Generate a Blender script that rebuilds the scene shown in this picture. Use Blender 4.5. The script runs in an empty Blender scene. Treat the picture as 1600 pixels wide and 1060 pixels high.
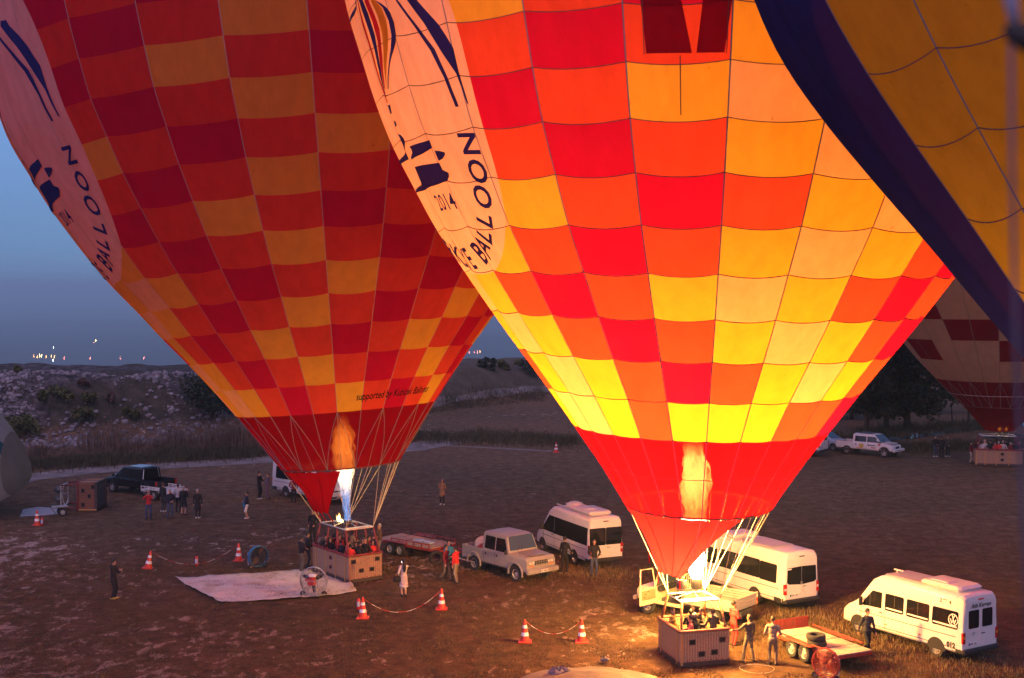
import bpy, bmesh, math, random
import numpy as np
from mathutils import Vector, Matrix
R = math.radians
rng = random.Random(7)
nrng = np.random.RandomState(11)
S = bpy.context.scene
COL = S.collection

# ------------------------------------------------------------------ camera
CH, FPX, IMG = 13.8, 2000.0, (1600.0, 1060.0)
PITCH = math.atan(77.0 / FPX)
cam_d = bpy.data.cameras.new('camera')
cam = bpy.data.objects.new('camera', cam_d)
COL.objects.link(cam)
cam.location = (0, 0, CH)
cam.rotation_euler = (math.pi / 2 - PITCH, 0, 0)
cam_d.sensor_width = 36.0
cam_d.lens = 45.0
cam_d.clip_start = 0.05
cam_d.clip_end = 60000.0
cam_d.dof.use_dof = True
cam_d.dof.focus_distance = 56.0
cam_d.dof.aperture_fstop = 2.8
S.camera = cam

# ------------------------------------------------------------------ sky, sun, exposure
world = bpy.data.worlds.new('World')
S.world = world
world.use_nodes = True
wn = world.node_tree
for n in list(wn.nodes): wn.nodes.remove(n)
sky = wn.nodes.new('ShaderNodeTexSky')
sky.sky_type = 'NISHITA'
sky.sun_disc = False
sky.sun_elevation = R(8.0)
sky.sun_rotation = R(180)
sky.altitude = 900
sky.air_density = 1.0
sky.dust_density = 1.0
sky.ozone_density = 3.0
# dawn sky: the blue of higher elevations is drawn down to the skyline, which dims towards the horizon
wtc = wn.nodes.new('ShaderNodeTexCoord')
wsp = wn.nodes.new('ShaderNodeSeparateXYZ'); wn.links.new(wtc.outputs['Generated'], wsp.inputs[0])
wma = wn.nodes.new('ShaderNodeMath'); wma.operation = 'MULTIPLY_ADD'; wn.links.new(wsp.outputs[2], wma.inputs[0])
wma.inputs[1].default_value = 0.80; wma.inputs[2].default_value = 0.24
wcb = wn.nodes.new('ShaderNodeCombineXYZ')
wn.links.new(wsp.outputs[0], wcb.inputs[0]); wn.links.new(wsp.outputs[1], wcb.inputs[1]); wn.links.new(wma.outputs[0], wcb.inputs[2])
wn.links.new(wcb.outputs[0], sky.inputs['Vector'])
wrp = wn.nodes.new('ShaderNodeValToRGB')
wrp.color_ramp.elements[0].position = 0.0; wrp.color_ramp.elements[0].color = (.56, .50, .50, 1)
wrp.color_ramp.elements[1].position = 0.16; wrp.color_ramp.elements[1].color = (1.0, .88, 1.0, 1)
e_ = wrp.color_ramp.elements.new(0.06); e_.color = (.68, .60, .64, 1)
wn.links.new(wsp.outputs[2], wrp.inputs[0])
tint = wn.nodes.new('ShaderNodeMixRGB'); tint.blend_type = 'MULTIPLY'
tint.inputs[0].default_value = 1.0
wn.links.new(wrp.outputs[0], tint.inputs[2])
bg = wn.nodes.new('ShaderNodeBackground')
bg.inputs[1].default_value = 0.12
wo = wn.nodes.new('ShaderNodeOutputWorld')
wn.links.new(sky.outputs[0], tint.inputs[1])
wn.links.new(tint.outputs[0], bg.inputs[0])
wn.links.new(bg.outputs[0], wo.inputs[0])

sun_d = bpy.data.lights.new('sun', 'SUN')
sun_d.energy = 0.8
sun_d.angle = R(100)
sun_d.color = (1.0, .57, .90)
sun = bpy.data.objects.new('sun', sun_d)
COL.objects.link(sun)
sun.rotation_euler = (R(42), 0, R(-25))

S.view_settings.view_transform = 'Standard'
S.view_settings.look = 'None'
S.view_settings.gamma = 1.0
S.view_settings.exposure = 1.0
S.view_settings.use_curve_mapping = False
S.cycles.max_bounces = 8
S.cycles.diffuse_bounces = 4
S.cycles.transparent_max_bounces = 24
S.cycles.volume_bounces = 0
S.cycles.sample_clamp_indirect = 6.0
S.cycles.caustics_reflective = False
S.cycles.caustics_refractive = False
S.cycles.use_denoising = True

# ------------------------------------------------------------------ pixel -> place helpers (photo pixels, 1600 x 1060)
def ray(px, py):
    c, s = math.cos(PITCH), math.sin(PITCH)
    u = (530.0 - py) / FPX
    return Vector(((px - 800.0) / FPX, c + u * s, u * c - s))
def G(px, py, z=0.0):
    d = ray(px, py); k = (z - CH) / d.z
    return Vector((d.x * k, d.y * k, z))
def AT(px, py, Y):
    d = ray(px, py); k = Y / d.y
    return Vector((d.x * k, Y, CH + d.z * k))

# ------------------------------------------------------------------ materials
MATS = {}
def nodes_of(m):
    m.use_nodes = True
    return m.node_tree, m.node_tree.nodes.get('Principled BSDF')
def mat(name, col, rough=0.6, metal=0.0, var=0.12, scale=6.0, bump=0.0, bscale=40.0, spec=0.5, dirt=None, trans=0.0):
    if name in MATS: return MATS[name]
    m = bpy.data.materials.new(name); nt, p = nodes_of(m)
    p.inputs['Roughness'].default_value = rough
    p.inputs['Metallic'].default_value = metal
    p.inputs['Specular IOR Level'].default_value = spec
    tc = nt.nodes.new('ShaderNodeTexCoord')
    no = nt.nodes.new('ShaderNodeTexNoise'); no.inputs['Scale'].default_value = scale; no.inputs['Detail'].default_value = 6
    nt.links.new(tc.outputs['Object'], no.inputs['Vector'])
    rp = nt.nodes.new('ShaderNodeValToRGB')
    lo = [c * (1 - var) for c in col[:3]]; hi = [min(1, c * (1 + var)) for c in col[:3]]
    rp.color_ramp.elements[0].position = 0.3; rp.color_ramp.elements[1].position = 0.7
    rp.color_ramp.elements[0].color = (*lo, 1); rp.color_ramp.elements[1].color = (*hi, 1)
    nt.links.new(no.outputs[0], rp.inputs[0])
    out = rp.outputs[0]
    if dirt:
        n2 = nt.nodes.new('ShaderNodeTexNoise'); n2.inputs['Scale'].default_value = dirt[1]; n2.inputs['Detail'].default_value = 8
        n2.inputs['Roughness'].default_value = 0.65
        nt.links.new(tc.outputs['Object'], n2.inputs['Vector'])
        r2 = nt.nodes.new('ShaderNodeValToRGB'); r2.color_ramp.elements[0].position = dirt[2]; r2.color_ramp.elements[1].position = dirt[2] + 0.22
        nt.links.new(n2.outputs[0], r2.inputs[0])
        mx = nt.nodes.new('ShaderNodeMixRGB'); mx.inputs[2].default_value = (*dirt[0], 1)
        nt.links.new(r2.outputs[0], mx.inputs[0]); nt.links.new(out, mx.inputs[1]); out = mx.outputs[0]
    nt.links.new(out, p.inputs['Base Color'])
    if bump > 0:
        bt = nt.nodes.new('ShaderNodeTexNoise'); bt.inputs['Scale'].default_value = bscale; bt.inputs['Detail'].default_value = 5
        nt.links.new(tc.outputs['Object'], bt.inputs['Vector'])
        b = nt.nodes.new('ShaderNodeBump'); b.inputs['Strength'].default_value = bump; b.inputs['Distance'].default_value = 0.05
        nt.links.new(bt.outputs[0], b.inputs['Height']); nt.links.new(b.outputs[0], p.inputs['Normal'])
    MATS[name] = m
    return m
def emit(name, col, strength):
    if name in MATS: return MATS[name]
    m = bpy.data.materials.new(name); nt, p = nodes_of(m)
    p.inputs['Base Color'].default_value = (*col, 1)
    p.inputs['Emission Color'].default_value = (*col, 1)
    p.inputs['Emission Strength'].default_value = strength
    MATS[name] = m; return m

# ------------------------------------------------------------------ mesh builder
class MB:
    def __init__(s): s.v = []; s.f = []; s.mi = []
    def add(s, vs, fs, mi=0):
        o = len(s.v); s.v.extend([tuple(v) for v in vs])
        for f in fs: s.f.append(tuple(i + o for i in f)); s.mi.append(mi)
        return s
    def box(s, c, d, rz=0.0, mi=0, taper=(1, 1), M=None):
        x, y, z = (k / 2 for k in d); vs = []
        for dz in (-1, 1):
            tx, ty = (taper if dz > 0 else (1, 1))
            for dx, dy in ((-1, -1), (1, -1), (1, 1), (-1, 1)):
                vs.append(Vector((dx * x * tx, dy * y * ty, dz * z)))
        m = M or (Matrix.Translation(Vector(c)) @ Matrix.Rotation(rz, 4, 'Z'))
        if M: m = M @ Matrix.Translation(Vector(c))
        vs = [m @ v for v in vs]
        return s.add(vs, [(3, 2, 1, 0), (4, 5, 6, 7), (0, 1, 5, 4), (1, 2, 6, 5), (2, 3, 7, 6), (3, 0, 4, 7)], mi)
    def rbox(s, c, d, b=0.03, rz=0.0, mi=0):
        # chamfered box: 24 verts by rounding the vertical and horizontal edges
        x, y, z = (k / 2 for k in d); b = min(b, x * .9, y * .9, z * .9)
        ring = [(-x + b, -y), (x - b, -y), (x, -y + b), (x, y - b), (x - b, y), (-x + b, y), (-x, y - b), (-x, -y + b)]
        m = Matrix.Translation(Vector(c)) @ Matrix.Rotation(rz, 4, 'Z'); vs = []
        for zz, k in ((-z, 1), (-z + b, 0), (z - b, 0), (z, 1)):
            for px, py in ring:
                qx = px - math.copysign(b, px) * k * (abs(px) > x - b * 1.01) ; qy = py - math.copysign(b, py) * k * (abs(py) > y - b * 1.01)
                vs.append(m @ Vector((qx, qy, zz)))
        fs = []
        for i in range(3):
            for j in range(8):
                a = i * 8 + j; bb = i * 8 + (j + 1) % 8
                fs.append((a, bb, bb + 8, a + 8))
        fs.append(tuple(range(7, -1, -1))); fs.append(tuple(range(24, 32)))
        return s.add(vs, fs, mi)
    def tube(s, path, r, n=6, mi=0, caps=True):
        P = [Vector(p) for p in path]; k = len(P)
        rr = r if isinstance(r, (list, tuple)) else [r] * k
        vs = []; prev = None
        for i, p in enumerate(P):
            t = (P[min(i + 1, k - 1)] - P[max(i - 1, 0)])
            t = t.normalized() if t.length > 1e-9 else Vector((0, 0, 1))
            if prev is None:
                a = Vector((1, 0, 0)) if abs(t.x) < 0.8 else Vector((0, 1, 0))
                u = t.cross(a).normalized()
            else:
                u = (prev - t * prev.dot(t))
                u = u.normalized() if u.length > 1e-6 else t.orthogonal().normalized()
            prev = u; w = t.cross(u)
            for j in range(n):
                an = 2 * math.pi * j / n
                vs.append(p + (u * math.cos(an) + w * math.sin(an)) * rr[i])
        fs = []
        for i in range(k - 1):
            for j in range(n):
                a = i * n + j; b = i * n + (j + 1) % n
                fs.append((a, b, b + n, a + n))
        if caps:
            fs.append(tuple(range(n - 1, -1, -1))); fs.append(tuple((k - 1) * n + j for j in range(n)))
        return s.add(vs, fs, mi)
    def lathe(s, prof, n=16, M=None, mi=0, caps=True):
        vs = []; k = len(prof)
        for r_, z_ in prof:
            for j in range(n):
                an = 2 * math.pi * j / n
                v = Vector((r_ * math.cos(an), r_ * math.sin(an), z_))
                vs.append(M @ v if M else v)
        fs = []
        for i in range(k - 1):
            for j in range(n):
                a = i * n + j; b = i * n + (j + 1) % n
                fs.append((a, b, b + n, a + n))
        if caps:
            fs.append(tuple(range(n - 1, -1, -1))); fs.append(tuple((k - 1) * n + j for j in range(n)))
        return s.add(vs, fs, mi)
    def torus(s, c, R_, r_, n=24, m=8, M=None, mi=0):
        vs = []; T = (M or Matrix()) @ Matrix.Translation(Vector(c)) if M else Matrix.Translation(Vector(c))
        for i in range(n):
            a = 2 * math.pi * i / n
            for j in range(m):
                b = 2 * math.pi * j / m
                vs.append(T @ Vector(((R_ + r_ * math.cos(b)) * math.cos(a), (R_ + r_ * math.cos(b)) * math.sin(a), r_ * math.sin(b))))
        fs = [(i * m + j, ((i + 1) % n) * m + j, ((i + 1) % n) * m + (j + 1) % m, i * m + (j + 1) % m) for i in range(n) for j in range(m)]
        return s.add(vs, fs, mi)
    def ball(s, c, r, nu=10, nv=6, mi=0, sc=(1, 1, 1), M=None):
        vs = [Vector((0, 0, -1))]
        for i in range(1, nv):
            t = math.pi * i / nv - math.pi / 2
            for j in range(nu):
                a = 2 * math.pi * j / nu
                vs.append(Vector((math.cos(t) * math.cos(a), math.cos(t) * math.sin(a), math.sin(t))))
        vs.append(Vector((0, 0, 1)))
        fs = [(0, 1 + (j + 1) % nu, 1 + j) for j in range(nu)]
        for i in range(nv - 2):
            for j in range(nu):
                a = 1 + i * nu + j; b = 1 + i * nu + (j + 1) % nu
                fs.append((a, b, b + nu, a + nu))
        L = len(vs) - 1
        fs += [(L, 1 + (nv - 2) * nu + j, 1 + (nv - 2) * nu + (j + 1) % nu) for j in range(nu)]
        T = (M or Matrix())
        return s.add([T @ (Vector(c) + Vector((v.x * r * sc[0], v.y * r * sc[1], v.z * r * sc[2]))) for v in vs], fs, mi)
    def grid(s, fn, nu, nv, mi=0, flip=False):
        vs = [fn(i / nu, j / nv) for i in range(nu + 1) for j in range(nv + 1)]
        fs = []
        for i in range(nu):
            for j in range(nv):
                a = i * (nv + 1) + j
                q = (a, a + nv + 1, a + nv + 2, a + 1)
                fs.append(q[::-1] if flip else q)
        return s.add(vs, fs, mi)
    def prism(s, poly, y0, y1, mi=0, M=None):
        # polygon in (x, z) swept along y
        n = len(poly); T = M or Matrix()
        vs = [T @ Vector((x, y0, z)) for x, z in poly] + [T @ Vector((x, y1, z)) for x, z in poly]
        fs = [tuple(range(n)), tuple(range(2 * n - 1, n - 1, -1))]
        fs += [(i + n, (i + 1) % n + n, (i + 1) % n, i) for i in range(n)]
        return s.add(vs, fs, mi)
    def mesh(s, name, mats, smooth=False):
        me = bpy.data.meshes.new(name)
        me.from_pydata([tuple(v) for v in s.v], [], s.f)
        for m in (mats if isinstance(mats, (list, tuple)) else [mats]): me.materials.append(m)
        if any(s.mi): me.polygons.foreach_set('material_index', s.mi)
        if smooth: me.polygons.foreach_set('use_smooth', [True] * len(me.polygons))
        me.update()
        return me
    def build(s, name, mats, parent=None, smooth=False, loc=(0, 0, 0), rz=0.0):
        o = bpy.data.objects.new(name, s.mesh(name, mats, smooth)); COL.objects.link(o)
        if parent is not None: o.parent = parent
        o.location = loc; o.rotation_euler = (0, 0, rz)
        return o
def smooth_by_angle(o, deg=40):
    # smooth shading with sharp creases
    me = o.data
    me.polygons.foreach_set('use_smooth', [True] * len(me.polygons))
    try: me.set_sharp_from_angle(angle=R(deg))
    except Exception: pass
    return o
def fixn(o):
    bm = bmesh.new(); bm.from_mesh(o.data)
    bmesh.ops.remove_doubles(bm, verts=bm.verts, dist=1e-5)
    bmesh.ops.recalc_face_normals(bm, faces=bm.faces)
    bm.to_mesh(o.data); bm.free(); return o
def tag(o, label=None, cat=None, group=None, kind=None):
    if label: o['label'] = label
    if cat: o['category'] = cat
    if group: o['group'] = group
    if kind: o['kind'] = kind
    return o
def thing(name, label, cat, loc=(0, 0, 0), rz=0.0, group=None):
    o = bpy.data.objects.new(name, None); COL.objects.link(o)
    o.empty_display_size = 0.3
    o.location = loc; o.rotation_euler = (0, 0, rz)
    return tag(o, label, cat, group)
def copy_tree(o, parent=None):
    c = o.copy(); COL.objects.link(c)
    if parent is not None:
        c.parent = parent
    for ch in list(o.children): copy_tree(ch, c)
    return c
def text_poly(txt, size=1.0, offset=0.0, align='CENTER', res=3, shear=0.0, sp=1.0):
    cu = bpy.data.curves.new('lettering', 'FONT'); cu.body = txt; cu.size = size; cu.align_x = align; cu.align_y = 'CENTER'
    cu.resolution_u = res; cu.offset = offset; cu.shear = shear; cu.space_character = sp
    ob = bpy.data.objects.new('lettering', cu); COL.objects.link(ob)
    dg = bpy.context.evaluated_depsgraph_get(); dg.update()
    me = ob.evaluated_get(dg).to_mesh()
    vs = [tuple(v.co) for v in me.vertices]; fs = [tuple(p.vertices) for p in me.polygons]
    ob.evaluated_get(dg).to_mesh_clear()
    bpy.data.objects.remove(ob); bpy.data.curves.remove(cu)
    return vs, fs
# ------------------------------------------------------------------ ground, embankment, valley (one sheet to the horizon)
def smst(a, b, x):
    t = np.clip((x - a) / (b - a), 0, 1); return t * t * (3 - 2 * t)
def vnoise(x, y, seed=0):
    xi = np.floor(x).astype(np.int64); yi = np.floor(y).astype(np.int64); xf = x - xi; yf = y - yi
    def h(a, b):
        n = (a * 374761393 + b * 668265263 + seed * 1274126177) & 0x7fffffff
        n = ((n ^ (n >> 13)) * 1274126177) & 0x7fffffff
        return ((n ^ (n >> 16)) & 0xffff) / 65535.0
    u = xf * xf * (3 - 2 * xf); v = yf * yf * (3 - 2 * yf)
    return (h(xi, yi) * (1 - u) + h(xi + 1, yi) * u) * (1 - v) + (h(xi, yi + 1) * (1 - u) + h(xi + 1, yi + 1) * u) * v
def fbm(x, y, o=4, seed=0):
    s = 0; a = .5
    for i in range(o): s = s + a * vnoise(x, y, seed + i); x = x * 2.03 + 17.1; y = y * 2.03 + 5.3; a *= .5
    return s
# foot line of the embankment: Y as a function of X
BX = np.array([-400, -120, -62, -40, -24, -8, 6, 20, 45, 90, 160, 400.])
BY = np.array([96, 102, 107, 113, 122, 144, 160, 168, 176, 190, 205, 240.])
BT = np.array([6.4, 6.1, 5.9, 5.5, 4.9, 4.2, 3.7, 3.7, 4.2, 4.6, 5, 5.])
def height(x, y):
    x = np.asarray(x, float); y = np.asarray(y, float)
    fy = np.interp(x, BX, BY) + 3.0 * (fbm(x * .05, y * .05, 3, 5) - .45)
    top = np.interp(x, BX, BT)
    d = y - fy
    w = np.interp(x, [-60, -20, 10, 60], [11, 11, 17, 24])
    e = smst(0, 1, d / w)
    h = top * e + 0.5 * e * (fbm(x * .35, y * .35, 4, 9) - .45) * 2
    back = smst(0, 1, (d - w - 9) / 420.0)
    h = h * (1 - back) - 128.0 * back
    h = h + smst(1500, 9000, d) * 60 * (fbm(x * .0006, y * .0006, 4, 3) - .35)
    near = 0.10 * (fbm(x * .12, y * .12, 3, 21) - .5) * smst(25, 34, y) * (1 - e)
    verge = 0.55 * np.exp(-((d + 4) / 3.0) ** 2) * smst(-30, -20, -np.abs(x + 45) + 20)
    return h + near * 0.6 + verge * 0.5
xs = np.unique(np.concatenate([np.linspace(-60, 60, 121), np.linspace(-160, 160, 129), np.sign(np.linspace(-1, 1, 61)) * np.abs(np.linspace(-1, 1, 61)) ** 3 * 26000, ]))
ys = np.unique(np.concatenate([np.linspace(-60, 20, 9), np.linspace(20, 90, 71), np.linspace(90, 190, 126), np.linspace(190, 700, 52), np.geomspace(700, 30000, 40)]))
XX, YY = np.meshgrid(xs, ys)
ZZ = height(XX, YY)
nx, ny = len(xs), len(ys)
V = np.stack([XX.ravel(), YY.ravel(), ZZ.ravel()], 1)
idx = np.arange(nx * ny).reshape(ny, nx)
F4 = np.stack([idx[:-1, :-1].ravel(), idx[:-1, 1:].ravel(), idx[1:, 1:].ravel(), idx[1:, :-1].ravel()], 1)
gme = bpy.data.meshes.new('ground'); gme.from_pydata(V.tolist(), [], F4.tolist())
gme.polygons.foreach_set('use_smooth', [True] * len(gme.polygons))
ground = bpy.data.objects.new('ground', gme); COL.objects.link(ground); tag(ground, kind='structure')
def gz(x, y): return float(height(np.array([x]), np.array([y]))[0])

def ground_material():
    m = bpy.data.materials.new('dry_grass_ground'); nt, p = nodes_of(m); N = nt.nodes; L = nt.links
    tc = N.new('ShaderNodeTexCoord')
    def noise(scale, detail=6, rough=.6, vec=None, dist=0):
        n = N.new('ShaderNodeTexNoise'); n.inputs['Scale'].default_value = scale; n.inputs['Detail'].default_value = detail
        n.inputs['Roughness'].default_value = rough; n.inputs['Distortion'].default_value = dist
        L.new(vec or tc.outputs['Object'], n.inputs['Vector']); return n.outputs[0]
    def ramp(inp, pts):
        r = N.new('ShaderNodeValToRGB'); e = r.color_ramp.elements
        while len(e) < len(pts): e.new(.5)
        for k, (pos, c) in enumerate(pts):
            e[k].position = pos; e[k].color = (*c, 1) if len(c) == 3 else c
        L.new(inp, r.inputs[0]); return r.outputs[0]
    def mix(f, a, b, mode='MIX'):
        x = N.new('ShaderNodeMixRGB'); x.blend_type = mode
        if hasattr(f, 'is_output'): L.new(f, x.inputs[0])
        else: x.inputs[0].default_value = f
        L.new(a, x.inputs[1]); L.new(b, x.inputs[2]); return x.outputs[0]
    def math_(op, a, b=None):
        x = N.new('ShaderNodeMath'); x.operation = op
        for k, q in enumerate((a, b)):
            if q is None: continue
            if hasattr(q, 'is_output'): L.new(q, x.inputs[k])
            else: x.inputs[k].default_value = q
        return x.outputs[0]
    g1 = ramp(noise(1.3, 9, .75), [(.32, (.050, .030, .016)), (.52, (.112, .072, .040)), (.70, (.185, .130, .078))])
    g2 = ramp(noise(14, 4, .7), [(.3, (.5, .5, .5)), (.7, (1.4, 1.4, 1.4))])
    grass = mix(1.0, g1, g2, 'MULTIPLY')
    fine = ramp(noise(70, 3, .7), [(.3, (.55, .55, .55)), (.7, (1.4, 1.4, 1.4))])
    grass = mix(.8, grass, fine, 'MULTIPLY')
    big = ramp(noise(.06, 3, .5), [(.35, (.8, .85, .8)), (.65, (1.15, 1.05, 1.0))])
    grass = mix(.8, grass, big, 'MULTIPLY')
    # bare chalky soil showing between the turf
    mp = N.new('ShaderNodeMapping'); mp.inputs['Scale'].default_value = (1.15, 0.8, 1); L.new(tc.outputs['Object'], mp.inputs['Vector'])
    bare = noise(.95, 8, .68, mp.outputs[0], .35)
    mpf = N.new('ShaderNodeMapping'); mpf.inputs['Scale'].default_value = (1.0, .55, 1); L.new(tc.outputs['Object'], mpf.inputs['Vector'])
    bare = math_('ADD', math_('MULTIPLY', bare, .55), math_('MULTIPLY', noise(2.3, 7, .7, mpf.outputs[0], .5), .47))
    regional = noise(.055, 2, .5)
    gpos = N.new('ShaderNodeNewGeometry'); gsp = N.new('ShaderNodeSeparateXYZ'); L.new(gpos.outputs['Position'], gsp.inputs[0])
    fx = N.new('ShaderNodeMapRange'); fx.inputs[1].default_value = 2; fx.inputs[2].default_value = 16; fx.inputs[3].default_value = 0; fx.inputs[4].default_value = -.16; L.new(gsp.outputs[0], fx.inputs[0])
    fy = N.new('ShaderNodeMapRange'); fy.inputs[1].default_value = 62; fy.inputs[2].default_value = 82; fy.inputs[3].default_value = 0; fy.inputs[4].default_value = -.07; L.new(gsp.outputs[1], fy.inputs[0])
    near = N.new('ShaderNodeMapRange'); near.inputs[1].default_value = 54; near.inputs[2].default_value = 49; near.inputs[3].default_value = 0; near.inputs[4].default_value = .05; L.new(gsp.outputs[1], near.inputs[0])
    bsum = math_('ADD', math_('ADD', math_('ADD', bare, fx.outputs[0]), math_('ADD', fy.outputs[0], math_('MULTIPLY', near.outputs[0], 0.0))), math_('MULTIPLY', math_('SUBTRACT', regional, .5), .5))
    bmask = ramp(bsum, [(.560, (0, 0, 0)), (.605, (1, 1, 1))])
    soil = ramp(noise(5, 6), [(.3, (.27, .215, .175)), (.7, (.44, .37, .31))])
    col = mix(math_('MULTIPLY', bmask, .80), grass, soil)
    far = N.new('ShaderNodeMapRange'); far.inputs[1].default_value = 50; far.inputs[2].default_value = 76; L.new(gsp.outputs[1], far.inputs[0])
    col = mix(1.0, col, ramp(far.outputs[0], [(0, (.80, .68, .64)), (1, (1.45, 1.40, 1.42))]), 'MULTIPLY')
    # stony slope of the embankment and the far plain come from height
    geo = N.new('ShaderNodeNewGeometry'); sp = N.new('ShaderNodeSeparateXYZ'); L.new(geo.outputs['Position'], sp.inputs[0])
    zz = sp.outputs[2]
    hz = N.new('ShaderNodeMapRange'); hz.inputs[1].default_value = .7; hz.inputs[2].default_value = 1.7; L.new(zz, hz.inputs[0])
    stone = ramp(noise(1.3, 10, .75), [(.40, (.022, .020, .020)), (.53, (.085, .075, .072)), (.72, (.22, .20, .20))])
    scrub = ramp(noise(.13, 4, .6), [(.44, (0, 0, 0)), (.56, (1, 1, 1))])
    dry = ramp(noise(.9, 6), [(.35, (.030, .030, .016)), (.65, (.085, .068, .04))])
    slope = mix(math_('MULTIPLY', scrub, .8), stone, dry)
    gx = N.new('ShaderNodeMapRange'); gx.inputs[1].default_value = -24; gx.inputs[2].default_value = -10; L.new(gsp.outputs[0], gx.inputs[0])
    meadow = ramp(noise(.5, 7, .7), [(.35, (.075, .060, .038)), (.65, (.150, .122, .085))])
    slope = mix(math_('MULTIPLY', gx.outputs[0], .85), slope, meadow)
    col = mix(hz.outputs[0], col, slope)
    lz = N.new('ShaderNodeMapRange'); lz.inputs[1].default_value = -3; lz.inputs[2].default_value = -40; L.new(zz, lz.inputs[0])
    plain = ramp(noise(.0015, 7, .65), [(.35, (.03, .035, .03)), (.65, (.09, .085, .07))])
    col = mix(lz.outputs[0], col, plain)
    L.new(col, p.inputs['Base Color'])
    p.inputs['Roughness'].default_value = 0.95; p.inputs['Specular IOR Level'].default_value = 0.15
    b = N.new('ShaderNodeBump'); b.inputs['Strength'].default_value = 0.7; b.inputs['Distance'].default_value = 0.07
    hgt = math_('ADD', math_('MULTIPLY', noise(9, 6, .7), .7), math_('MULTIPLY', noise(48, 3, .7), .45))
    L.new(hgt, b.inputs['Height']); L.new(b.outputs[0], p.inputs['Normal'])
    return m
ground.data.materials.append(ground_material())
# ------------------------------------------------------------------ balloon fabric
ORANGE = (1.0, .62, .30)
def fabric(name, col, tcol=None, cream=None, thin=.05, see=(1, .42, .12), refl=.30):
    if name in MATS: return MATS[name]
    m = bpy.data.materials.new(name); m.use_nodes = True; nt = m.node_tree; N = nt.nodes; L = nt.links
    for n in list(N): N.remove(n)
    tcol = tcol or col
    out = N.new('ShaderNodeOutputMaterial')
    tc = N.new('ShaderNodeTexCoord')
    mp = N.new('ShaderNodeMapping'); mp.inputs['Scale'].default_value = (1.1, 1.1, .35); L.new(tc.outputs['Object'], mp.inputs['Vector'])
    no = N.new('ShaderNodeTexNoise'); no.inputs['Scale'].default_value = 1.6; no.inputs['Detail'].default_value = 7; no.inputs['Roughness'].default_value = .65
    L.new(mp.outputs[0], no.inputs['Vector'])
    rp = N.new('ShaderNodeValToRGB'); rp.color_ramp.elements[0].position = .30; rp.color_ramp.elements[1].position = .62
    rp.color_ramp.elements[0].color = (.86, .84, .80, 1); rp.color_ramp.elements[1].color = (1, 1, 1, 1); L.new(no.outputs[0], rp.inputs[0])
    # soot specks
    n2 = N.new('ShaderNodeTexNoise'); n2.inputs['Scale'].default_value = 5.5; n2.inputs['Detail'].default_value = 6; L.new(mp.outputs[0], n2.inputs['Vector'])
    r2 = N.new('ShaderNodeValToRGB'); r2.color_ramp.elements[0].position = .70; r2.color_ramp.elements[1].position = .80
    r2.color_ramp.elements[0].color = (1, 1, 1, 1); r2.color_ramp.elements[1].color = (.62, .55, .5, 1); L.new(n2.outputs[0], r2.inputs[0])
    st = N.new('ShaderNodeMixRGB'); st.blend_type = 'MULTIPLY'; st.inputs[0].default_value = 1; L.new(rp.outputs[0], st.inputs[1]); L.new(r2.outputs[0], st.inputs[2])
    def colour(c, cr):
        rgb = N.new('ShaderNodeRGB'); rgb.outputs[0].default_value = (*c, 1); o = rgb.outputs[0]
        if cream:
            uv = N.new('ShaderNodeUVMap'); uv.uv_map = 'emblem'
            sx = N.new('ShaderNodeSeparateXYZ'); L.new(uv.outputs[0], sx.inputs[0])
            def term(o_, c0, w):
                a = N.new('ShaderNodeMath'); a.operation = 'SUBTRACT'; L.new(o_, a.inputs[0]); a.inputs[1].default_value = c0
                b = N.new('ShaderNodeMath'); b.operation = 'DIVIDE'; L.new(a.outputs[0], b.inputs[0]); b.inputs[1].default_value = w
                d = N.new('ShaderNodeMath'); d.operation = 'ABSOLUTE'; L.new(b.outputs[0], d.inputs[0])
                e = N.new('ShaderNodeMath'); e.operation = 'POWER'; L.new(d.outputs[0], e.inputs[0]); e.inputs[1].default_value = 3.0
                return e.outputs[0]
            s_ = N.new('ShaderNodeMath'); s_.operation = 'ADD'; L.new(term(sx.outputs[0], 0, 1.97), s_.inputs[0]); L.new(term(sx.outputs[1], 19.6, 5.3), s_.inputs[1])
            lt = N.new('ShaderNodeMath'); lt.operation = 'LESS_THAN'; L.new(s_.outputs[0], lt.inputs[0]); lt.inputs[1].default_value = 1.0
            mx = N.new('ShaderNodeMixRGB'); L.new(lt.outputs[0], mx.inputs[0]); L.new(o, mx.inputs[1]); mx.inputs[2].default_value = (*cr, 1); o = mx.outputs[0]
        q = N.new('ShaderNodeMixRGB'); q.blend_type = 'MULTIPLY'; q.inputs[0].default_value = 1; L.new(o, q.inputs[1]); L.new(st.outputs[0], q.inputs[2])
        return q.outputs[0]
    df = N.new('ShaderNodeBsdfDiffuse'); tl = N.new('ShaderNodeBsdfTranslucent'); tp = N.new('ShaderNodeBsdfTransparent')
    L.new(colour(col, cream[0] if cream else None), df.inputs[0]); L.new(colour(tcol, cream[1] if cream else None), tl.inputs[0]); tp.inputs[0].default_value = (*see, 1)
    bm_ = N.new('ShaderNodeBump'); bm_.inputs['Strength'].default_value = .3; bm_.inputs['Distance'].default_value = .10; L.new(no.outputs[0], bm_.inputs['Height'])
    L.new(bm_.outputs[0], df.inputs['Normal']); L.new(bm_.outputs[0], tl.inputs['Normal'])
    m1 = N.new('ShaderNodeMixShader'); m1.inputs[0].default_value = 1 - refl; L.new(df.outputs[0], m1.inputs[1]); L.new(tl.outputs[0], m1.inputs[2])
    m2 = N.new('ShaderNodeMixShader'); m2.inputs[0].default_value = thin; L.new(m1.outputs[0], m2.inputs[1]); L.new(tp.outputs[0], m2.inputs[2])
    L.new(m2.outputs[0], out.inputs[0])
    MATS[name] = m; return m
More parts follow.
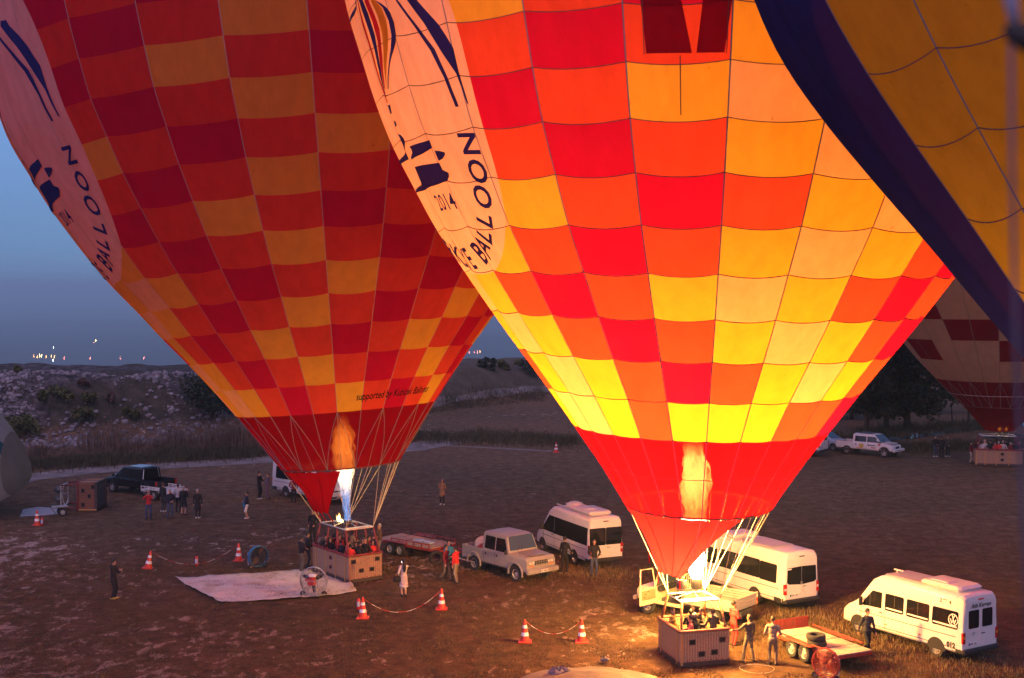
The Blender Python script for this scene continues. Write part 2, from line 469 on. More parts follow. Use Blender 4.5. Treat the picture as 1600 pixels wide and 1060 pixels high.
PAL = {  # reflected colour, transmitted colour
    'c': ((.22, .002, .065), (.62, .005, .024)),
    'r': ((.36, .030, .045), (.80, .058, .014)),
    'y': ((.46, .25, .070), (.86, .33, .012)),
    'w': ((.48, .38, .32), (.88, .33, .085)),
    'k': ((.17, .001, .010), (.50, .003, .006)),
    'q': ((.13, .001, .008), (.30, .001, .005)),
    'n': ((.014, .045, .32), (.03, .022, .15)),
    'b': ((.68, .50, .40), (.62, .44, .30)),
    'd': ((.26, .012, .03), (.28, .014, .025)),
    'o': ((.50, .30, .04), (.80, .46, .025)),
    't': ((.04, .20, .26), (.04, .2, .25)),
    'g': ((.56, .58, .56), (.5, .5, .48)),
    'e': ((.33, .33, .29), (.28, .28, .24)),
}
CREAM = ((.46, .46, .60), (.90, .36, .15))
FAB = {}
FABN = {'c': 'crimson', 'r': 'orange_red', 'y': 'amber', 'w': 'cream', 'k': 'scarlet_skirt', 'q': 'deep_red_skirt', 'n': 'navy', 'b': 'beige', 'd': 'dark_red', 'o': 'golden', 't': 'teal', 'g': 'pale_grey', 'e': 'olive_grey'}
def fab(ch, logo=False):
    key = ch + ('L' if logo else '')
    if key not in FAB:
        FAB[key] = fabric(FABN[ch] + '_nylon' + ('_with_emblem' if logo else ''), *PAL[ch], cream=CREAM if logo else None, thin=.10 if ch in 'kq' else .02)
    return FAB[key]
M_TAPE = mat('load_tape_webbing', (.24, .20, .21), .8)
M_SEAM = mat('sewn_seam', (.14, .045, .035), .9)
M_NAVY = fabric('navy_print', (.025, .035, .19), (.045, .028, .15), thin=0, refl=.5)
M_PRED = fabric('red_print', (.5, .02, .04), (.5, .02, .03), thin=0)
M_PYEL = fabric('yellow_print', (.6, .3, .03), (.6, .3, .03), thin=0)
M_BLACKP = fabric('black_print', (.012, .01, .01), (.01, .006, .004), thin=0, refl=.6)
M_CABLE = mat('suspension_cable', (.55, .47, .33), .5)
M_BLACK = mat('black_rubber', (.018, .018, .018), .75)
M_STEEL = mat('brushed_steel', (.55, .54, .52), .32, .9)
M_DSTEEL = mat('dark_steel', (.12, .12, .12), .45, .7)
M_ALU = mat('aluminium_tube', (.72, .70, .66), .35, .6)

def hermite(x, xp, fp):
    # smooth interpolation, xp ascending
    m = np.gradient(fp, xp); i = np.clip(np.searchsorted(xp, x) - 1, 0, len(xp) - 2)
    h = xp[i + 1] - xp[i]; t = np.clip((x - xp[i]) / h, 0, 1)
    return (2 * t**3 - 3 * t**2 + 1) * fp[i] + (t**3 - 2 * t**2 + t) * h * m[i] + (-2 * t**3 + 3 * t**2) * fp[i + 1] + (t**3 - t**2) * h * m[i + 1]

class Env:
    """Envelope of revolution: tapes at angles ph + g*2pi/N (0 faces -Y), rows of panels from the crown down to the mouth."""
    def __init__(e, X, Y, lx, ly, ph, N, r, s, ext, k=1.0, droop=None, bulge=.012, origin=None):
        r = np.array(r, float); s = np.array(s, float); Rm, sc, bt = ext
        e.N, e.ph, e.bulge = N, ph, bulge
        d0 = math.sqrt(max(0, 1 - (r[0] / Rm) ** 2))
        bl = (sc - s[0]) / d0
        us = []
        q = s[0] + 1.5
        while q < sc: us.append(q); q += 1.5
        for t in np.linspace(0.0, .93, 9): us.append(sc + bt * math.sin(t * math.pi / 2) if True else 0)
        us = np.array(sorted(set(np.round(us, 3))))
        us = us[np.concatenate([[True], np.diff(us) > .35])]
        ur = Rm * np.sqrt(np.clip(1 - ((us - sc) / np.where(us < sc, bl, bt)) ** 2, 0.004, 1))
        e.nup = len(us)
        e.rs = np.concatenate([us[::-1], s]) * k; e.rr = np.concatenate([ur[::-1], r]) * k
        n = np.array([lx, ly, math.sqrt(1 - lx * lx - ly * ly)])
        ex = np.array([1, 0, 0]) - n[0] * n; ex /= np.linalg.norm(ex); ey = np.cross(n, ex)
        e.n, e.ex, e.ey = n, ex, ey
        e.base = np.array([X * k, Y * k, CH * (1 - k)])
        e.k = k
        dr = np.array(droop if droop is not None else [0] * len(s), float)
        e.dr = np.concatenate([np.full(e.nup, dr[0]), dr])
        e.o = np.array(origin if origin is not None else (0, 0, 0), float)
        e.xp = e.rs[::-1]; e.fp = e.rr[::-1]
    def rad(e, s): return hermite(np.clip(s, e.xp[0], e.xp[-1]), e.xp, e.fp)
    def P(e, a, s, off=0.0, bul=None):
        a = np.asarray(a, float); s = np.asarray(s, float)
        g = (a - e.ph) / (2 * math.pi / e.N); t = g - np.floor(g)
        r = e.rad(s) * (1 + e.bulge * 4 * t * (1 - t)) + off
        return e.base - e.o + s[..., None] * e.n + r[..., None] * (np.sin(a)[..., None] * e.ex - np.cos(a)[..., None] * e.ey)
    def ang(e, g): return e.ph + g * 2 * math.pi / e.N
    def srow(e, j, t): return e.rs[j] - e.dr[j] * 4 * t * (1 - t)
    def panel(e, g, j, nu=6, nv=4):
        # verts/faces of panel in gore g between row j-1 and row j (index into rs)
        t = np.linspace(0, 1, nu + 1)[:, None]; v = np.linspace(0, 1, nv + 1)[None, :]
        s = e.srow(j - 1, t) * (1 - v) + e.srow(j, t) * v
        a = e.ang(g + np.clip(t, 1e-4, 1 - 1e-4)) + 0 * v
        p = e.P(a, s)
        vs = p.reshape(-1, 3)
        fs = []
        for i in range(nu):
            for q in range(nv):
                b = i * (nv + 1) + q
                fs.append((b, b + 1, b + nv + 2, b + nv + 1))
        return vs, fs, (g + t + 0 * v).ravel(), (s + 0 * t).ravel()
    def strip(e, mb, A, Sv, w, off, mi=0):
        # ribbon of width w along the surface path (A[i], S[i])
        p = e.P(A, Sv, off); k = len(p)
        q = e.P(A, Sv, off + .05)
        for i in range(k - 1):
            pass
        T = np.gradient(p, axis=0); T /= np.linalg.norm(T, axis=1)[:, None]
        Nn = q - p; Nn /= np.linalg.norm(Nn, axis=1)[:, None]
        B = np.cross(T, Nn) * (w / 2)
        vs = np.concatenate([p - B, p + B]); fs = [(i, i + 1, k + i + 1, k + i) for i in range(k - 1)]
        mb.add(vs, fs, mi)

def project(p):
    d = np.asarray(p, float) - np.array([0, 0, CH]); c, s = math.cos(PITCH), math.sin(PITCH)
    f = d[..., 1] * c - d[..., 2] * s; u = d[..., 2] * c + d[..., 1] * s
    return 800 + FPX * d[..., 0] / f, 530 - FPX * u / f

def build_envelope(root, e, cols, ncols_default, logo=None, tapes=True, seams=True, tape_w=.045, bare=()):
    """cols: dict gore -> string, one letter per band counted from the fitted row 0 (band 0 ends at row 0)"""
    J = len(e.rs); N = e.N
    org = root.location
    mb = MB()
    mb.tube([Vector(e.P(np.array(a), np.array(e.rs[-1] - .0), .01)) for a in np.linspace(0, 2 * math.pi, 97)], .035, 6, caps=False)
    env = mb.build('envelope', M_SEAM, root)
    rest = MB(); letters = sorted(set(''.join(cols.values()) + ncols_default)); rmats = [fab(c) for c in letters]
    cnt = 0
    seam_mb = {}
    for j in range(1, J):
        band = j - e.nup
        for g0 in range(N):
            g = g0 if g0 < N / 2 else g0 - N
            if bare and g in cols: ch = cols[g][min(max(band, 0), len(cols[g]) - 1)]
            elif g in cols and 0 <= band < len(cols[g]): ch = cols[g][band]
            elif g in cols and band >= len(cols[g]): ch = ncols_default[-1]
            else:
                if band >= e.skirt: ch = ncols_default[-1]
                else: ch = ncols_default[(g * 2 + band * 3 + (g * band) % 2) % (len(ncols_default) - 1 or 1)]
            vs, fs, gu, sv = e.panel(g, j)
            c = vs.mean(0) + e.o
            cen = e.base + e.n * e.rs[j]
            face = np.dot(np.array([0, 0, CH]) - c, c - cen) > -1.2 * np.linalg.norm(c - cen)
            px, py = project(vs + e.o)
            inview = px.max() > -10 and px.min() < 1610 and py.max() > -10 and py.min() < 1070
            if face and inview:
                me = bpy.data.meshes.new('envelope_panel'); me.from_pydata(vs.tolist(), [], fs)
                me.polygons.foreach_set('use_smooth', [True] * len(fs))
                lg = False
                if logo:
                    c0, sg, s_of = logo
                    U = (gu - c0) / sg; W = s_of(sv / e.k)
                    lg = (np.abs(U).min() < 2.1 and W.max() > 13.9 and W.min() < 25.5)
                    if lg:
                        uvl = me.uv_layers.new(name='emblem')
                        li = np.zeros(len(me.loops), int); me.loops.foreach_get('vertex_index', li)
                        uvl.data.foreach_set('uv', np.stack([U[li], W[li]], 1).ravel())
                me.materials.append(fab(ch, lg))
                o = bpy.data.objects.new('envelope_panel', me); COL.objects.link(o); o.parent = env
                cnt += 1
            else:
                rest.add(vs, fs, letters.index(ch))
    o = rest.build('envelope_fabric', rmats, env, smooth=True); tag(o, kind='stuff')
    if tapes:
        sl = e.rs[::-1]; ss = np.linspace(e.rs[-1], e.rs[0], 70)
        for g0 in range(N):
            g = g0 if g0 < N / 2 else g0 - N
            if g in bare and g - 1 in bare: continue
            t = MB(); e.strip(t, np.full(70, e.ang(g)), ss, tape_w, .012)
            t.build('load_tape', M_TAPE, env)
    if seams:
        for j in range(1, J - 1):
            b0, b1 = (max(bare) + 1, N + min(bare)) if bare else (0, N)
            t = MB(); tt = np.linspace(b0, b1, (b1 - b0) * 8 + 1); f = tt - np.floor(tt)
            e.strip(t, e.ang(tt), e.srow(j, f), .028, .009)
            t.build('seam', M_SEAM, env)
    return env, cnt

def surf_poly(e, pts, off, mats, name, parent, logo):
    """flat printed shape: a polygon in (gore offset, height) laid on the envelope"""
    c0, sg, s_inv = logo
    bm = bmesh.new()
    vs = [bm.verts.new((p[0], p[1], 0)) for p in pts]
    try: bm.faces.new(vs)
    except ValueError: return None
    bmesh.ops.triangulate(bm, faces=bm.faces)
    for _ in range(2):
        ed = [x for x in bm.edges if math.hypot((x.verts[0].co - x.verts[1].co).x * 2.4, (x.verts[0].co - x.verts[1].co).y) > .45]
        if ed: bmesh.ops.subdivide_edges(bm, edges=ed, cuts=1)
        bmesh.ops.triangulate(bm, faces=bm.faces)
    for v in bm.verts:
        p = e.P(np.array(e.ang(c0 + v.co.x * sg)), np.array(s_inv(v.co.y) * e.k), off); v.co = Vector(p)
    me = bpy.data.meshes.new(name); bm.to_mesh(me); bm.free(); me.materials.append(mats)
    o = bpy.data.objects.new(name, me); COL.objects.link(o); o.parent = parent; return o
def surf_text(e, txt, g, s, size, rot, off, m, parent, logo, sx=1.0, bold=.012, name='lettering', shear=0):
    c0, sg, s_inv = logo
    vs, fs = text_poly(txt, 1.0, bold, shear=shear)
    cr, sr = math.cos(rot), math.sin(rot)
    gw = 2 * math.pi / e.N * float(e.rad(np.array(s_inv(s) * e.k)))
    bm = bmesh.new(); bv = [bm.verts.new(v) for v in vs]
    for f in fs:
        try: bm.faces.new([bv[i] for i in f])
        except ValueError: pass
    ln = [x for x in bm.edges if x.calc_length() > .35]
    if ln: bmesh.ops.subdivide_edges(bm, edges=ln, cuts=2); bmesh.ops.triangulate(bm, faces=bm.faces)
    k = size
    for v in bm.verts:
        x, y = v.co.x * k * sx, v.co.y * k
        x, y = x * cr - y * sr, x * sr + y * cr
        v.co = Vector(e.P(np.array(e.ang(c0 + g * sg) + x / gw * 2 * math.pi / e.N), np.array(s_inv(s) * e.k + y), off))
    me = bpy.data.meshes.new(name); bm.to_mesh(me); bm.free(); me.materials.append(m)
    o = bpy.data.objects.new(name, me); COL.objects.link(o); o.parent = parent; return o

# ------------------------------------------------------------------ flames
def flame_mat(name, stops, strength, dens=1.0, nscale=2.4):
    """stops: (height 0..1, colour, strength factor, opacity)"""
    m = bpy.data.materials.new(name); m.use_nodes = True; nt = m.node_tree; N = nt.nodes; L = nt.links
    for n in list(N): N.remove(n)
    out = N.new('ShaderNodeOutputMaterial'); uv = N.new('ShaderNodeUVMap'); uv.uv_map = 'height'
    sx = N.new('ShaderNodeSeparateXYZ'); L.new(uv.outputs[0], sx.inputs[0])
    tc = N.new('ShaderNodeTexCoord'); mp = N.new('ShaderNodeMapping'); mp.inputs['Scale'].default_value = (2.2, 2.2, .8); L.new(tc.outputs['Object'], mp.inputs[0])
    no = N.new('ShaderNodeTexNoise'); no.inputs['Scale'].default_value = nscale; no.inputs['Detail'].default_value = 5; no.inputs['Distortion'].default_value = 1.2; L.new(mp.outputs[0], no.inputs['Vector'])
    ad = N.new('ShaderNodeMath'); ad.operation = 'MULTIPLY_ADD'; L.new(no.outputs[0], ad.inputs[0]); ad.inputs[1].default_value = .22; L.new(sx.outputs[1], ad.inputs[2])
    sb = N.new('ShaderNodeMath'); sb.operation = 'SUBTRACT'; L.new(ad.outputs[0], sb.inputs[0]); sb.inputs[1].default_value = .11
    rp = N.new('ShaderNodeValToRGB'); ra = N.new('ShaderNodeValToRGB')
    for r in (rp, ra):
        while len(r.color_ramp.elements) < len(stops): r.color_ramp.elements.new(.5)
    for i, (h, c, k, op) in enumerate(stops):
        rp.color_ramp.elements[i].position = h; rp.color_ramp.elements[i].color = (*[q * k for q in c], 1)
        ra.color_ramp.elements[i].position = h; ra.color_ramp.elements[i].color = (op, op, op, 1)
    L.new(sb.outputs[0], rp.inputs[0]); L.new(sb.outputs[0], ra.inputs[0])
    r3 = N.new('ShaderNodeMapRange'); r3.inputs[1].default_value = .40; r3.inputs[2].default_value = .60; L.new(no.outputs[0], r3.inputs[0])
    r3.inputs[3].default_value = .04
    op = N.new('ShaderNodeMath'); op.operation = 'MULTIPLY'; L.new(r3.outputs[0], op.inputs[0]); L.new(ra.outputs[0], op.inputs[1]); op0 = op; op = N.new('ShaderNodeMath'); op.operation = 'MULTIPLY'; L.new(op0.outputs[0], op.inputs[0]); op.inputs[1].default_value = dens
    em = N.new('ShaderNodeEmission'); em.inputs[1].default_value = strength; L.new(rp.outputs[0], em.inputs[0])
    tp = N.new('ShaderNodeBsdfTransparent'); mx = N.new('ShaderNodeMixShader'); L.new(op.outputs[0], mx.inputs[0]); L.new(tp.outputs[0], mx.inputs[1]); L.new(em.outputs[0], mx.inputs[2])
    L.new(mx.outputs[0], out.inputs[0])
    m.cycles.emission_sampling = 'NONE'
    return m
def flame_mesh(name, base, top, widths, m, parent, seed=0, tongues=3):
    base = Vector(base); top = Vector(top); r_ = random.Random(seed)
    vs, fs, uv = [], [], []
    nz, na = 30, 16; tongues = max(tongues, 2) * 2
    for q in range(tongues):
        sh = 1.12 - .80 * q / max(1, tongues - 1); hh = 1.0 - .07 * (q % 4); o0 = len(vs); ox, oy = r_.uniform(-.06, .06) * q, r_.uniform(-.06, .06) * q
        for i in range(nz + 1):
            t = i / nz; w = np.interp(t, [x[0] for x in widths], [x[1] for x in widths]) * sh
            c = base.lerp(top, t * hh) + Vector((ox * t + .10 * math.sin(6 * t + seed + q) * t * w * 3, oy * t + .1 * math.cos(5 * t + q) * t * w * 3, 0))
            for k in range(na):
                a = 2 * math.pi * k / na
                rr = w * (1 + .30 * t * math.sin(3 * a + 9 * t + seed + q * 2) + .16 * math.sin(5 * a - 14 * t + q) + .20 * t * math.sin(7 * a + 31 * t + 3 * q) + .12 * math.sin(2 * a - 47 * t + seed))
                vs.append(c + Vector((rr * math.cos(a), rr * math.sin(a), .10 * math.sin(4 * a + q) * (1 if i == nz else 0)))); uv.append((k / na, t))
        for i in range(nz):
            for k in range(na):
                a = o0 + i * na + k; b = o0 + i * na + (k + 1) % na
                fs.append((a, b, b + na, a + na))
    me = bpy.data.meshes.new(name); me.from_pydata([tuple(v) for v in vs], [], fs)
    l = me.uv_layers.new(name='height'); li = np.zeros(len(me.loops), int); me.loops.foreach_get('vertex_index', li)
    l.data.foreach_set('uv', np.array(uv)[li].ravel()); me.polygons.foreach_set('use_smooth', [True] * len(fs)); me.materials.append(m)
    o = bpy.data.objects.new(name, me); COL.objects.link(o); o.parent = parent; return o
def flame_and_fill_lamp(parent, loc, watt, col, rad=.35):
    d = bpy.data.lights.new('flame_and_fill_light', 'POINT'); d.energy = watt; d.color = col; d.shadow_soft_size = rad
    o = bpy.data.objects.new('flame_and_fill_light', d); COL.objects.link(o); o.parent = parent; o.location = loc; return o

# ------------------------------------------------------------------ wicker baskets
def wicker_mat(name, col, dark=.45):
    m = bpy.data.materials.new(name); nt, p = nodes_of(m); N = nt.nodes; L = nt.links
    tc = N.new('ShaderNodeTexCoord'); sp = N.new('ShaderNodeSeparateXYZ'); L.new(tc.outputs['Object'], sp.inputs[0])
    def wave(sock, f, ph=None):
        a = N.new('ShaderNodeMath'); a.operation = 'MULTIPLY'; L.new(sock, a.inputs[0]); a.inputs[1].default_value = f
        if ph is not None:
            b = N.new('ShaderNodeMath'); b.operation = 'ADD'; L.new(a.outputs[0], b.inputs[0]); L.new(ph, b.inputs[1]); a = b
        s = N.new('ShaderNodeMath'); s.operation = 'SINE'; L.new(a.outputs[0], s.inputs[0]); return s.outputs[0]
    xy = N.new('ShaderNodeMath'); xy.operation = 'ADD'; L.new(sp.outputs[0], xy.inputs[0]); L.new(sp.outputs[1], xy.inputs[1])
    stake = wave(xy.outputs[0], 60.0)
    weave = wave(sp.outputs[2], 75.0)
    mu = N.new('ShaderNodeMath'); mu.operation = 'MULTIPLY'; L.new(stake, mu.inputs[0]); L.new(weave, mu.inputs[1])
    no = N.new('ShaderNodeTexNoise'); no.inputs['Scale'].default_value = 9; no.inputs['Detail'].default_value = 6
    mp = N.new('ShaderNodeMapping'); mp.inputs['Scale'].default_value = (1, 1, 7); L.new(tc.outputs['Object'], mp.inputs[0]); L.new(mp.outputs[0], no.inputs['Vector'])
    ad = N.new('ShaderNodeMath'); ad.operation = 'MULTIPLY_ADD'; L.new(mu.outputs[0], ad.inputs[0]); ad.inputs[1].default_value = .22; L.new(no.outputs[0], ad.inputs[2])
    a2 = N.new('ShaderNodeMath'); a2.operation = 'MULTIPLY_ADD'; L.new(stake, a2.inputs[0]); a2.inputs[1].default_value = .16; L.new(ad.outputs[0], a2.inputs[2])
    rp = N.new('ShaderNodeValToRGB'); rp.color_ramp.elements[0].position = .25; rp.color_ramp.elements[1].position = .75
    rp.color_ramp.elements[0].color = (*[c * dark for c in col], 1); rp.color_ramp.elements[1].color = (*[c * 1.15 for c in col], 1)
    L.new(a2.outputs[0], rp.inputs[0]); L.new(rp.outputs[0], p.inputs['Base Color']); p.inputs['Roughness'].default_value = .6
    b = N.new('ShaderNodeBump'); b.inputs['Strength'].default_value = .8; b.inputs['Distance'].default_value = .012; L.new(mu.outputs[0], b.inputs['Height']); L.new(b.outputs[0], p.inputs['Normal'])
    return m
M_WICK = wicker_mat('willow_wicker', (.44, .29, .17))
M_WICK2 = wicker_mat('pinkish_wicker', (.42, .26, .17))
M_RIM = mat('leather_rim_padding', (.24, .075, .05), .55)
M_RIMRED = mat('dark_red_rim_padding', (.20, .02, .025), .55)
M_LEATHER = mat('dark_leather', (.05, .035, .03), .6)
M_STRAP = mat('tan_strap', (.46, .25, .08), .6)
M_HOLE = mat('foothole_painted_shade', (.012, .010, .010), .9)  # near-black colour stands for the shade inside a foothole; no recess is cut
M_HOLER = mat('red_foothole_lining', (.35, .02, .015), .8)
M_REDLACE = mat('red_lacing', (.30, .02, .03), .7)

def make_basket(parent, W, D, H, rim_m, wick_m, straps_side, holes, hole_m=None, sidemarks=()):
    """W along local x (near face at -y), D along local y"""
    t = .07; b = thing('basket', None, None); b.parent = parent
    w = MB(); w.rbox((0, -D / 2 + t / 2, H / 2 + .06), (W, t, H), .03); near = w.build('wicker_wall', wick_m, b)
    w = MB(); w.rbox((0, D / 2 - t / 2, H / 2 + .06), (W, t, H), .03); w.build('wicker_wall', wick_m, b)
    for sx in (-1, 1):
        w = MB(); w.rbox((sx * (W / 2 - t / 2), 0, H / 2 + .06), (t - .004, D - .02, H - .004), .03); w.build('wicker_wall', wick_m, b)
    f = MB(); f.box((0, 0, .11), (W - .15, D - .15, .05)); f.build('floor', M_LEATHER, b)
    # partitions
    p = MB(); p.box((0, 0, .62), (W - .16, .05, 1.0)); 
    p.build('partition', wick_m, b)
    # padded rim: rounded rectangle
    rr = .12; pts = []
    for cx, cy, a0 in ((W / 2 - rr, D / 2 - rr, 0), (-W / 2 + rr, D / 2 - rr, 90), (-W / 2 + rr, -D / 2 + rr, 180), (W / 2 - rr, -D / 2 + rr, 270)):
        for k in range(5): a = R(a0 + k * 22.5); pts.append((cx + (rr + .0) * math.cos(a), cy + rr * math.sin(a), H + .09))
    pts.append(pts[0]); m = MB(); m.tube(pts, .062, 10); m.build('rim', rim_m, b, smooth=True)
    # leather skirt and skids
    m = MB(); e = .012
    for c, d in (((0, -D / 2 - e / 2, .12), (W + 2 * e, e, .16)), ((0, D / 2 + e / 2, .12), (W + 2 * e, e, .16)), ((-W / 2 - e / 2, 0, .12), (e, D, .16)), ((W / 2 + e / 2, 0, .12), (e, D, .16))): m.box(c, d)
    m.build('leather_binding', M_LEATHER, b)
    for x in (-W * .3, W * .3):
        m = MB(); m.rbox((x, 0, .03), (.09, D + .08, .06), .02); m.build('skid', M_STRAP if False else M_LEATHER, b)
    # red lacing stitched along the bottom and below the rim, on the near and the left wall
    m = MB()
    n = int(W / .11)
    for k in range(n):
        x = -W / 2 + (k + .5) * W / n
        if k % 2 == 0: m.box((x, -D / 2 - .008, .24), (.07, .012, .035))
        if k % 3 != 1: m.box((x, -D / 2 - .006, H - .13), (.06, .010, .014))
    n = int(D / .12)
    for k in range(n):
        y = -D / 2 + (k + .5) * D / n
        if k % 2 == 0: m.box((-W / 2 - .008, y, .24), (.012, .08, .035))
    m.build('lacing', M_REDLACE, b)['kind'] = 'stuff'
    for y in straps_side:
        for sx in (-1, 1):
            m = MB(); m.rbox((sx * (W / 2 + .012), y, H / 2 + .07), (.03, .075, H - .03), .008); m.build('strap', M_STRAP, b)
    m = MB(); m.rbox((-W / 2 + .06, -D / 2 - .012, H / 2 + .07), (.09, .03, H - .03), .008); 
    m.build('strap', M_STRAP, b)
    for u, v in holes:
        x = -W / 2 + u * W; z = v * H + .06
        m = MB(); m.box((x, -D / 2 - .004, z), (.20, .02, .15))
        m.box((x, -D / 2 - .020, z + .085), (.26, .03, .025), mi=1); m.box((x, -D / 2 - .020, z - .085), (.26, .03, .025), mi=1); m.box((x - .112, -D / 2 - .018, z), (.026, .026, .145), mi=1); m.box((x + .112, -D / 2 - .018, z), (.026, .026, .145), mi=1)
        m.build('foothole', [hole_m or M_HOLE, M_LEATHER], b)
    for y, v in sidemarks:
        z = v * H + .06
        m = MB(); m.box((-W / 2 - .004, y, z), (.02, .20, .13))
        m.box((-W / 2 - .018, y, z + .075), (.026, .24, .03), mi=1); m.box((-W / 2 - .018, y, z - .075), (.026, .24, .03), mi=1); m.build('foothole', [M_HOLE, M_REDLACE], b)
    return b
M_SLEEVE = mat('dark_red_upright_sleeve', (.20, .03, .035), .6)
M_SLEEVE2 = mat('brown_upright_sleeve', (.30, .12, .06), .6)
M_SHIELD = mat('heat_shield_sheet', (.78, .74, .66), .4, .3)
def make_burner_frame(parent, W, D, zr, zf, fw, fd, sleeve_m, npost, shield=True):
    f = thing('burner_frame', None, None); f.parent = parent
    m = MB(); t = .045
    cs = [(-fw / 2, -fd / 2, zf), (fw / 2, -fd / 2, zf), (fw / 2, fd / 2, zf), (-fw / 2, fd / 2, zf)]
    for i in range(4): m.tube([cs[i], cs[(i + 1) % 4]], t / 2 + .012, 8)
    m.tube([(-fw / 2, 0, zf), (0, 0, zf + .18), (fw / 2, 0, zf)], .022, 6)
    m.tube([(0, -fd / 2, zf), (0, -.1, zf + .18)], .02, 6); m.tube([(0, fd / 2, zf), (0, .1, zf + .18)], .02, 6)
    m.build('tube_frame', M_ALU, f)
    if shield:
        m = MB(); m.box((0, -fd / 2 + .13, zf + .045), (fw - .06, .24, .012)); m.build('heat_shield', M_SHIELD, f)
    posts = [(-1, -1), (1, -1), (1, 1), (-1, 1)]
    if npost == 8: posts += [(-1, -.33), (-1, .33), (1, -.33), (1, .33)]
    for sx, sy in posts:
        m = MB(); m.tube([(sx * (W / 2 - .08), sy * (D / 2 - .09), zr - .12), (sx * fw / 2, sy * fd / 2, zf - .01)], .05, 8); m.build('upright', sleeve_m, f, smooth=True)
    return f
def make_burner(frame, x, y, zf, top):
    m = MB()
    m.lathe([(.03, zf + .12), (.10, zf + .16), (.12, zf + .22), (.12, zf + .26)], 14, Matrix.Translation((x, y, 0)))
    for k in range(5):
        m.torus((x, y, zf + .26 + k * (top - zf - .26) / 5), .17, .018, 18, 6)
    m.tube([(x - .2, y, zf + .05), (x - .19, y, zf + .32)], .02, 6); m.tube([(x + .2, y, zf + .05), (x + .19, y, zf + .32)], .02, 6)
    m.lathe([(.195, zf + .24), (.21, zf + .3), (.21, top - .02), (.195, top)], 18, Matrix.Translation((x, y, 0)), caps=False, mi=1)
    return m.build('burner', [M_STEEL, M_DSTEEL], frame, smooth=True)
LOGO = [
 ('navy',[(0.04,17.79),(0.85,17.81),(0.86,17.59),(1.01,17.48),(0.98,17.37),(0.84,17.25),(-0.04,17.05),(-0.05,17.07),(-0.87,17.04),(-0.2,17.24),(-0.05,17.33),(-0.02,17.49)]),
 ('navy',[(0.26,18.4),(0.86,18.49),(0.85,18.26),(0.51,18.11),(0.08,18.01),(0.11,18.09),(0.26,18.2),(0.29,18.3)]),
 ('navy',[(0.88,18.17),(1.04,18.13),(1.15,18.07),(1.13,18.0),(1.02,17.9),(0.87,17.86),(0.87,18.02)]),
 ('navy',[(-0.06,18.87),(0.11,18.8),(0.19,18.67),(0.16,18.54),(-0.06,18.34),(-0.13,18.07),(-1.13,17.97),(-1.11,18.07),(-0.47,18.17),(-0.11,18.3),(-0.02,18.52),(-0.02,18.71)]),
 ('navy',[(-0.0,19.76),(0.16,19.74),(0.09,19.49),(-0.01,19.48)]),
 ('navy',[(0.03,19.25),(0.12,19.25),(0.11,19.09),(0.01,19.08)]),
 ('navy',[(1.31,22.61),(1.42,22.56),(1.45,22.37),(1.68,21.59),(1.81,20.9),(1.81,20.23),(1.84,19.32),(1.81,19.38),(1.76,20.21),(1.62,20.92),(1.48,21.69),(1.29,22.45)]),
 ('navy',[(1.03,22.74),(1.08,22.72),(1.12,22.52),(1.38,21.61),(1.55,20.94),(1.63,20.16),(1.68,19.3),(1.63,19.3),(1.58,20.14),(1.48,20.93),(1.31,21.67),(1.07,22.54)]),
 ('navy',[(0.48,23.02),(0.6,22.75),(0.71,22.59),(0.85,22.28),(0.89,21.96),(0.84,21.61),(0.7,21.24),(0.54,20.86),(0.3,20.18),(0.27,20.19),(0.51,20.87),(0.64,21.26),(0.73,21.66),(0.75,22.08),(0.71,22.47),(0.59,22.77),(0.38,23.07)]),
 ('yellow',[(0.49,22.89),(0.59,22.77),(0.69,22.48),(0.71,22.1),(0.67,21.68),(0.58,21.28),(0.24,20.2),(0.23,20.2),(0.38,20.85),(0.48,21.32),(0.55,21.73),(0.57,22.29)]),
 ('red',[(0.34,22.96),(0.46,22.84),(0.51,22.34),(0.53,21.93),(0.48,21.57),(0.4,21.1),(0.18,20.22),(0.15,20.23),(0.26,20.9),(0.4,21.61),(0.41,22.17)]),
 ('navy',[(0.16,23.06),(0.3,22.92),(0.36,22.45),(0.37,21.81),(0.32,21.39),(0.26,20.9),(0.09,19.99),(0.07,20.03),(0.13,20.69),(0.22,21.43),(0.22,22.0)]),
 ('red',[(0.1,23.09),(0.12,22.92),(0.1,22.22),(0.1,21.48),(0.08,20.58),(0.08,19.83),(0.03,19.84),(-0.01,20.61),(0.01,21.61),(-0.02,22.28)]),
 ('navy',[(-0.0,23.08),(0.01,22.98),(-0.34,22.77),(-0.64,22.69),(-0.66,22.77),(-0.38,22.89)]),
 ]
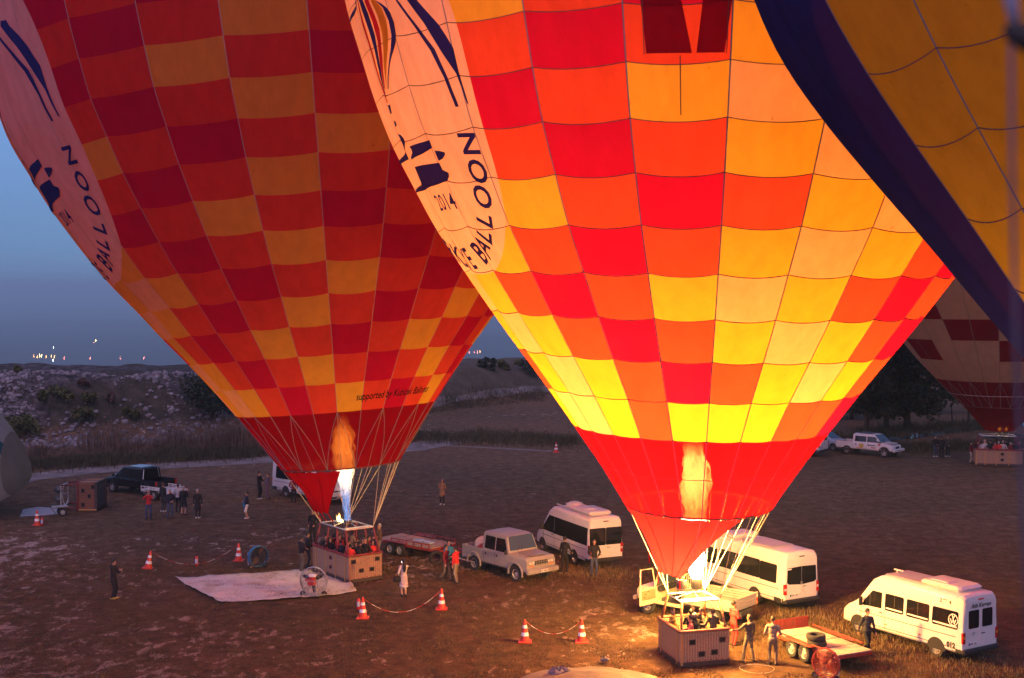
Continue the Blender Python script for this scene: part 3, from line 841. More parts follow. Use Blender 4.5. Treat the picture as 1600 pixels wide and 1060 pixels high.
# ------------------------------------------------------------------ the lit balloon in front
def cables(root, e, rows_a, corners, m, n_to=None, row=-1, r=.013, gores=None):
    for g in (gores if gores is not None else range(e.N)):
        a = e.ang(g); p = Vector(e.P(np.array(a), np.array(e.rs[row]), 0.02))
        c = min(corners, key=lambda q: (Vector(q) - p).length)
        t = MB(); t.tube([p, Vector(c)], r, 5); t.build('cable', m, root)
def scoop(root, e, g0, g1, bl, br, m, npan=5, bow=.25, row=-1, seam_m=None, edge_in=0.0):
    """triangular nomex scoop hanging from the mouth between tapes g0..g1 down to the line bl-br"""
    bl, br = Vector(bl), Vector(br)
    cen = Vector(e.base - e.o + e.n * e.rs[row])
    def top(t): return Vector(e.P(np.array(e.ang(g0 + (g1 - g0) * t)), np.array(e.rs[row]), -.03)) - Vector((0, 0, .05 + .05 * (1 - abs(math.cos(math.pi * (g1 - g0) * t)))))
    def S_(t, v):
        a = top(t); b = bl.lerp(br, t); p = a.lerp(b, v)
        out = (a - cen); out.z = 0
        out = out.normalized() if out.length > 1e-6 else Vector((0, 0, 0))
        w = math.sin(math.pi * v)
        p = p - out * (bow * w * .35)
        p += (bl - br) * 0
        e_ = max(0, abs(t - .5) * 2 - .2)
        p += (cen.lerp(bl.lerp(br, .5), v) - p) * (edge_in * w * e_ * (1 if t > .5 else .4))
        return p
    sc = None
    for i in range(npan):
        mb = MB(); mb.grid(lambda u, v, i=i: S_((i + u) / npan, v), 4, 12)
        o = mb.build('scoop' if sc is None else 'scoop_panel', m, root if sc is None else sc, smooth=True)
        if sc is None: sc = o
    for i in range(0, npan + 1):
        mb = MB(); mb.tube([S_(i / npan, v / 14) for v in range(15)], .014, 5); mb.build('seam', seam_m or M_SEAM, sc)
    return sc

KA = 47.5 / 46
A_loc = Vector((6.79, 47.5, 0.0)); A_rz = R(15)
bal_a = thing('hot_air_balloon', 'brightly glowing red and yellow chequered balloon above the basket nearest the white vans', 'hot-air balloon', A_loc)
TA = [11.9673, 11.4968, 10.9245, 10.1883, 9.40, 8.47, 7.52, 6.53, 5.51, 4.535, 3.545, 2.60], [21.6216, 20.157, 18.7083, 17.2807, 15.8492, 14.4594, 13.0866, 11.726, 10.3613, 8.9814, 7.5633, 6.079]
EA = Env(6.6193, 46, .0115, -.0248, -.0942, 26, TA[0], TA[1], (12.9, 27, 10), KA, droop=[.14, .14, .14, .14, .13, .11, .085, .06, .04, .02, .02, .05], origin=A_loc)
EA.skirt = 10
colsA = {-7: 'wwwwwwywyywkk'[:10], -6: 'wwwwwwwyry', -5: 'wwwwwwywyw', -4: 'wwwwwyryww', -3: 'yrcryrcryy', -2: 'rcrcrcrcrr', -1: 'cryrcrycry'[:0] + 'cryrcryrcy', 0: 'yywyrywyry', 1: 'wywwywywyy', 2: 'ywywwyrywr', 3: 'wywywrcryr', 4: 'ywywycrcrc', 5: 'wywyrcrcrc', 6: 'ywywrcrcrc', -8: 'wwwwwwywry'}
colsA = {g: c + 'kk' for g, c in colsA.items()}
logoA = (-4.78, 1.0, lambda s: s)
env_a, nA = build_envelope(bal_a, EA, colsA, 'rcyrk', logoA)
LOGO_MATS = {'navy': M_NAVY, 'red': M_PRED, 'yellow': M_PYEL}
def emblem(e, env, lg):
    for col, pts in LOGO: surf_poly(e, pts, .035, LOGO_MATS[col], 'emblem_print', env, lg)
    # name running round the foot of the oval
    for ch, g, s, rot in (('N', 1.66, 18.25, 88), ('O', 1.63, 17.45, 86), ('O', 1.54, 16.70, 78), ('L', 1.38, 16.02, 66), ('L', 1.20, 15.55, 54), ('A', .98, 15.20, 40), ('B', .73, 14.98, 26), ('E', .27, 14.78, 6), ('Y', .00, 14.77, -4), ('\u0130', -.18, 14.82, -10), ('K', -.38, 14.90, -18), ('R', -.64, 15.08, -28), ('\u00dc', -.90, 15.38, -42), ('T', -1.14, 15.78, -56)):
        surf_text(e, ch, g, s, .98 * (lg[1] ** .5), R(rot), .035, M_NAVY, env, lg, sx=.95, bold=.022)
    surf_text(e, '2014', .52, 16.60, .72 * (lg[1] ** .5), R(2), .035, M_NAVY, env, lg, sx=.9, bold=.010)
emblem(EA, env_a, logoA)
# turning vent: dark double fabric either side of a pale wedge, and the seam below it
for pts, ch in (([(3.99, 20.32), (4.42, 20.30), (4.30, 21.9), (4.26, 23.2), (3.93, 23.2), (3.95, 21.8)], 'd'), ([(4.46, 20.30), (4.72, 20.32), (4.78, 21.8), (4.80, 23.2), (4.55, 23.2), (4.52, 21.8)], 'd')):
    surf_poly(EA, pts, .03, fabric('vent_double_fabric', (.3, .01, .03), (.22, .006, .02), thin=0), 'turning_vent', env_a, logoA)
for g in (3.97, 4.74):
    t = MB(); EA.strip(t, np.full(12, EA.ang(-4.78 + g)), np.linspace(20.3, 23.2, 12) * KA, .03, .035); t.build('seam', M_SEAM, env_a)
t = MB(); EA.strip(t, np.full(12, EA.ang(-4.78 + 4.31)), np.linspace(18.75, 20.25, 12) * KA, .035, .02); t.build('seam', M_SEAM, env_a)
fr_a = make_burner_frame(bal_a, 1.95, 2.2, 1.3, 2.32, 1.5, 1.35, M_SLEEVE2, 4); fr_a.rotation_euler = (0, 0, A_rz)
bx_a = AT(1088, 905, 47.5) - A_loc
ra = Matrix.Rotation(-A_rz, 3, 'Z')
b1 = ra @ bx_a; b2 = ra @ (AT(1065, 908, 47.5) - A_loc)
make_burner(fr_a, b1.x, b1.y, 2.40, 3.02); make_burner(fr_a, b2.x, b2.y, 2.40, 2.98)
bk_a = make_basket(bal_a, 1.95, 2.2, 1.24, M_RIM, M_WICK, (-.80, .80), [(.24, .70), (.85, .72), (.43, .33), (.69, .36)])
bk_a.rotation_euler = (0, 0, A_rz)
FM_A = flame_mat('roaring_flame', [(0, (.25, .4, 1), .25, .55), (.06, (1, .85, .65), .9, .9), (.28, (1, .86, .58), .9, 1), (.5, (1, .66, .22), .12, .6), (.72, (1, .80, .42), .50, .9), (.9, (1, .84, .50), .60, .9), (1.0, (1, .6, .2), .25, .1)], 30, .45, 4.0)
flame_mesh('flame', bx_a + Vector((0, 0, -.02)), AT(1083, 690, 47.5) - A_loc, [(0, .13), (.10, .28), (.28, .32), (.5, .34), (.8, .42), (1, .20)], FM_A, fr_a, 3).matrix_parent_inverse = Matrix.Rotation(-A_rz, 4, 'Z')
cr = [A_rz_c for A_rz_c in [Matrix.Rotation(A_rz, 3, 'Z') @ Vector((sx * .75, sy * .675, 2.36)) for sx in (-1, 1) for sy in (-1, 1)]]
cables(bal_a, EA, None, cr, M_CABLE, gores=list(range(0, 13)) + [-13, -12, -11, -9, -7])
SCOOP_M = fabric('scarlet_scoop_cloth', (.26, .004, .010), (.50, .008, .010), thin=0)
sc_a = scoop(bal_a, EA, -7.2, 2.3, AT(1029, 894, 46.6) - A_loc, AT(1064, 903, 46.2) - A_loc, SCOOP_M, 5, edge_in=.10)
for px, py in ((1014, 862), (1028, 893), (1062, 903)):
    q = AT(px, py, 46.4) - A_loc; t = MB(); t.tube([q, q + Vector((.02, .1, -.45))], .025, 6); t.build('strap', M_PRED, bal_a)
for z, w in ((3.55, 11500), (5.0, 4000), (7.6, 1200), (12.0, 3200), (16.0, 3000)):  # the two highest lamps hang above the flame, added to brighten the upper panels
    flame_and_fill_lamp(fr_a, (b1.x, b1.y, z), w, (1, .60, .24) if z > 6 else (1, .45, .075))

# ------------------------------------------------------------------ the dimmer balloon behind, on the left
B_loc = Vector((-7.99, 61.5, 0)); B_rz = R(36)
bal_b = thing('hot_air_balloon', 'large dim red and orange chequered balloon over a bluish flame, left of the glowing one', 'hot-air balloon', B_loc)
rB = [14.1542, 13.7189, 13.0508, 12.3634, 11.5543, 10.7109, 9.7941, 8.732, 7.764, 6.7073, 5.6988, 4.7249, 3.75, 2.80]
sB = [22.8293, 21.342, 19.9326, 18.5466, 17.1832, 15.858, 14.5704, 13.2769, 12.0211, 10.7544, 9.4725, 8.1626, 6.80, 5.45]
EB = Env(-7.8101, 61, -.0741, .0393, .14, 28, rB, sB, (15, 28.9, 12.5), 1.0, droop=[.10] * 8 + [.07, .05, .03, .01, .0, .05], bulge=.008, origin=B_loc)
EB.skirt = 12
pB = {-2: 'ryrcryrcryrc', -1: 'yryryryryryr', 0: 'rcryrcryrcry', 1: 'crcrcrcrcrcr', -4: 'rcryrcryrcry', -3: 'crcrcrcrcrcr', -5: 'wwwwwwywyryw', -6: 'wwwwwwyywywy', -7: 'wwwwwwwyyryw', -8: 'wwwwwwywryyw'}
colsB = dict(pB); colsB.update({2: pB[-2], 3: pB[-1], 4: pB[0], 5: pB[1], 6: pB[-2], 7: pB[-1]})
colsB = {g: c + 'qq' for g, c in colsB.items()}
logoB = (-6.0, 1.27, lambda s: 15.8 + 1.27 * (s - 15.27))
logoB_inv = (-6.0, 1.27, lambda s: 15.27 + (s - 15.8) / 1.27)
env_b, nB = build_envelope(bal_b, EB, colsB, 'rcyrq', logoB_inv, seams=False, tape_w=.026)
emblem(EB, env_b, logoB)
idn = (0.0, 1.0, lambda s: s)
surf_text(EB, 'supported by Kubicek Balloons', 2.44, 8.80, .46, R(1.0), .035, M_BLACKP, env_b, idn, sx=.68, bold=.012, shear=.12)
# wires laid criss-cross over the skirt
for g in range(-9, 10):
    for dg in ((0,) if g % 2 else (1, -1)):
        t = MB(); a0, a1 = EB.ang(g), EB.ang(g + dg)
        t.tube([Vector(EB.P(np.array(a0 + (a1 - a0) * q), np.array(EB.rs[-3] + (EB.rs[-1] - EB.rs[-3]) * q), .04)) for q in (0, .25, .5, .75, 1)], .012, 4); t.build('cable', M_TAPE, env_b)
fr_b = make_burner_frame(bal_b, 1.83, 3.65, 1.3, 2.45, 1.5, 2.5, M_SLEEVE, 8, shield=True); fr_b.rotation_euler = (0, 0, B_rz)
bx_b = AT(543, 815, 61.3) - B_loc
rb = Matrix.Rotation(-B_rz, 3, 'Z'); b1 = rb @ bx_b; b2 = rb @ (AT(528, 818, 61.5) - B_loc)
make_burner(fr_b, b1.x, b1.y, 2.35, 2.72); make_burner(fr_b, b2.x, b2.y, 2.30, 2.62)
bk_b = make_basket(bal_b, 1.83, 3.65, 1.22, M_RIMRED, M_WICK2, (-1.5, -.55, .45, 1.45), [(.14, .80), (.84, .80), (.37, .42), (.68, .42)], sidemarks=((-.05, .75), (-.05, .38)))
bk_b.rotation_euler = (0, 0, B_rz)
FM_B = flame_mat('blue_footed_flame', [(0, (.18, .42, 1), .08, .7), (.26, (.40, .5, 1), .07, .6), (.42, (1, .78, .60), .16, .85), (.56, (1, .70, .40), .40, .9), (.7, (1, .62, .22), .75, .75), (.85, (1, .58, .18), .8, .65), (1.0, (1, .42, .1), .3, .05)], 7, .34, 4.0)
flame_mesh('flame', bx_b, AT(534, 645, 61.3) - B_loc, [(0, .13), (.2, .17), (.4, .27), (.6, .42), (.8, .40), (1, .12)], FM_B, fr_b, 8).matrix_parent_inverse = Matrix.Rotation(-B_rz, 4, 'Z')
FM_P = flame_mat('pilot_flame', [(0, (1, .7, .25), .8, .9), (.6, (1, .75, .3), 1, 1), (1, (1, .5, .1), .6, .5)], 6)
for px, py, h in ((529, 815, .34), (533, 817, .20)):
    q = AT(px, py, 61.4) - B_loc; flame_mesh('pilot_flame', q, q + Vector((.02, 0, h)), [(0, .03), (.35, .07), (1, .015)], FM_P, fr_b, px, 2).matrix_parent_inverse = Matrix.Rotation(-B_rz, 4, 'Z')
crb = [Matrix.Rotation(B_rz, 3, 'Z') @ Vector((sx * .75, sy * 1.25, 2.47)) for sx in (-1, 1) for sy in (-1, 1)]
cables(bal_b, EB, None, crb, M_CABLE, gores=list(range(1, 15)) + [-13, -11, -9, -7])
scoop(bal_b, EB, -7.5, -.1, AT(490, 799, 60.2) - B_loc, AT(513, 803, 60.0) - B_loc, fabric('deep_red_scoop_cloth', (.18, .001, .008), (.36, .002, .006), thin=0), 4, edge_in=.25, seam_m=fab('q'))
for px, py in ((493, 799), (501, 801), (512, 803)):
    q = AT(px, py, 60.2) - B_loc; t = MB(); t.tube([q, q + Vector((.25, .15, -.42))], .03, 6); t.build('strap', M_PRED, bal_b)
for z, w in ((4.4, 60), (6.6, 25), (10.5, 330), (14.5, 90)):  # upper pair sits over the flame tip, added as fill for the high fabric
    flame_and_fill_lamp(fr_b, (b1.x, b1.y, z), w, (1, .68, .20))

# ------------------------------------------------------------------ golden balloon with a navy gore, climbing past on the right
C_loc = Vector((15.611, 26, 4.2))
bal_c = thing('hot_air_balloon', 'golden yellow balloon with a broad navy band, hanging close at the top right', 'hot-air balloon', C_loc)
EC = Env(15.611, 26, -.069, .061, -1.326, 24, [7.595, 6.666, 5.642, 4.675, 3.75, 2.9, 2.2], [18.501, 17.069, 15.571, 14.106, 12.72, 11.4, 10.2], (9.3, 24.3, 8), 1.0, droop=[.16] * 5 + [.05, 0], origin=C_loc)
EC.skirt = 99
colsC = {g: 'ooooooo' for g in range(-12, 12)}; colsC[-1] = 'nnnnnnn'; colsC[-2] = 'nnnnnnn'; colsC[-3] = colsC[-4] = 'nnnnnnn'
colsC2 = dict(colsC)
env_c, nC = build_envelope(bal_c, EC, colsC2, 'ono', tape_w=.05, bare=(-4, -3, -2, -1))
bk_c = make_basket(bal_c, 1.6, 2.6, 1.2, M_RIM, M_WICK, (-.9, .9), [(.3, .7), (.7, .7)])
fr_c = make_burner_frame(bal_c, 1.6, 2.6, 1.3, 2.4, 1.3, 1.5, M_SLEEVE2, 4)
make_burner(fr_c, .25, 0, 2.45, 3.0); make_burner(fr_c, -.25, 0, 2.45, 3.0)
cables(bal_c, EC, None, [Vector((sx * .65, sy * .75, 2.42)) for sx in (-1, 1) for sy in (-1, 1)], M_CABLE, gores=range(0, 24, 2))
flame_mesh('flame', (.25, 0, 3.0), (.25, 0, 5.4), [(0, .12), (.3, .25), (.7, .3), (1, .1)], FM_B, fr_c, 12)
flame_and_fill_lamp(fr_c, (.0, 0, 9.0), 430, (1, .55, .2))

# ------------------------------------------------------------------ beige balloon with dark red blocks, far right
D_loc = Vector((38.25, 100.5, 0)); D_rz = R(-12)
bal_d = thing('hot_air_balloon', 'unlit beige balloon with dark red blocks and skirt, standing far back at the right edge', 'hot-air balloon', D_loc)
zd = lambda y: CH - (y - 453) / 2000.0 * 100
rD = [14.6, 13.9, 13.0, 11.8, 10.4, 9.0, 7.7, 6.45, 4.95, 3.9, 2.95]
sD = [20.5, 18.6, 16.8, 15.0, 13.3, 11.7, 10.1, 8.5, 6.85, 5.7, 4.75]
ED = Env(38.6, 100.5, -.012, 0, .06, 28, rD, sD, (15.3, 25.5, 12), 1.0, bulge=.006, origin=D_loc)
ED.skirt = 9
colsD = {g: 'bbbbbbbbbdd' for g in range(-14, 14)}
for g in (-4, -3): colsD[g] = 'bbbbbbdbbdd'
for g in (-7, -6): colsD[g] = 'bbbbbbbdbdd'
for g in (-2, -1, 0): colsD[g] = 'bbbbbbbdbdd'
for g in (2, 3): colsD[g] = 'bbbbbbdbbdd'
for g in (-5, -8, 1, 4): colsD[g] = 'bbdbbdbbbdd'
env_d, nD = build_envelope(bal_d, ED, colsD, 'bbdbd', seams=False, tape_w=.05)
mb = MB()
def dsk(u, v):
    a = 2 * math.pi * u; p = Vector(ED.P(np.array(a), np.array(ED.rs[-1]), -.02)); c = Vector((.08, -.2, 2.75)); q = c + Vector((math.sin(a) * 1.1, -math.cos(a) * 1.0, 0))
    return p.lerp(q, v)
mb.grid(dsk, 40, 6); mb.build('scoop', fab('d'), bal_d, smooth=True)
t = MB(); tt = np.linspace(0, 28, 113); ED.strip(t, ED.ang(tt), np.full(113, (ED.rs[-2])), .05, .03); t.build('seam', M_TAPE, env_d)
for g in range(-8, 8):
    if g % 2 == 0:
        for dg in (1, -1):
            t = MB(); a0, a1 = ED.ang(g), ED.ang(g + dg)
            t.tube([Vector(ED.P(np.array(a0 + (a1 - a0) * q), np.array(ED.rs[-3] + (ED.rs[-1] - ED.rs[-3]) * q), .03)) for q in (0, .5, 1)], .010, 4); t.build('cable', M_TAPE, env_d)
bk_d = make_basket(bal_d, 3.5, 1.8, 1.2, M_RIMRED, M_WICK2, (), [(.57, .75), (.57, .38)])
bk_d.rotation_euler = (0, 0, D_rz)
for x in (-1.03, -.2, .72):
    m = MB(); m.rbox((x, -.912, .67), (.07, .03, 1.17), .008); m.build('strap', M_STRAP, bk_d)
fr_d = make_burner_frame(bal_d, 3.5, 1.8, 1.3, 2.35, 2.6, 1.3, M_SLEEVE, 4, shield=False); fr_d.rotation_euler = (0, 0, D_rz)
for x in (.28, .76):
    make_burner(fr_d, x - .15, 0, 2.3, 2.72)
    flame_mesh('pilot_flame', (x - .15, -.1, 2.72), (x - .13, -.1, 3.02), [(0, .05), (.35, .10), (1, .02)], FM_P, fr_d, 4, 2)

# ------------------------------------------------------------------ teal and grey envelope still lying on the ground, far left
E_loc = G(-60, 808)
bal_e = thing('balloon_envelope', 'half inflated pale grey and teal balloon envelope lying on the grass at the left edge', 'balloon envelope', E_loc)
def eP(a, t):
    # t 0 at the mouth tip (right), 1 far left; axis along -X
    prof = np.interp(t, [0, .012, .03, .06, .10, .22, .4, .7, 1], [.05, .75, 1.35, 2.05, 2.8, 4.8, 7.0, 8.4, 8.6])
    x = 4.3 - 22 * t
    z = 2.5 + 4.4 * t ** .6
    zz = z + prof * math.sin(a)
    return Vector((x + .8 * math.cos(a) * 0, prof * math.cos(a) * .9, max(.06, zz) if zz > .06 else .06))
ge = MB(); ts = [0, .012, .03, .055, .12, .2, .3, .42, .56, .72, .88, 1.0]; first = None
for i in range(len(ts) - 1):
    for k in range(16):
        a0 = 2 * math.pi * k / 16; ch = 'e' if i < 3 else ('t' if (k + i * 2) % 6 == 0 else 'g')
        mb = MB(); mb.grid(lambda u, v: eP(a0 + u * math.pi / 8, ts[i] + (ts[i + 1] - ts[i]) * v), 4, 3)
        o = mb.build('envelope' if first is None else 'envelope_panel', fab(ch), bal_e if first is None else first, smooth=True)
        if first is None: first = o
# ------------------------------------------------------------------ vehicles
P_WHITE = mat('white_vehicle_paint', (.66, .65, .64), .32, var=.04, dirt=((.42, .36, .30), 1.6, .62))
P_WHITE2 = mat('dusty_white_paint', (.66, .64, .62), .4, var=.05, dirt=((.36, .31, .26), 1.2, .55))
P_GREY = mat('grey_beige_paint', (.29, .275, .265), .4, var=.06, dirt=((.24, .20, .16), 1.3, .56))
P_BEIGE = mat('cream_beige_paint', (.58, .49, .33), .4, var=.06, dirt=((.30, .23, .15), 1.3, .58))
P_BLACKV = mat('black_vehicle_paint', (.012, .013, .016), .22, var=.1)
P_RED = mat('red_trailer_paint', (.30, .035, .02), .5, var=.15, dirt=((.16, .09, .06), 2.2, .5))
P_BLUE = mat('pale_blue_paint', (.34, .40, .50), .3, var=.05)
M_GLASS = mat('tinted_glass', (.010, .011, .013), .06, spec=.6, var=.0)
M_GLASSL = mat('clear_windscreen', (.05, .07, .10), .05, spec=.9, var=.0)
M_TRIM = mat('black_plastic_trim', (.022, .022, .024), .55)
M_GAP = mat('door_gap', (.03, .03, .03), .9)
M_TYRE = mat('tyre_rubber', (.028, .026, .024), .85, bump=.3, bscale=60)
M_RIMV = mat('steel_wheel_rim', (.42, .41, .40), .40, .4)
M_LAMPR = mat('red_tail_lens', (.42, .012, .01), .2, spec=.7)
M_LAMPA = mat('amber_lens', (.7, .22, .02), .2, spec=.7)
M_LAMPW = mat('clear_lamp_lens', (.70, .70, .70), .12, .2, spec=.9)
M_PLATE = mat('number_plate_sheet', (.72, .72, .70), .4)
M_PLATEB = mat('number_plate_blue', (.03, .08, .35), .4)
M_INK = mat('dark_lettering', (.015, .015, .018), .6)
M_DECK = mat('weathered_deck_board', (.40, .33, .25), .75, var=.25, scale=3.0, dirt=((.2, .15, .11), 2.5, .5))
M_ALUP = mat('aluminium_dropside', (.50, .46, .40), .45, .4, dirt=((.30, .24, .17), 1.6, .55))

class Hull:
    def __init__(h, st, tum=.12, zt0=1.1, rt=.16):
        # st: (x, zbot, ztop, width) from rear to front
        h.st = [s if len(s) == 4 else s for s in st]; h.tum, h.zt0, h.rt = tum, zt0, rt
        h.X = np.array([s[0] for s in st]); h.B = np.array([s[1] for s in st]); h.T = np.array([s[2] for s in st]); h.W = np.array([s[3] for s in st])
    def half(h, x, z):
        w = np.interp(x, h.X, h.W) / 2; t = np.interp(x, h.X, h.T)
        y = w * (1 - h.tum * max(0, z - h.zt0) / 1.5)
        r = h.rt
        if z > t - r:
            k = min(1, (z - (t - r)) / r); y = y - r * (1 - math.sqrt(max(0, 1 - k * k)))
        return y
    def top(h, x): return float(np.interp(x, h.X, h.T))
    def build(h, name, m, parent):
        mb = MB(); rings = []
        for x, zb, zt, w in h.st:
            r = min(h.rt, (zt - zb) * .4); pts = [(.0, zb), (w / 2 - .10, zb)]
            zs = [zb + .09 + (zt - r - zb - .09) * f for f in (0, .25, .5, .62, .8, 1)]
            pts += [(w / 2 * (1 - h.tum * max(0, z - h.zt0) / 1.5), z) for z in zs]
            y1 = pts[-1][0]
            for a in (22, 45, 67, 90): pts.append((y1 - r * (1 - math.cos(R(a))), zt - r + r * math.sin(R(a))))
            pts.append((pts[-1][0] * .5, zt + .015)); pts.append((0, zt + .02))
            ring = [(x, -y, z) for y, z in pts] + [(x, y, z) for y, z in pts[-2:0:-1]]
            rings.append(ring)
        n = len(rings[0]); vs = [p for r in rings for p in r]; fs = []
        for i in range(len(rings) - 1):
            for j in range(n): a = i * n + j; b = i * n + (j + 1) % n; fs.append((a, b, b + n, a + n))
        fs.append(tuple(range(n))); fs.append(tuple(range((len(rings) - 1) * n + n - 1, (len(rings) - 1) * n - 1, -1)))
        mb.add(vs, fs); o = mb.build(name, m, parent); fixn(o); return smooth_by_angle(o, 32)
    def side(h, poly, sgn, off=.008):
        # glazed or painted patch on the side, polygon of (x, z); thin but with an edge
        c = (sum(p[0] for p in poly) / len(poly), sum(p[1] for p in poly) / len(poly)); n = len(poly)
        def P(p, o): return Vector((p[0], sgn * (h.half(p[0], p[1]) + o), p[1]))
        vs = [P(p, off) for p in poly] + [P(c, off)] + [P(p, -.02) for p in poly]
        fs = [((i, (i + 1) % n, n) if sgn < 0 else ((i + 1) % n, i, n)) for i in range(n)]
        fs += [((i + 1) % n, i, n + 1 + i, n + 1 + (i + 1) % n) if sgn < 0 else (i, (i + 1) % n, n + 1 + (i + 1) % n, n + 1 + i) for i in range(n)]
        return vs, fs
def rrect(x0, x1, z0, z1, r=.05, skew=0.0):
    pts = []
    for cx, cz, a0 in ((x1 - r, z1 - r, 0), (x0 + r, z1 - r, 90), (x0 + r, z0 + r, 180), (x1 - r, z0 + r, 270)):
        for k in (0, 45, 90): a = R(a0 + k); pts.append((cx + r * math.cos(a), cz + r * math.sin(a)))
    return pts
def patch_side(h, poly, sgn, name, m, parent, off=.008):
    vs, fs = h.side(poly, sgn, off); return MB().add(vs, fs).build(name, m, parent)
def patch_x(poly, x, dirx, name, m, parent, th=.02, lean=0.0, zl=0):
    # flat patch facing +x / -x, polygon of (y, z); leans with height
    n = len(poly)
    def q(p, o): return Vector((x + dirx * o + lean * (p[1] - zl), p[0], p[1]))
    vs = [q(p, .0) for p in poly] + [q(p, -th) for p in poly]
    fs = [tuple(range(n)), tuple(range(2 * n - 1, n - 1, -1))] + [(i, (i + 1) % n, n + (i + 1) % n, n + i) for i in range(n)]
    o = MB().add(vs, fs).build(name, m, parent); return fixn(o)
def wheel(parent, x, y, r, w, sgn, rim_m=None, nspoke=8, dual=False, steer=0.0):
    T = Matrix.Translation((x, y, r)) @ Matrix.Rotation(steer, 4, 'Z') @ Matrix.Rotation(-sgn * math.pi / 2, 4, 'X')
    mb = MB(); hw = w / 2
    mb.lathe([(r * .58, -hw * .9), (r * .74, -hw), (r * .93, -hw * .92), (r, -hw * .6), (r, hw * .6), (r * .93, hw * .92), (r * .74, hw), (r * .60, hw * .86), (r * .57, hw * .4)], 22, T, caps=False)
    t = mb.build('wheel', M_TYRE, parent); fixn(t); smooth_by_angle(t, 35)
    mb = MB(); mb.lathe([(r * .60, hw * .78), (r * .56, hw * .86), (r * .50, hw * .40), (r * .26, hw * .55), (r * .20, hw * .78), (r * .02, hw * .80)], 22, T, caps=False)
    for k in range(nspoke):
        a = 2 * math.pi * k / nspoke
        mb.ball((r * .39 * math.cos(a), r * .39 * math.sin(a), hw * .50), r * .075, 6, 4, 1, (1, 1, .5), T)
    o = mb.build('rim', [rim_m or M_RIMV, M_GAP], t); smooth_by_angle(o, 30)
    mb = MB(); mb.lathe([(r * .59, -hw * .8), (0.01, -hw * .7)], 16, T, caps=False); mb.build('hub', M_DSTEEL, t)
    return t
def arch(h, x, r, sgn, parent, zc, m=None, name='wheel_arch'):
    pts = [(x + (r) * math.cos(R(a)), zc + r * math.sin(R(a))) for a in range(0, 181, 15)] + [(x - r, .34), (x + r, .34)]
    pts = [p for p in pts if p[1] >= .30]
    return patch_side(h, pts, sgn, name, m or M_GAP, parent, .006)
def plate(parent, x, dirx, y, z, w=.50, hgt=.12, lean=0):
    o = patch_x([(y - w / 2, z - hgt / 2), (y + w / 2, z - hgt / 2), (y + w / 2, z + hgt / 2), (y - w / 2, z + hgt / 2)], x, dirx, 'number_plate', M_PLATE, parent)
    mb = MB(); left = dirx  # viewed from outside
    mb.box((x + dirx * .002, y + dirx * -1 * (-w / 2 + .03) * -1 if False else y - (-1 if dirx > 0 else 1) * (-w / 2 + .025), z), (.006, .05, hgt * .9)); mb.build('country_strip', M_PLATEB, o)
    mb = MB()
    for k in range(7):
        if k == 2: continue
        mb.box((x + dirx * .003, y + (k - 2.6) * w * .115, z), (.006, w * .06, hgt * .55))
    mb.build('lettering', M_INK, o); return o
def text_side(h, txt, x, z, size, sgn, m, parent, bold=.0, sx=1.0, shear=0, off=.012, name='lettering', rot=0):
    vs, fs = text_poly(txt, size, bold, shear=shear); out = []
    for a, b, _ in vs:
        a *= sx; px = x - sgn * a * 1.0
        out.append(Vector((px, sgn * (h.half(px, z + b) + off), z + b)))
    return MB().add(out, fs).build(name, m, parent)
def text_x(txt, x, dirx, y, z, size, m, parent, bold=0, sx=1.0, shear=0, name='lettering'):
    vs, fs = text_poly(txt, size, bold, shear=shear)
    return MB().add([Vector((x, y + dirx * a * sx, z + b)) for a, b, _ in vs], fs).build(name, m, parent)

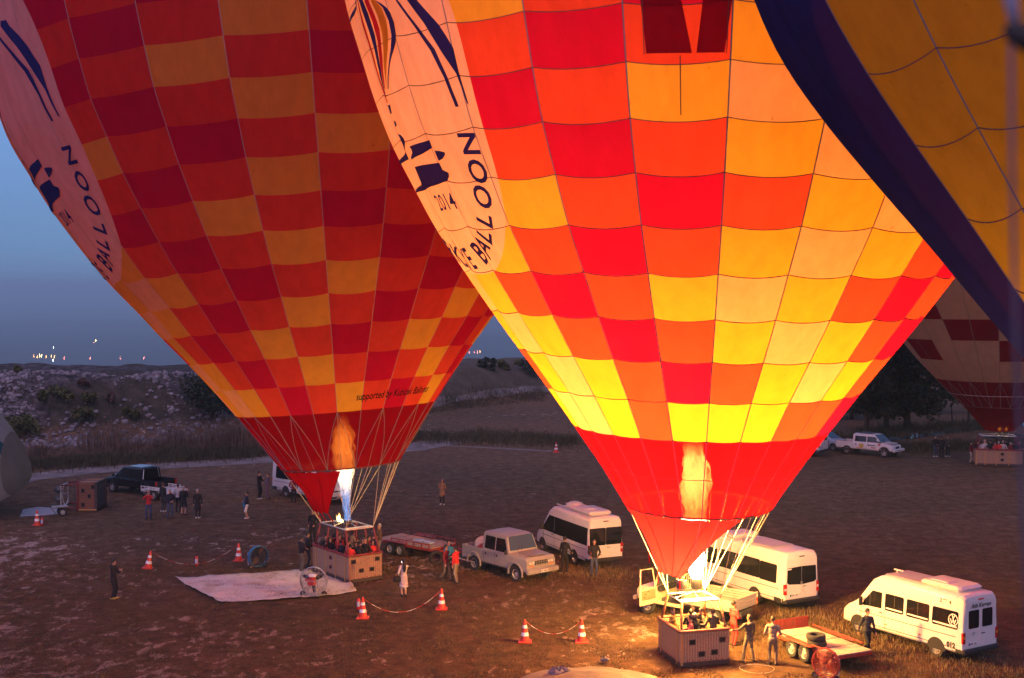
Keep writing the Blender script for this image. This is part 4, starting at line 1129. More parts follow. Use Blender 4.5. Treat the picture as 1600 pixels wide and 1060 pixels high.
def sprinter(label, loc, hd, L=6.7, group='white minibuses parked on the field', style='ribbon', rear='twin', paint=None, roof=(), H=2.58, wb=4.0):
    t = thing('minibus', label, 'minibus', loc, math.atan2(hd[1], hd[0]), group); paint = paint or P_WHITE
    W = 1.96; r = -L / 2; f = L / 2
    h = Hull([(r, .50, H - .22, W - .12), (r + .03, .42, H - .10, W - .05), (r + .14, .38, H - .02, W), (f - 2.3, .38, H, W), (f - 1.95, .38, H - .05, W), (f - 1.65, .38, H - .22, W), (f - 1.00, .38, 1.52, W), (f - .80, .38, 1.33, W - .02), (f - .35, .36, 1.10, W - .10), (f - .10, .34, .92, W - .26), (f, .36, .74, W - .5)], tum=.11, zt0=1.15, rt=.20)
    h.build('body', paint, t)
    for sg in (-1, 1):
        if style == 'ribbon':
            edges = [r + .15, r + 1.5, r + 2.9, f - 2.35]
            for a, b in zip(edges[:-1], edges[1:]): patch_side(h, rrect(a + .006, b - .006, 1.20, 2.06, .03), sg, 'window', M_GLASS, t)
            patch_side(h, [(f - 2.33, 1.20), (f - 1.12, 1.22), (f - 1.18, 1.5), (f - 1.72, 2.06), (f - 2.33, 2.06)][::1], sg, 'window', M_GLASS, t)
        elif style == 'sprinter':
            patch_side(h, rrect(r + .50, r + 1.62, 1.20, 2.00, .07), sg, 'window', M_GLASS, t)
            patch_side(h, rrect(r + 1.63, r + 3.1, 1.22, 2.02, .04), sg, 'window', M_GLASS, t)
            patch_side(h, rrect(r + 3.11, f - 2.45, 1.22, 2.02, .06), sg, 'window', M_GLASS, t)
            patch_side(h, [(f - 2.30, 1.28), (f - 1.20, 1.22), (f - 1.25, 1.45), (f - 1.75, 1.98), (f - 2.30, 1.98)], sg, 'window', M_GLASS, t)
        for z in (.98, .56): patch_side(h, [(r + .3, z), (f - 1.0, z - .03), (f - 1.0, z - .005), (r + .3, z + .025)], sg, 'body_seam', M_GAP if z < .9 else M_TRIM, t, .003)
        patch_side(h, [(r + .06, .40), (r + .62, .40), (r + .62, .62), (r + .06, .62)] if style == 'sprinter' else [(r + .06, .40), (r + .3, .40), (r + .3, .56), (r + .06, .56)], sg, 'side_moulding', M_TRIM, t, .012)
        for x in (f - 2.38, f - 1.28 + .12): patch_side(h, [(x, .5), (x + .022, .5), (x + .022, 1.9 if x < f - 2 else 1.15), (x, 1.9 if x < f - 2 else 1.15)], sg, 'door_gap', M_GAP, t, .004)
        for x, st in ((f - 1.0, .0), (f - 1.0 - wb, 0)):
            arch(h, x, .43, sg, t, .36); wheel(t, x, sg * (W / 2 - .10), .345, .22, sg, steer=st)
        mb = MB(); mb.rbox((f - 1.28, sg * (W / 2 + .16), 1.42), (.10, .20, .36), .04); mb.tube([(f - 1.25, sg * (W / 2 - .04), 1.3), (f - 1.27, sg * (W / 2 + .1), 1.34)], .025, 6); mb.build('mirror', M_TRIM, t)
        mb = MB(); mb.rbox((f - 2.2, sg * (h.half(f - 2.2, 1.12) + .02), 1.12), (.18, .03, .04), .01); mb.build('door_handle', M_TRIM, t)
    # glazed front
    mb = MB(); x0, x1 = f - 1.06, f - 1.70
    mb.grid(lambda u, v: Vector((x0 + (x1 - x0) * v, (u - .5) * 2 * (h.half(x0 + (x1 - x0) * v, h.top(x0 + (x1 - x0) * v) - .12) - .10), h.top(x0 + (x1 - x0) * v) + .028)), 6, 5); o = mb.build('windscreen', M_GLASSL, t)
    for sg in (-1, 1):
        mb = MB(); mb.ball((f - .30, sg * .66, .86), .17, 10, 6, 0, (.9, 1.1, .75)); mb.build('headlight', M_LAMPW, t, smooth=True)
    mb = MB(); mb.rbox((f - .10, 0, .78), (.14, .95, .22), .04); mb.build('grille', M_TRIM, t)
    mb = MB(); mb.rbox((f - .12, 0, .45), (.28, W - .32, .24), .08); mb.build('bumper', M_TRIM, t)
    plate(t, f + .03, 1, 0, .50)
    # rear doors
    lean = 0.0
    for sg in (-1, 1):
        patch_x(rrect(min(sg * .012, sg * .86), max(sg * .012, sg * .86), .58, 2.30, .07), r - .008, -1, 'rear_door', paint, t, .03, lean, .6)
        if rear == 'wide':
            patch_x(rrect(min(sg * .008, sg * .90), max(sg * .008, sg * .90), 1.20, 2.06, .05), r - .016, -1, 'rear_window', M_GLASS, t, .03, lean, .6)
        elif rear == 'sprinter':
            y0, y1 = sg * .012, sg * .82
            patch_x([(y0, 1.16), (y1 * .86, 1.22), (y1, 1.30), (y1 * .96, 1.92), (y0, 1.95)], r - .016, -1, 'rear_window', M_GLASS, t, .03, lean, .6)
        elif rear == 'twin':
            patch_x(rrect(min(sg * .09, sg * .66), max(sg * .09, sg * .66), 1.30, 1.98, .06), r - .016, -1, 'rear_window', M_GLASS, t, .03, lean, .6)
        lamp = patch_x(rrect(min(sg * .83, sg * .965), max(sg * .83, sg * .965), .78, 1.20 if rear == 'twin' else 1.24, .03), r - .02, -1, 'tail_light', M_LAMPR, t, .08)
        patch_x(rrect(min(sg * .84, sg * .955), max(sg * .84, sg * .955), .96, 1.06, .02), r - .024, -1, 'reversing_lamp', M_LAMPW if rear != 'twin' else M_LAMPA, lamp, .02)
        mb = MB(); mb.box((r - .03, sg * .72, .46), (.02, .14, .05)); mb.build('reflector', M_LAMPR, t)
    mb = MB(); mb.rbox((r + .02, 0, .47), (.24, W - .02, .20), .05); mb.build('bumper', M_TRIM, t)
    mb = MB(); mb.rbox((r - .02, 0, H - .20), (.05, .30, .045), .015); mb.build('brake_light', M_LAMPR if rear == 'twin' else M_TRIM, t)
    mb = MB(); mb.rbox((r - .035, -.14, 1.08), (.03, .20, .03), .01); mb.build('door_handle', M_TRIM, t)
    plate(t, r - .032, -1, .42, .74)
    for kind, x in roof:
        mb = MB()
        if kind == 'pod': mb.rbox((x, 0, H + .10), (1.9, 1.30, .20), .09); mb.rbox((x + .2, .15, H + .21), (.8, .55, .05), .02); nm = 'roof_unit'
        elif kind == 'dome': mb.ball((x, 0, H + .04), .48, 14, 8, 0, (1.15, 1, .55)); nm = 'roof_vent'
        elif kind == 'rails':
            for y in (-.55, 0, .55): mb.rbox((x, y, H + .05), (2.1, .10, .05), .02)
            nm = 'roof_rail'
        elif kind == 'hood': mb.rbox((x, 0, H + .08), (1.1, 1.5, .16), .07); nm = 'roof_unit'
        elif kind == 'panel':
            mb.box((x, 0, H + .030), (2.0, 1.25, .02)); nm = 'solar_panel'
        elif kind == 'aerial': mb.rbox((x, .1, H + .16), (.5, .10, .05), .02); mb.tube([(x + .1, .1, H), (x + .1, .1, H + .15)], .03, 6); nm = 'aerial'
        mb.build(nm, P_WHITE2 if kind != 'panel' else mat('grey_roof_panel', (.42, .42, .46), .4), t, smooth=False)
    return t, h
van1, h1 = sprinter('white minibus with a full band of black glass, parked behind the grey pickup', (3.35, 65.6, 0), (-.42, .907), 6.1, style='ribbon', rear='wide', roof=(('pod', -1.6), ('dome', .2), ('rails', .15)), wb=3.6)
van2, h2 = sprinter('white minibus with one wide dark rear window, behind the beige dropside truck', (10.75, 57.55, 0), (-.488, .873), 6.9, style='sprinter', rear='sprinter', roof=(('hood', .75), ('panel', -1.2)))
patch_x(rrect(.56, .80, 1.84, 1.90, .02), -3.45 - .0175, -1, 'sticker', M_PLATE, van2, .01)
mb = MB(); mb.torus((0, 0, 0), .055, .010, 14, 5, Matrix.Translation((-3.45 - .02, .0, 1.23)) @ Matrix.Rotation(math.pi / 2, 4, 'Y')); mb.build('badge', M_STEEL, van2)

# the lettered van on the right
def lt_van():
    hd = (-.518, .856); L = 6.1; r, f = -L / 2, L / 2
    c = Vector((16.0, 47.6)) + Vector((.856, .518)) * .87 + Vector(hd) * (f - 1.0 - 4.0) * 0
    # rear axle at x = r + 1.2 in local coordinates
    loc = Vector((c.x, c.y, 0)) - Vector((hd[0], hd[1], 0)) * (r + 1.20)
    t, h = sprinter('white van numbered 012 with three dark side windows, parked rightmost', loc, hd, L, style='none', rear='twin', roof=(('pod', -1.7), ('panel', -.05), ('aerial', .75)), wb=3.9 if False else L - 1.0 - 1.2, H=2.56)
    for sg in (-1, 1):
        for k, (a, b) in enumerate(((r + .22, r + 1.42), (r + 1.56, r + 2.66), (r + 2.80, r + 3.72))):
            w = patch_side(h, rrect(a, b, 1.26, 1.92, .07), sg, 'window', M_GLASS, t)
            vs, fs = h.side([(a + .05, 1.33), (b - .05, 1.33), (b - .05, 1.385), (a + .05, 1.385)], sg, .013); MB().add(vs, fs).build('silver_strip', M_PLATE, w)
            if k: vs, fs = h.side([((a + b) / 2 - .012, 1.30), ((a + b) / 2 + .012, 1.30), ((a + b) / 2 + .012, 1.90), ((a + b) / 2 - .012, 1.90)], sg, .012); MB().add(vs, fs).build('window_bar', M_TRIM, w)
        patch_side(h, [(f - 2.20, 1.28), (f - 1.22, 1.24), (f - 1.28, 1.42), (f - 1.72, 1.90), (f - 2.20, 1.90)], sg, 'window', M_GLASS, t)
        vs, fs = h.side([(f - 1.62, 1.26), (f - 1.59, 1.26), (f - 1.59, 1.80), (f - 1.62, 1.80)], sg, .014); MB().add(vs, fs).build('window_bar', M_TRIM, t)
        # emblem in the rear side window: ring with a V over a W
        cx, cz, rr = r + .44, 1.60, .225
        vs, fs = [], []
        for i in range(28):
            a = 2 * math.pi * i / 28
            for q in (rr, rr * .84): px, pz = cx + q * math.cos(a), cz + q * math.sin(a); vs.append(Vector((px, sg * (h.half(px, pz) + .016), pz)))
        fs = [(2 * i, 2 * i + 1, (2 * i + 3) % 56, (2 * i + 2) % 56) for i in range(28)]
        e = MB().add(vs, fs).build('emblem', M_PLATE, t)
        text_side(h, 'V', cx, cz + .088, .215, sg, M_PLATE, e, .012, 1.0, off=.016, name='lettering'); text_side(h, 'W', cx, cz - .07, .225, sg, M_PLATE, e, .010, 1.12, off=.016, name='lettering')
        vs, fs = h.side(rrect(r + .28, r + .72, .53, .75, .02), sg, .010); MB().add(vs, fs).build('number_panel', M_PLATE, t)
        text_side(h, '012', r + .50, .64, .27, sg, M_INK, t, .020, .95, off=.017)
        text_side(h, '2', r + 1.05, 2.20, .20, sg, M_INK, t, .008); text_side(h, '4', r + .62, 2.20, .20, sg, M_INK, t, .008)
        for k, x in enumerate((.92, .87, .82, .77)): vs, fs = h.side([(r + x, 2.24), (r + x + .028, 2.24), (r + x + .028, 2.28), (r + x, 2.28)], sg, .012); MB().add(vs, fs).build('lettering', M_INK, t)
        for x in (r + 1.9, r + 3.6): vs, fs = h.side(rrect(x, x + .12, .68, .72, .01), sg, .012); MB().add(vs, fs).build('side_marker', M_LAMPA, t)
    text_x('Atl\u0131 Kervan', r - .022, -1, .0, 2.13, .24, M_INK, t, .004, 1.0, .35)
    mb = MB(); mb.torus((0, 0, 0), .06, .012, 16, 5, Matrix.Translation((r - .02, .40, 1.12)) @ Matrix.Rotation(math.pi / 2, 4, 'Y')); mb.build('badge', M_STEEL, t)
    return t
lt_van()
sprinter('white minibus behind the red skirt of the left balloon, facing right', (-13.3, 84.2, 0), (.68, -.73), 6.4, style='sprinter', rear='twin', wb=3.7, roof=())
v4 = sprinter('white van showing its twin rear doors beside the glowing balloon, far back', (23.6, 107.4, 0), (-.8, .6), 5.6, style='sprinter', rear='twin', wb=3.3, roof=(('pod', -1.0),), H=2.5)

# ------------------------------------------------------------------ pickups
def pickup(label, loc, hd, name='pickup_truck', cat='pickup', paint=P_GREY, L=5.0, W=1.80, boxy=True, roofH=1.95, hood=1.22, bed=1.75, rail=1.12, bumper_m=None, wr=.39, group=None, doors=2, arch_flare=True):
    t = thing(name, label, cat, loc, math.atan2(hd[1], hd[0]), group); r, f = -L / 2, L / 2
    zb = .50; xb = r + bed           # bed / cab joint
    fx = f - .14
    wsb = f - 1.45 if boxy else f - 1.15
    low = Hull([(r, zb, .72, W), (xb, zb, .72, W), (xb + .01, zb, rail + .02, W), (wsb, zb, hood + .02, W), (wsb + .05, zb, hood, W - .02), (fx - .10, zb, hood - (.07 if boxy else .16), W - (.10 if boxy else .14)), (fx, zb + .02, hood - (.20 if boxy else .34), W - (.14 if boxy else .34))], tum=.03, zt0=.9, rt=.07 if boxy else .14)
    low.build('body', paint, t)
    k = .26 if boxy else .62
    cab = Hull([(xb + .02, rail - .12, roofH - .06, W - .06), (xb + .08, rail - .12, roofH, W - .06), (wsb - k - .25, rail - .12, roofH, W - .06), (wsb - k, rail - .12, roofH - .05, W - .06), (wsb + .02, rail - .12, hood + .02, W - .05)], tum=.22 if boxy else .34, zt0=rail, rt=.09)
    cab.build('cab', paint, t)
    z0, z1 = rail + .07, roofH - .17
    xs0, xs1 = xb + .16, wsb - .18
    n = doors
    for sg in (-1, 1):
        for i in range(n):
            a = xs0 + (xs1 - xs0) * i / n + .04; b = xs0 + (xs1 - xs0) * (i + 1) / n - .04
            poly = rrect(a, b, z0, z1, .04)
            if i == n - 1: poly = [(a, z0), (b + .08, z0), (b + .06, z0 + .12), (b - k * .55, z1), (a, z1)]
            patch_side(cab, poly, sg, 'window', M_GLASS, t)
            patch_side(low, [(a - .05, zb + .10), (a - .04, zb + .10), (a - .04, rail - .03), (a - .05, rail - .03)], sg, 'door_gap', M_GAP, t, .004)
            mb = MB(); mb.rbox((a + .12, sg * (W / 2 + .012), rail - .16), (.09, .03, .12), .01); mb.build('door_handle', M_TRIM, t)
        mb = MB(); mb.rbox((wsb - .02, sg * (W / 2 + .13), rail + .14), (.07, .17, .22), .03); mb.tube([(wsb - .05, sg * (W / 2 - .05), rail + .05), (wsb - .03, sg * (W / 2 + .08), rail + .08)], .018, 6); mb.build('mirror', M_TRIM, t)
        for x in (f - .88, r + 1.0):
            arch(low, x, wr + .09, sg, t, wr + .02)
            if arch_flare:
                mb = MB(); mb.tube([(x + (wr + .13) * math.cos(R(a)), sg * (W / 2 + .02), wr + .02 + (wr + .13) * math.sin(R(a))) for a in range(-8, 189, 14)], .045, 6); mb.build('wheel_flare', paint, t)
            wheel(t, x, sg * (W / 2 - .09), wr, .25, sg)
        mb = MB(); mb.rbox((r + .9 * 0 + (xb + wsb) / 2, sg * (W / 2 + .05), .44), (wsb - xb - .2, .14, .05), .02); mb.build('side_step', paint if boxy else M_TRIM, t)
        # bed walls
        mb = MB(); mb.rbox(((r + xb) / 2, sg * (W / 2 - .035), (.70 + rail) / 2), (bed, .07, rail - .70), .02); mb.build('bed_side', paint, t)
        patch_x(rrect(min(sg * (W / 2 - .16), sg * (W / 2 - .02)), max(sg * (W / 2 - .16), sg * (W / 2 - .02)), rail - .34, rail - .02, .02), r - .012, -1, 'tail_light', M_LAMPR, t, .03)
    mb = MB(); mb.rbox((r + .03, 0, (.70 + rail) / 2), (.06, W - .16, rail - .72), .02); mb.build('tailgate', paint, t)
    mb = MB(); mb.box(((r + xb) / 2, 0, .735), (bed - .1, W - .16, .01)); mb.build('bed_floor', M_TRIM, t)
    wx0, wx1 = wsb + .0, wsb - k + .01
    mb = MB(); mb.grid(lambda u, v: Vector((wx0 + (wx1 - wx0) * v, (u - .5) * 2 * (cab.half(wx0 + (wx1 - wx0) * v, cab.top(wx0 + (wx1 - wx0) * v) - .1) - .10), cab.top(wx0 + (wx1 - wx0) * v) + .03)), 6, 4); mb.build('windscreen', M_GLASSL, t)
    mb = MB(); mb.rbox((xb + .0, 0, (rail + roofH) / 2), (.03, W - .5, roofH - rail - .22), .02); mb.build('rear_window', M_GLASS, t)
    hz_ = hood - .30
    if boxy:
        mb = MB(); mb.rbox((fx + .012, 0, hz_ - .02), (.05, .78, .20), .02); g = mb.build('grille', M_TRIM, t)
        mb = MB()
        for y in (-.30, -.15, 0, .15, .30): mb.box((fx + .04, y, hz_ - .02), (.012, .02, .19))
        for z in (-.06, .04): mb.box((fx + .04, 0, hz_ + z - .02), (.012, .74, .018))
        mb.build('grille_bar', paint, g)
        for sg in (-1, 1):
            for y in (.50, .66):
                mb = MB(); mb.rbox((fx + .012, sg * y, hz_ - .01), (.05, .14, .12), .02); mb.build('headlight', M_LAMPW, t)
            mb = MB(); mb.rbox((fx + .012, sg * .60, hz_ - .14), (.04, .26, .05), .01); mb.build('indicator', M_LAMPA, t)
    else:
        mb = MB(); mb.rbox((fx - .03, 0, hz_ - .03), (.12, .62, .17), .03); mb.build('grille', M_TRIM, t)
        for sg in (-1, 1):
            mb = MB(); mb.ball((fx - .14, sg * .60, hz_ + .02), .17, 10, 6, 0, (1.0, 1.1, .6)); mb.build('headlight', M_LAMPW, t, smooth=True)
    mb = MB(); mb.rbox((f - .02, 0, .60), (.20, W + .06, .24), .05); mb.build('bumper', bumper_m or paint, t)
    plate(t, f + .085, 1, 0, .60)
    for sg in (-1, 1):
        mb = MB(); mb.tube([(wsb + .03, sg * .12 - .25, hood + .05), (wsb - k * .35, sg * .12 - .05, hood + .05 + (roofH - hood) * .36)], .014, 5); mb.build('wiper', M_TRIM, t)
    mb = MB(); mb.rbox(((wsb + fx) / 2, 0, hood + .012), (fx - wsb - .35, W * .52, .035), .015); mb.build('bonnet_bulge', paint, t)
    mb = MB(); mb.rbox((r - .03, 0, .55), (.16, W - .1, .16), .04); mb.build('bumper', bumper_m or M_TRIM, t)
    return t, low, cab
gp, gl, gc = pickup('grey-beige boxy double-cab pickup with a loaded bed, hitched to the red flatbed trailer', (-.15, 61.8, 0), (.63, -.777), L=5.1, W=1.88, roofH=2.06, hood=1.28, rail=1.20, bed=1.6, bumper_m=P_GREY)
# sacks lying in the bed of the grey pickup
def sack(label, parent_loc, hd, x, y, z, sc, m, nm='sack'):
    a = math.atan2(hd[1], hd[0]); q = Matrix.Rotation(a, 3, 'Z') @ Vector((x, y, z)) + Vector(parent_loc)
    mb = MB(); mb.ball((0, 0, 0), .5, 14, 9, 0, sc)
    vs = []
    for v in mb.v:
        n_ = .12 * math.sin(v[0] * 9 + v[2] * 6) + .10 * math.sin(v[1] * 11 + v[0] * 5)
        vs.append((v[0] * (1 + n_), v[1] * (1 + n_), v[2] * (1 + n_ * .6)))
    mb.v = vs; o = mb.build(nm, m, None, True, q, a); return tag(o, label, 'bag')
M_SACK = mat('pale_canvas', (.60, .50, .42), .85, bump=.4, bscale=14)
sack('big pale canvas bag bulging over the bed of the grey pickup', (-.15, 61.8, 0), (.63, -.777), -1.85, -.25, 1.16, (.72, .72, .80), M_SACK)
sack('flat red and white bundle beside the pale bag in the grey pickup bed', (-.15, 61.8, 0), (.63, -.777), -1.45, -.50, 1.06, (.8, .5, .5), mat('red_cloth_bundle', (.34, .05, .05), .85, bump=.4, bscale=14))
bp, bl_, bc = pickup('black double-cab pickup with a white trailer behind it, far left', (-25.3, 86.6, 0), (-.83, .55), paint=P_BLACKV, L=5.2, W=1.86, boxy=False, roofH=1.80, hood=1.15, rail=1.10, bed=1.5, arch_flare=True)
for y in (-.7, .7):
    mb = MB(); mb.tube([(-1.15, y, 1.1), (-1.1, y * .85, 1.72), (-.9, y * .8, 1.76)], .03, 6); mb.build('roll_bar', M_STEEL, bp)
mb = MB(); mb.rbox((-.15, 0, 1.84), (1.3, 1.1, .05), .02); mb.build('roof_rack', M_STEEL, bp)
wp, wl, wc = pickup('white double-cab pickup with stickers on its doors, parked in front of the dark trees', (29.9, 106.6, 0), (.74, -.67), paint=P_WHITE, L=5.2, W=1.84, boxy=False, roofH=1.80, hood=1.14, rail=1.10, bed=1.5, arch_flare=False)
mb = MB(); mb.rbox((-.2, 0, 1.85), (1.2, 1.0, .05), .02); mb.build('roof_rack', M_DSTEEL, wp)
for sg in (-1, 1):
    patch_side(wl, [(-.30 + .22 * math.cos(R(a)), .88 + .20 * math.sin(R(a))) for a in range(0, 360, 30)], sg, 'sticker', mat('golden_sticker', (.55, .36, .04), .5), wp, .010)
    patch_side(wl, rrect(.30, .95, .90, .96, .02), sg, 'sticker', M_INK, wp, .010); patch_side(wl, rrect(.55, 1.0, .70, .77, .02), sg, 'sticker', M_LAMPR, wp, .010)
    patch_side(wl, rrect(1.18, 1.38, .95, 1.08, .02), sg, 'sticker', M_LAMPR, wp, .010)
    patch_side(wl, rrect(-.75, .15, .62, .67, .02), sg, 'sticker', M_LAMPA, wp, .010)
# bluish car half hidden behind the far van
ct = thing('parked_car', 'pale blue car mostly hidden behind the van beside the glowing balloon', 'car', (27.3, 110.8, 0), math.atan2(-.75, .66))
hc = Hull([(-2.0, .35, .92, 1.5), (-1.9, .30, 1.0, 1.66), (-1.4, .28, 1.40, 1.7), (-.2, .28, 1.45, 1.7), (.25, .28, 1.40, 1.7), (1.0, .28, .98, 1.7), (1.75, .28, .82, 1.6), (2.0, .32, .66, 1.4)], tum=.35, zt0=.85, rt=.16)
hc.build('body', P_BLUE, ct)
mb = MB(); mb.grid(lambda u, v: Vector((1.0 - .72 * v, (u - .5) * 1.2, hc.top(1.0 - .72 * v) + .03)), 4, 4); mb.build('windscreen', M_GLASSL, ct)
for sg in (-1, 1):
    patch_side(hc, [(-1.3, .95), (.72, .93), (.2, 1.28), (-1.1, 1.28)], sg, 'window', M_GLASS, ct)
    for x in (-1.25, 1.25): arch(hc, x, .36, sg, ct, .31); wheel(ct, x, sg * .76, .30, .19, sg)
    mb = MB(); mb.ball((1.80, sg * .55, .68), .14, 8, 6, 0, (.8, 1.1, .6)); mb.build('headlight', M_LAMPW, ct)

# ------------------------------------------------------------------ beige dropside truck with its door standing open
def dropside():
    hd = Vector((-.76, .65)); p = Vector((.65, .76)); near = Vector((8.9, 51.2)); W = 2.0
    # local frame: origin under the middle of the tailgate
    o = near + p * (W / 2)
    t = thing('dropside_truck', 'beige dropside truck with its cab door open, behind the basket of the glowing balloon', 'truck', (o.x, o.y, 0), math.atan2(hd.y, hd.x))
    BL = 2.35; z0, z1 = .82, 1.24
    mb = MB(); mb.box((BL / 2, 0, .79), (BL, W - .06, .05)); mb.build('bed_floor', M_ALUP, t)
    def board(c, d, nm): mb = MB(); mb.rbox(c, d, .012); 
    for sg in (-1, 1):
        w_ = None
        for k in range(4):
            z = z0 + (k + .5) * (z1 - z0) / 4
            mb = MB(); mb.rbox((BL / 2, sg * (W / 2 - .02), z), (BL - .12, .035, (z1 - z0) / 4 - .012), .01)
            q = mb.build('side_board' if w_ is None else 'board', M_ALUP, t if w_ is None else w_); w_ = w_ or q
    w_ = None
    for k in range(4):
        z = z0 + (k + .5) * (z1 - z0) / 4
        mb = MB(); mb.rbox((.02, 0, z), (.035, W - .14, (z1 - z0) / 4 - .012), .01); q = mb.build('tailgate' if w_ is None else 'board', M_ALUP, t if w_ is None else w_); w_ = w_ or q
    for x in (.02, BL):
        for sg in (-1, 1):
            mb = MB(); mb.rbox((x, sg * (W / 2 - .03), (z0 + z1) / 2), (.09, .09, z1 - z0 + .06), .015); mb.build('corner_post', P_BEIGE, t)
    for sg in (-1, 1):
        mb = MB(); mb.rbox((-.04, sg * (W / 2 - .10), .98), (.04, .07, .14), .01); mb.build('tail_light', M_LAMPR, t)
        mb = MB(); mb.rbox((-.04, sg * (W / 2 - .10), .84), (.04, .07, .09), .01); mb.build('indicator', M_LAMPA, t)
    # headboard grille
    hb = MB(); y0, y1 = -W / 2 + .05, W / 2 - .05
    hb.tube([(BL + .02, y0, 1.2), (BL + .02, y0, 1.86), (BL + .02, y0 + .12, 1.95), (BL + .02, y1 - .12, 1.95), (BL + .02, y1, 1.86), (BL + .02, y1, 1.2)], .03, 8)
    hb.tube([(BL + .02, y0, 1.30), (BL + .02, y1, 1.30)], .025, 6)
    h0 = hb.build('headboard', P_BEIGE, t)
    for k in range(13):
        y = y0 + (k + .5) * (y1 - y0) / 13; mb = MB(); mb.tube([(BL + .02, y, 1.30), (BL + .02, y, 1.95)], .014, 5); mb.build('bar', P_BEIGE, h0)
    for z in (1.52, 1.74): mb = MB(); mb.tube([(BL + .02, y0, z), (BL + .02, y1, z)], .014, 5); mb.build('bar', P_BEIGE, h0)
    mb = MB(); mb.box((BL * .5 + .8, 0, .60), (4.1, .9, .16)); mb.build('chassis', M_DSTEEL, t)
    # cab: open doorway on the left side
    cx0, cx1 = BL + .12, BL + 1.42; cw = 1.74; rz_ = 2.16; sill = .62
    def panel(nm, vs, fs): return MB().add(vs, fs).build(nm, P_BEIGE, t)
    mb = MB(); mb.rbox(((cx0 + cx1) / 2 - .05, 0, rz_), (cx1 - cx0 - .1, cw - .12, .10), .05); mb.build('cab_roof', P_BEIGE, t)
    mb = MB(); mb.rbox((cx0 + .03, 0, 1.02), (.06, cw, .84), .02); mb.build('cab_back', P_BEIGE, t)
    mb = MB(); mb.rbox((cx0 + .035, 0, 1.76), (.03, cw - .4, .52), .02); mb.build('rear_window', M_GLASS, t)
    for sg in (-1, 1):
        mb = MB(); mb.tube([(cx0 + .04, sg * (cw / 2 - .03), 1.40), (cx0 + .05, sg * (cw / 2 - .09), rz_)], .05, 6); mb.build('pillar', P_BEIGE, t)
        mb = MB(); mb.tube([(cx1 + .12, sg * (cw / 2 - .03), 1.18), (cx1 - .16, sg * (cw / 2 - .10), rz_)], .045, 6); mb.build('pillar', P_BEIGE, t)
        mb = MB(); mb.rbox(((cx0 + cx1) / 2 + .05, sg * (cw / 2 - .04), sill - .05), (cx1 - cx0 + .1, .10, .14), .02); mb.build('sill', P_BEIGE, t)
    mb = MB(); mb.rbox(((cx0 + cx1) / 2, -(cw / 2 - .03), .92), (cx1 - cx0 - .06, .06, .50), .02); mb.build('door', P_BEIGE, t)
    mb = MB(); mb.rbox((cx0 + .38, 0, .86), (.55, cw - .2, .24), .08); mb.rbox((cx0 + .18, 0, 1.2), (.16, cw - .3, .56), .06); mb.build('seat', M_TRIM, t)
    mb = MB(); mb.rbox((cx1 - .08, 0, 1.14), (.26, cw - .1, .22), .06); mb.build('dashboard', M_TRIM, t)
    mb = MB(); mb.torus((0, 0, 0), .19, .016, 18, 6, Matrix.Translation((cx1 - .32, .40, 1.26)) @ Matrix.Rotation(R(62), 4, 'Y')); mb.build('steering_wheel', M_BLACK, t)
    mb = MB(); mb.grid(lambda u, v: Vector((cx1 + .11 - .26 * v, (u - .5) * 2 * (cw / 2 - .10 - .06 * v), 1.20 + .90 * v)), 4, 4); mb.build('windscreen', M_GLASSL, t)
    nose = Hull([(cx1 + .02, .55, 1.22, cw - .02), (cx1 + .12, .55, 1.20, cw), (cx1 + .95, .55, 1.10, cw - .08), (cx1 + 1.05, .58, 1.0, cw - .14)], tum=.03, zt0=.9, rt=.07); nose.build('bonnet', P_BEIGE, t)
    for sg in (-1, 1):
        mb = MB(); mb.ball((cx1 + 1.05, sg * .60, .92), .11, 10, 6, 0, (.4, 1, 1)); mb.build('headlight', M_LAMPW, t)
        arch(nose, cx1 + .48, .44, sg, t, .42); wheel(t, cx1 + .48, sg * (cw / 2 - .06), .39, .22, sg, nspoke=6)
        wheel(t, 1.05, sg * (W / 2 - .24), .39, .22, sg, nspoke=6)
    mb = MB(); mb.rbox((cx1 + 1.16, 0, .60), (.14, cw, .18), .03); mb.build('bumper', P_BEIGE, t)
    mb = MB(); mb.rbox((cx1 + 1.07, 0, .90), (.04, .8, .22), .02); mb.build('grille', M_TRIM, t)
    # the open door, hinged at the front pillar and swung out square
    d = bpy.data.objects.new('door', None); COL.objects.link(d); d.parent = t; d.location = (cx1 + .02, cw / 2, 0); d.rotation_euler = (0, 0, R(-8))
    fr = MB(); Ld = 1.02
    fr.rbox((0, Ld / 2, .90), (.07, Ld, .70), .02)
    fr.build('door_panel', P_BEIGE, d)
    mb = MB(); mb.tube([(0, .04, 1.22), (0, .24, 2.05), (0, Ld - .04, 2.07), (0, Ld - .04, 1.22)], .032, 6); mb.build('window_frame', P_BEIGE, d)
    mb = MB(); mb.rbox((-.045, Ld / 2, .98), (.03, Ld - .16, .40), .02); mb.build('inner_trim', mat('olive_brown_door_trim', (.24, .19, .10), .7), d)
    for y, z in ((.55, 1.12), (.72, 1.02), (.78, .90)): mb = MB(); mb.rbox((-.065, y, z), (.02, .12, .03), .008); mb.build('door_handle', M_TRIM, d)
    return t
dropside()

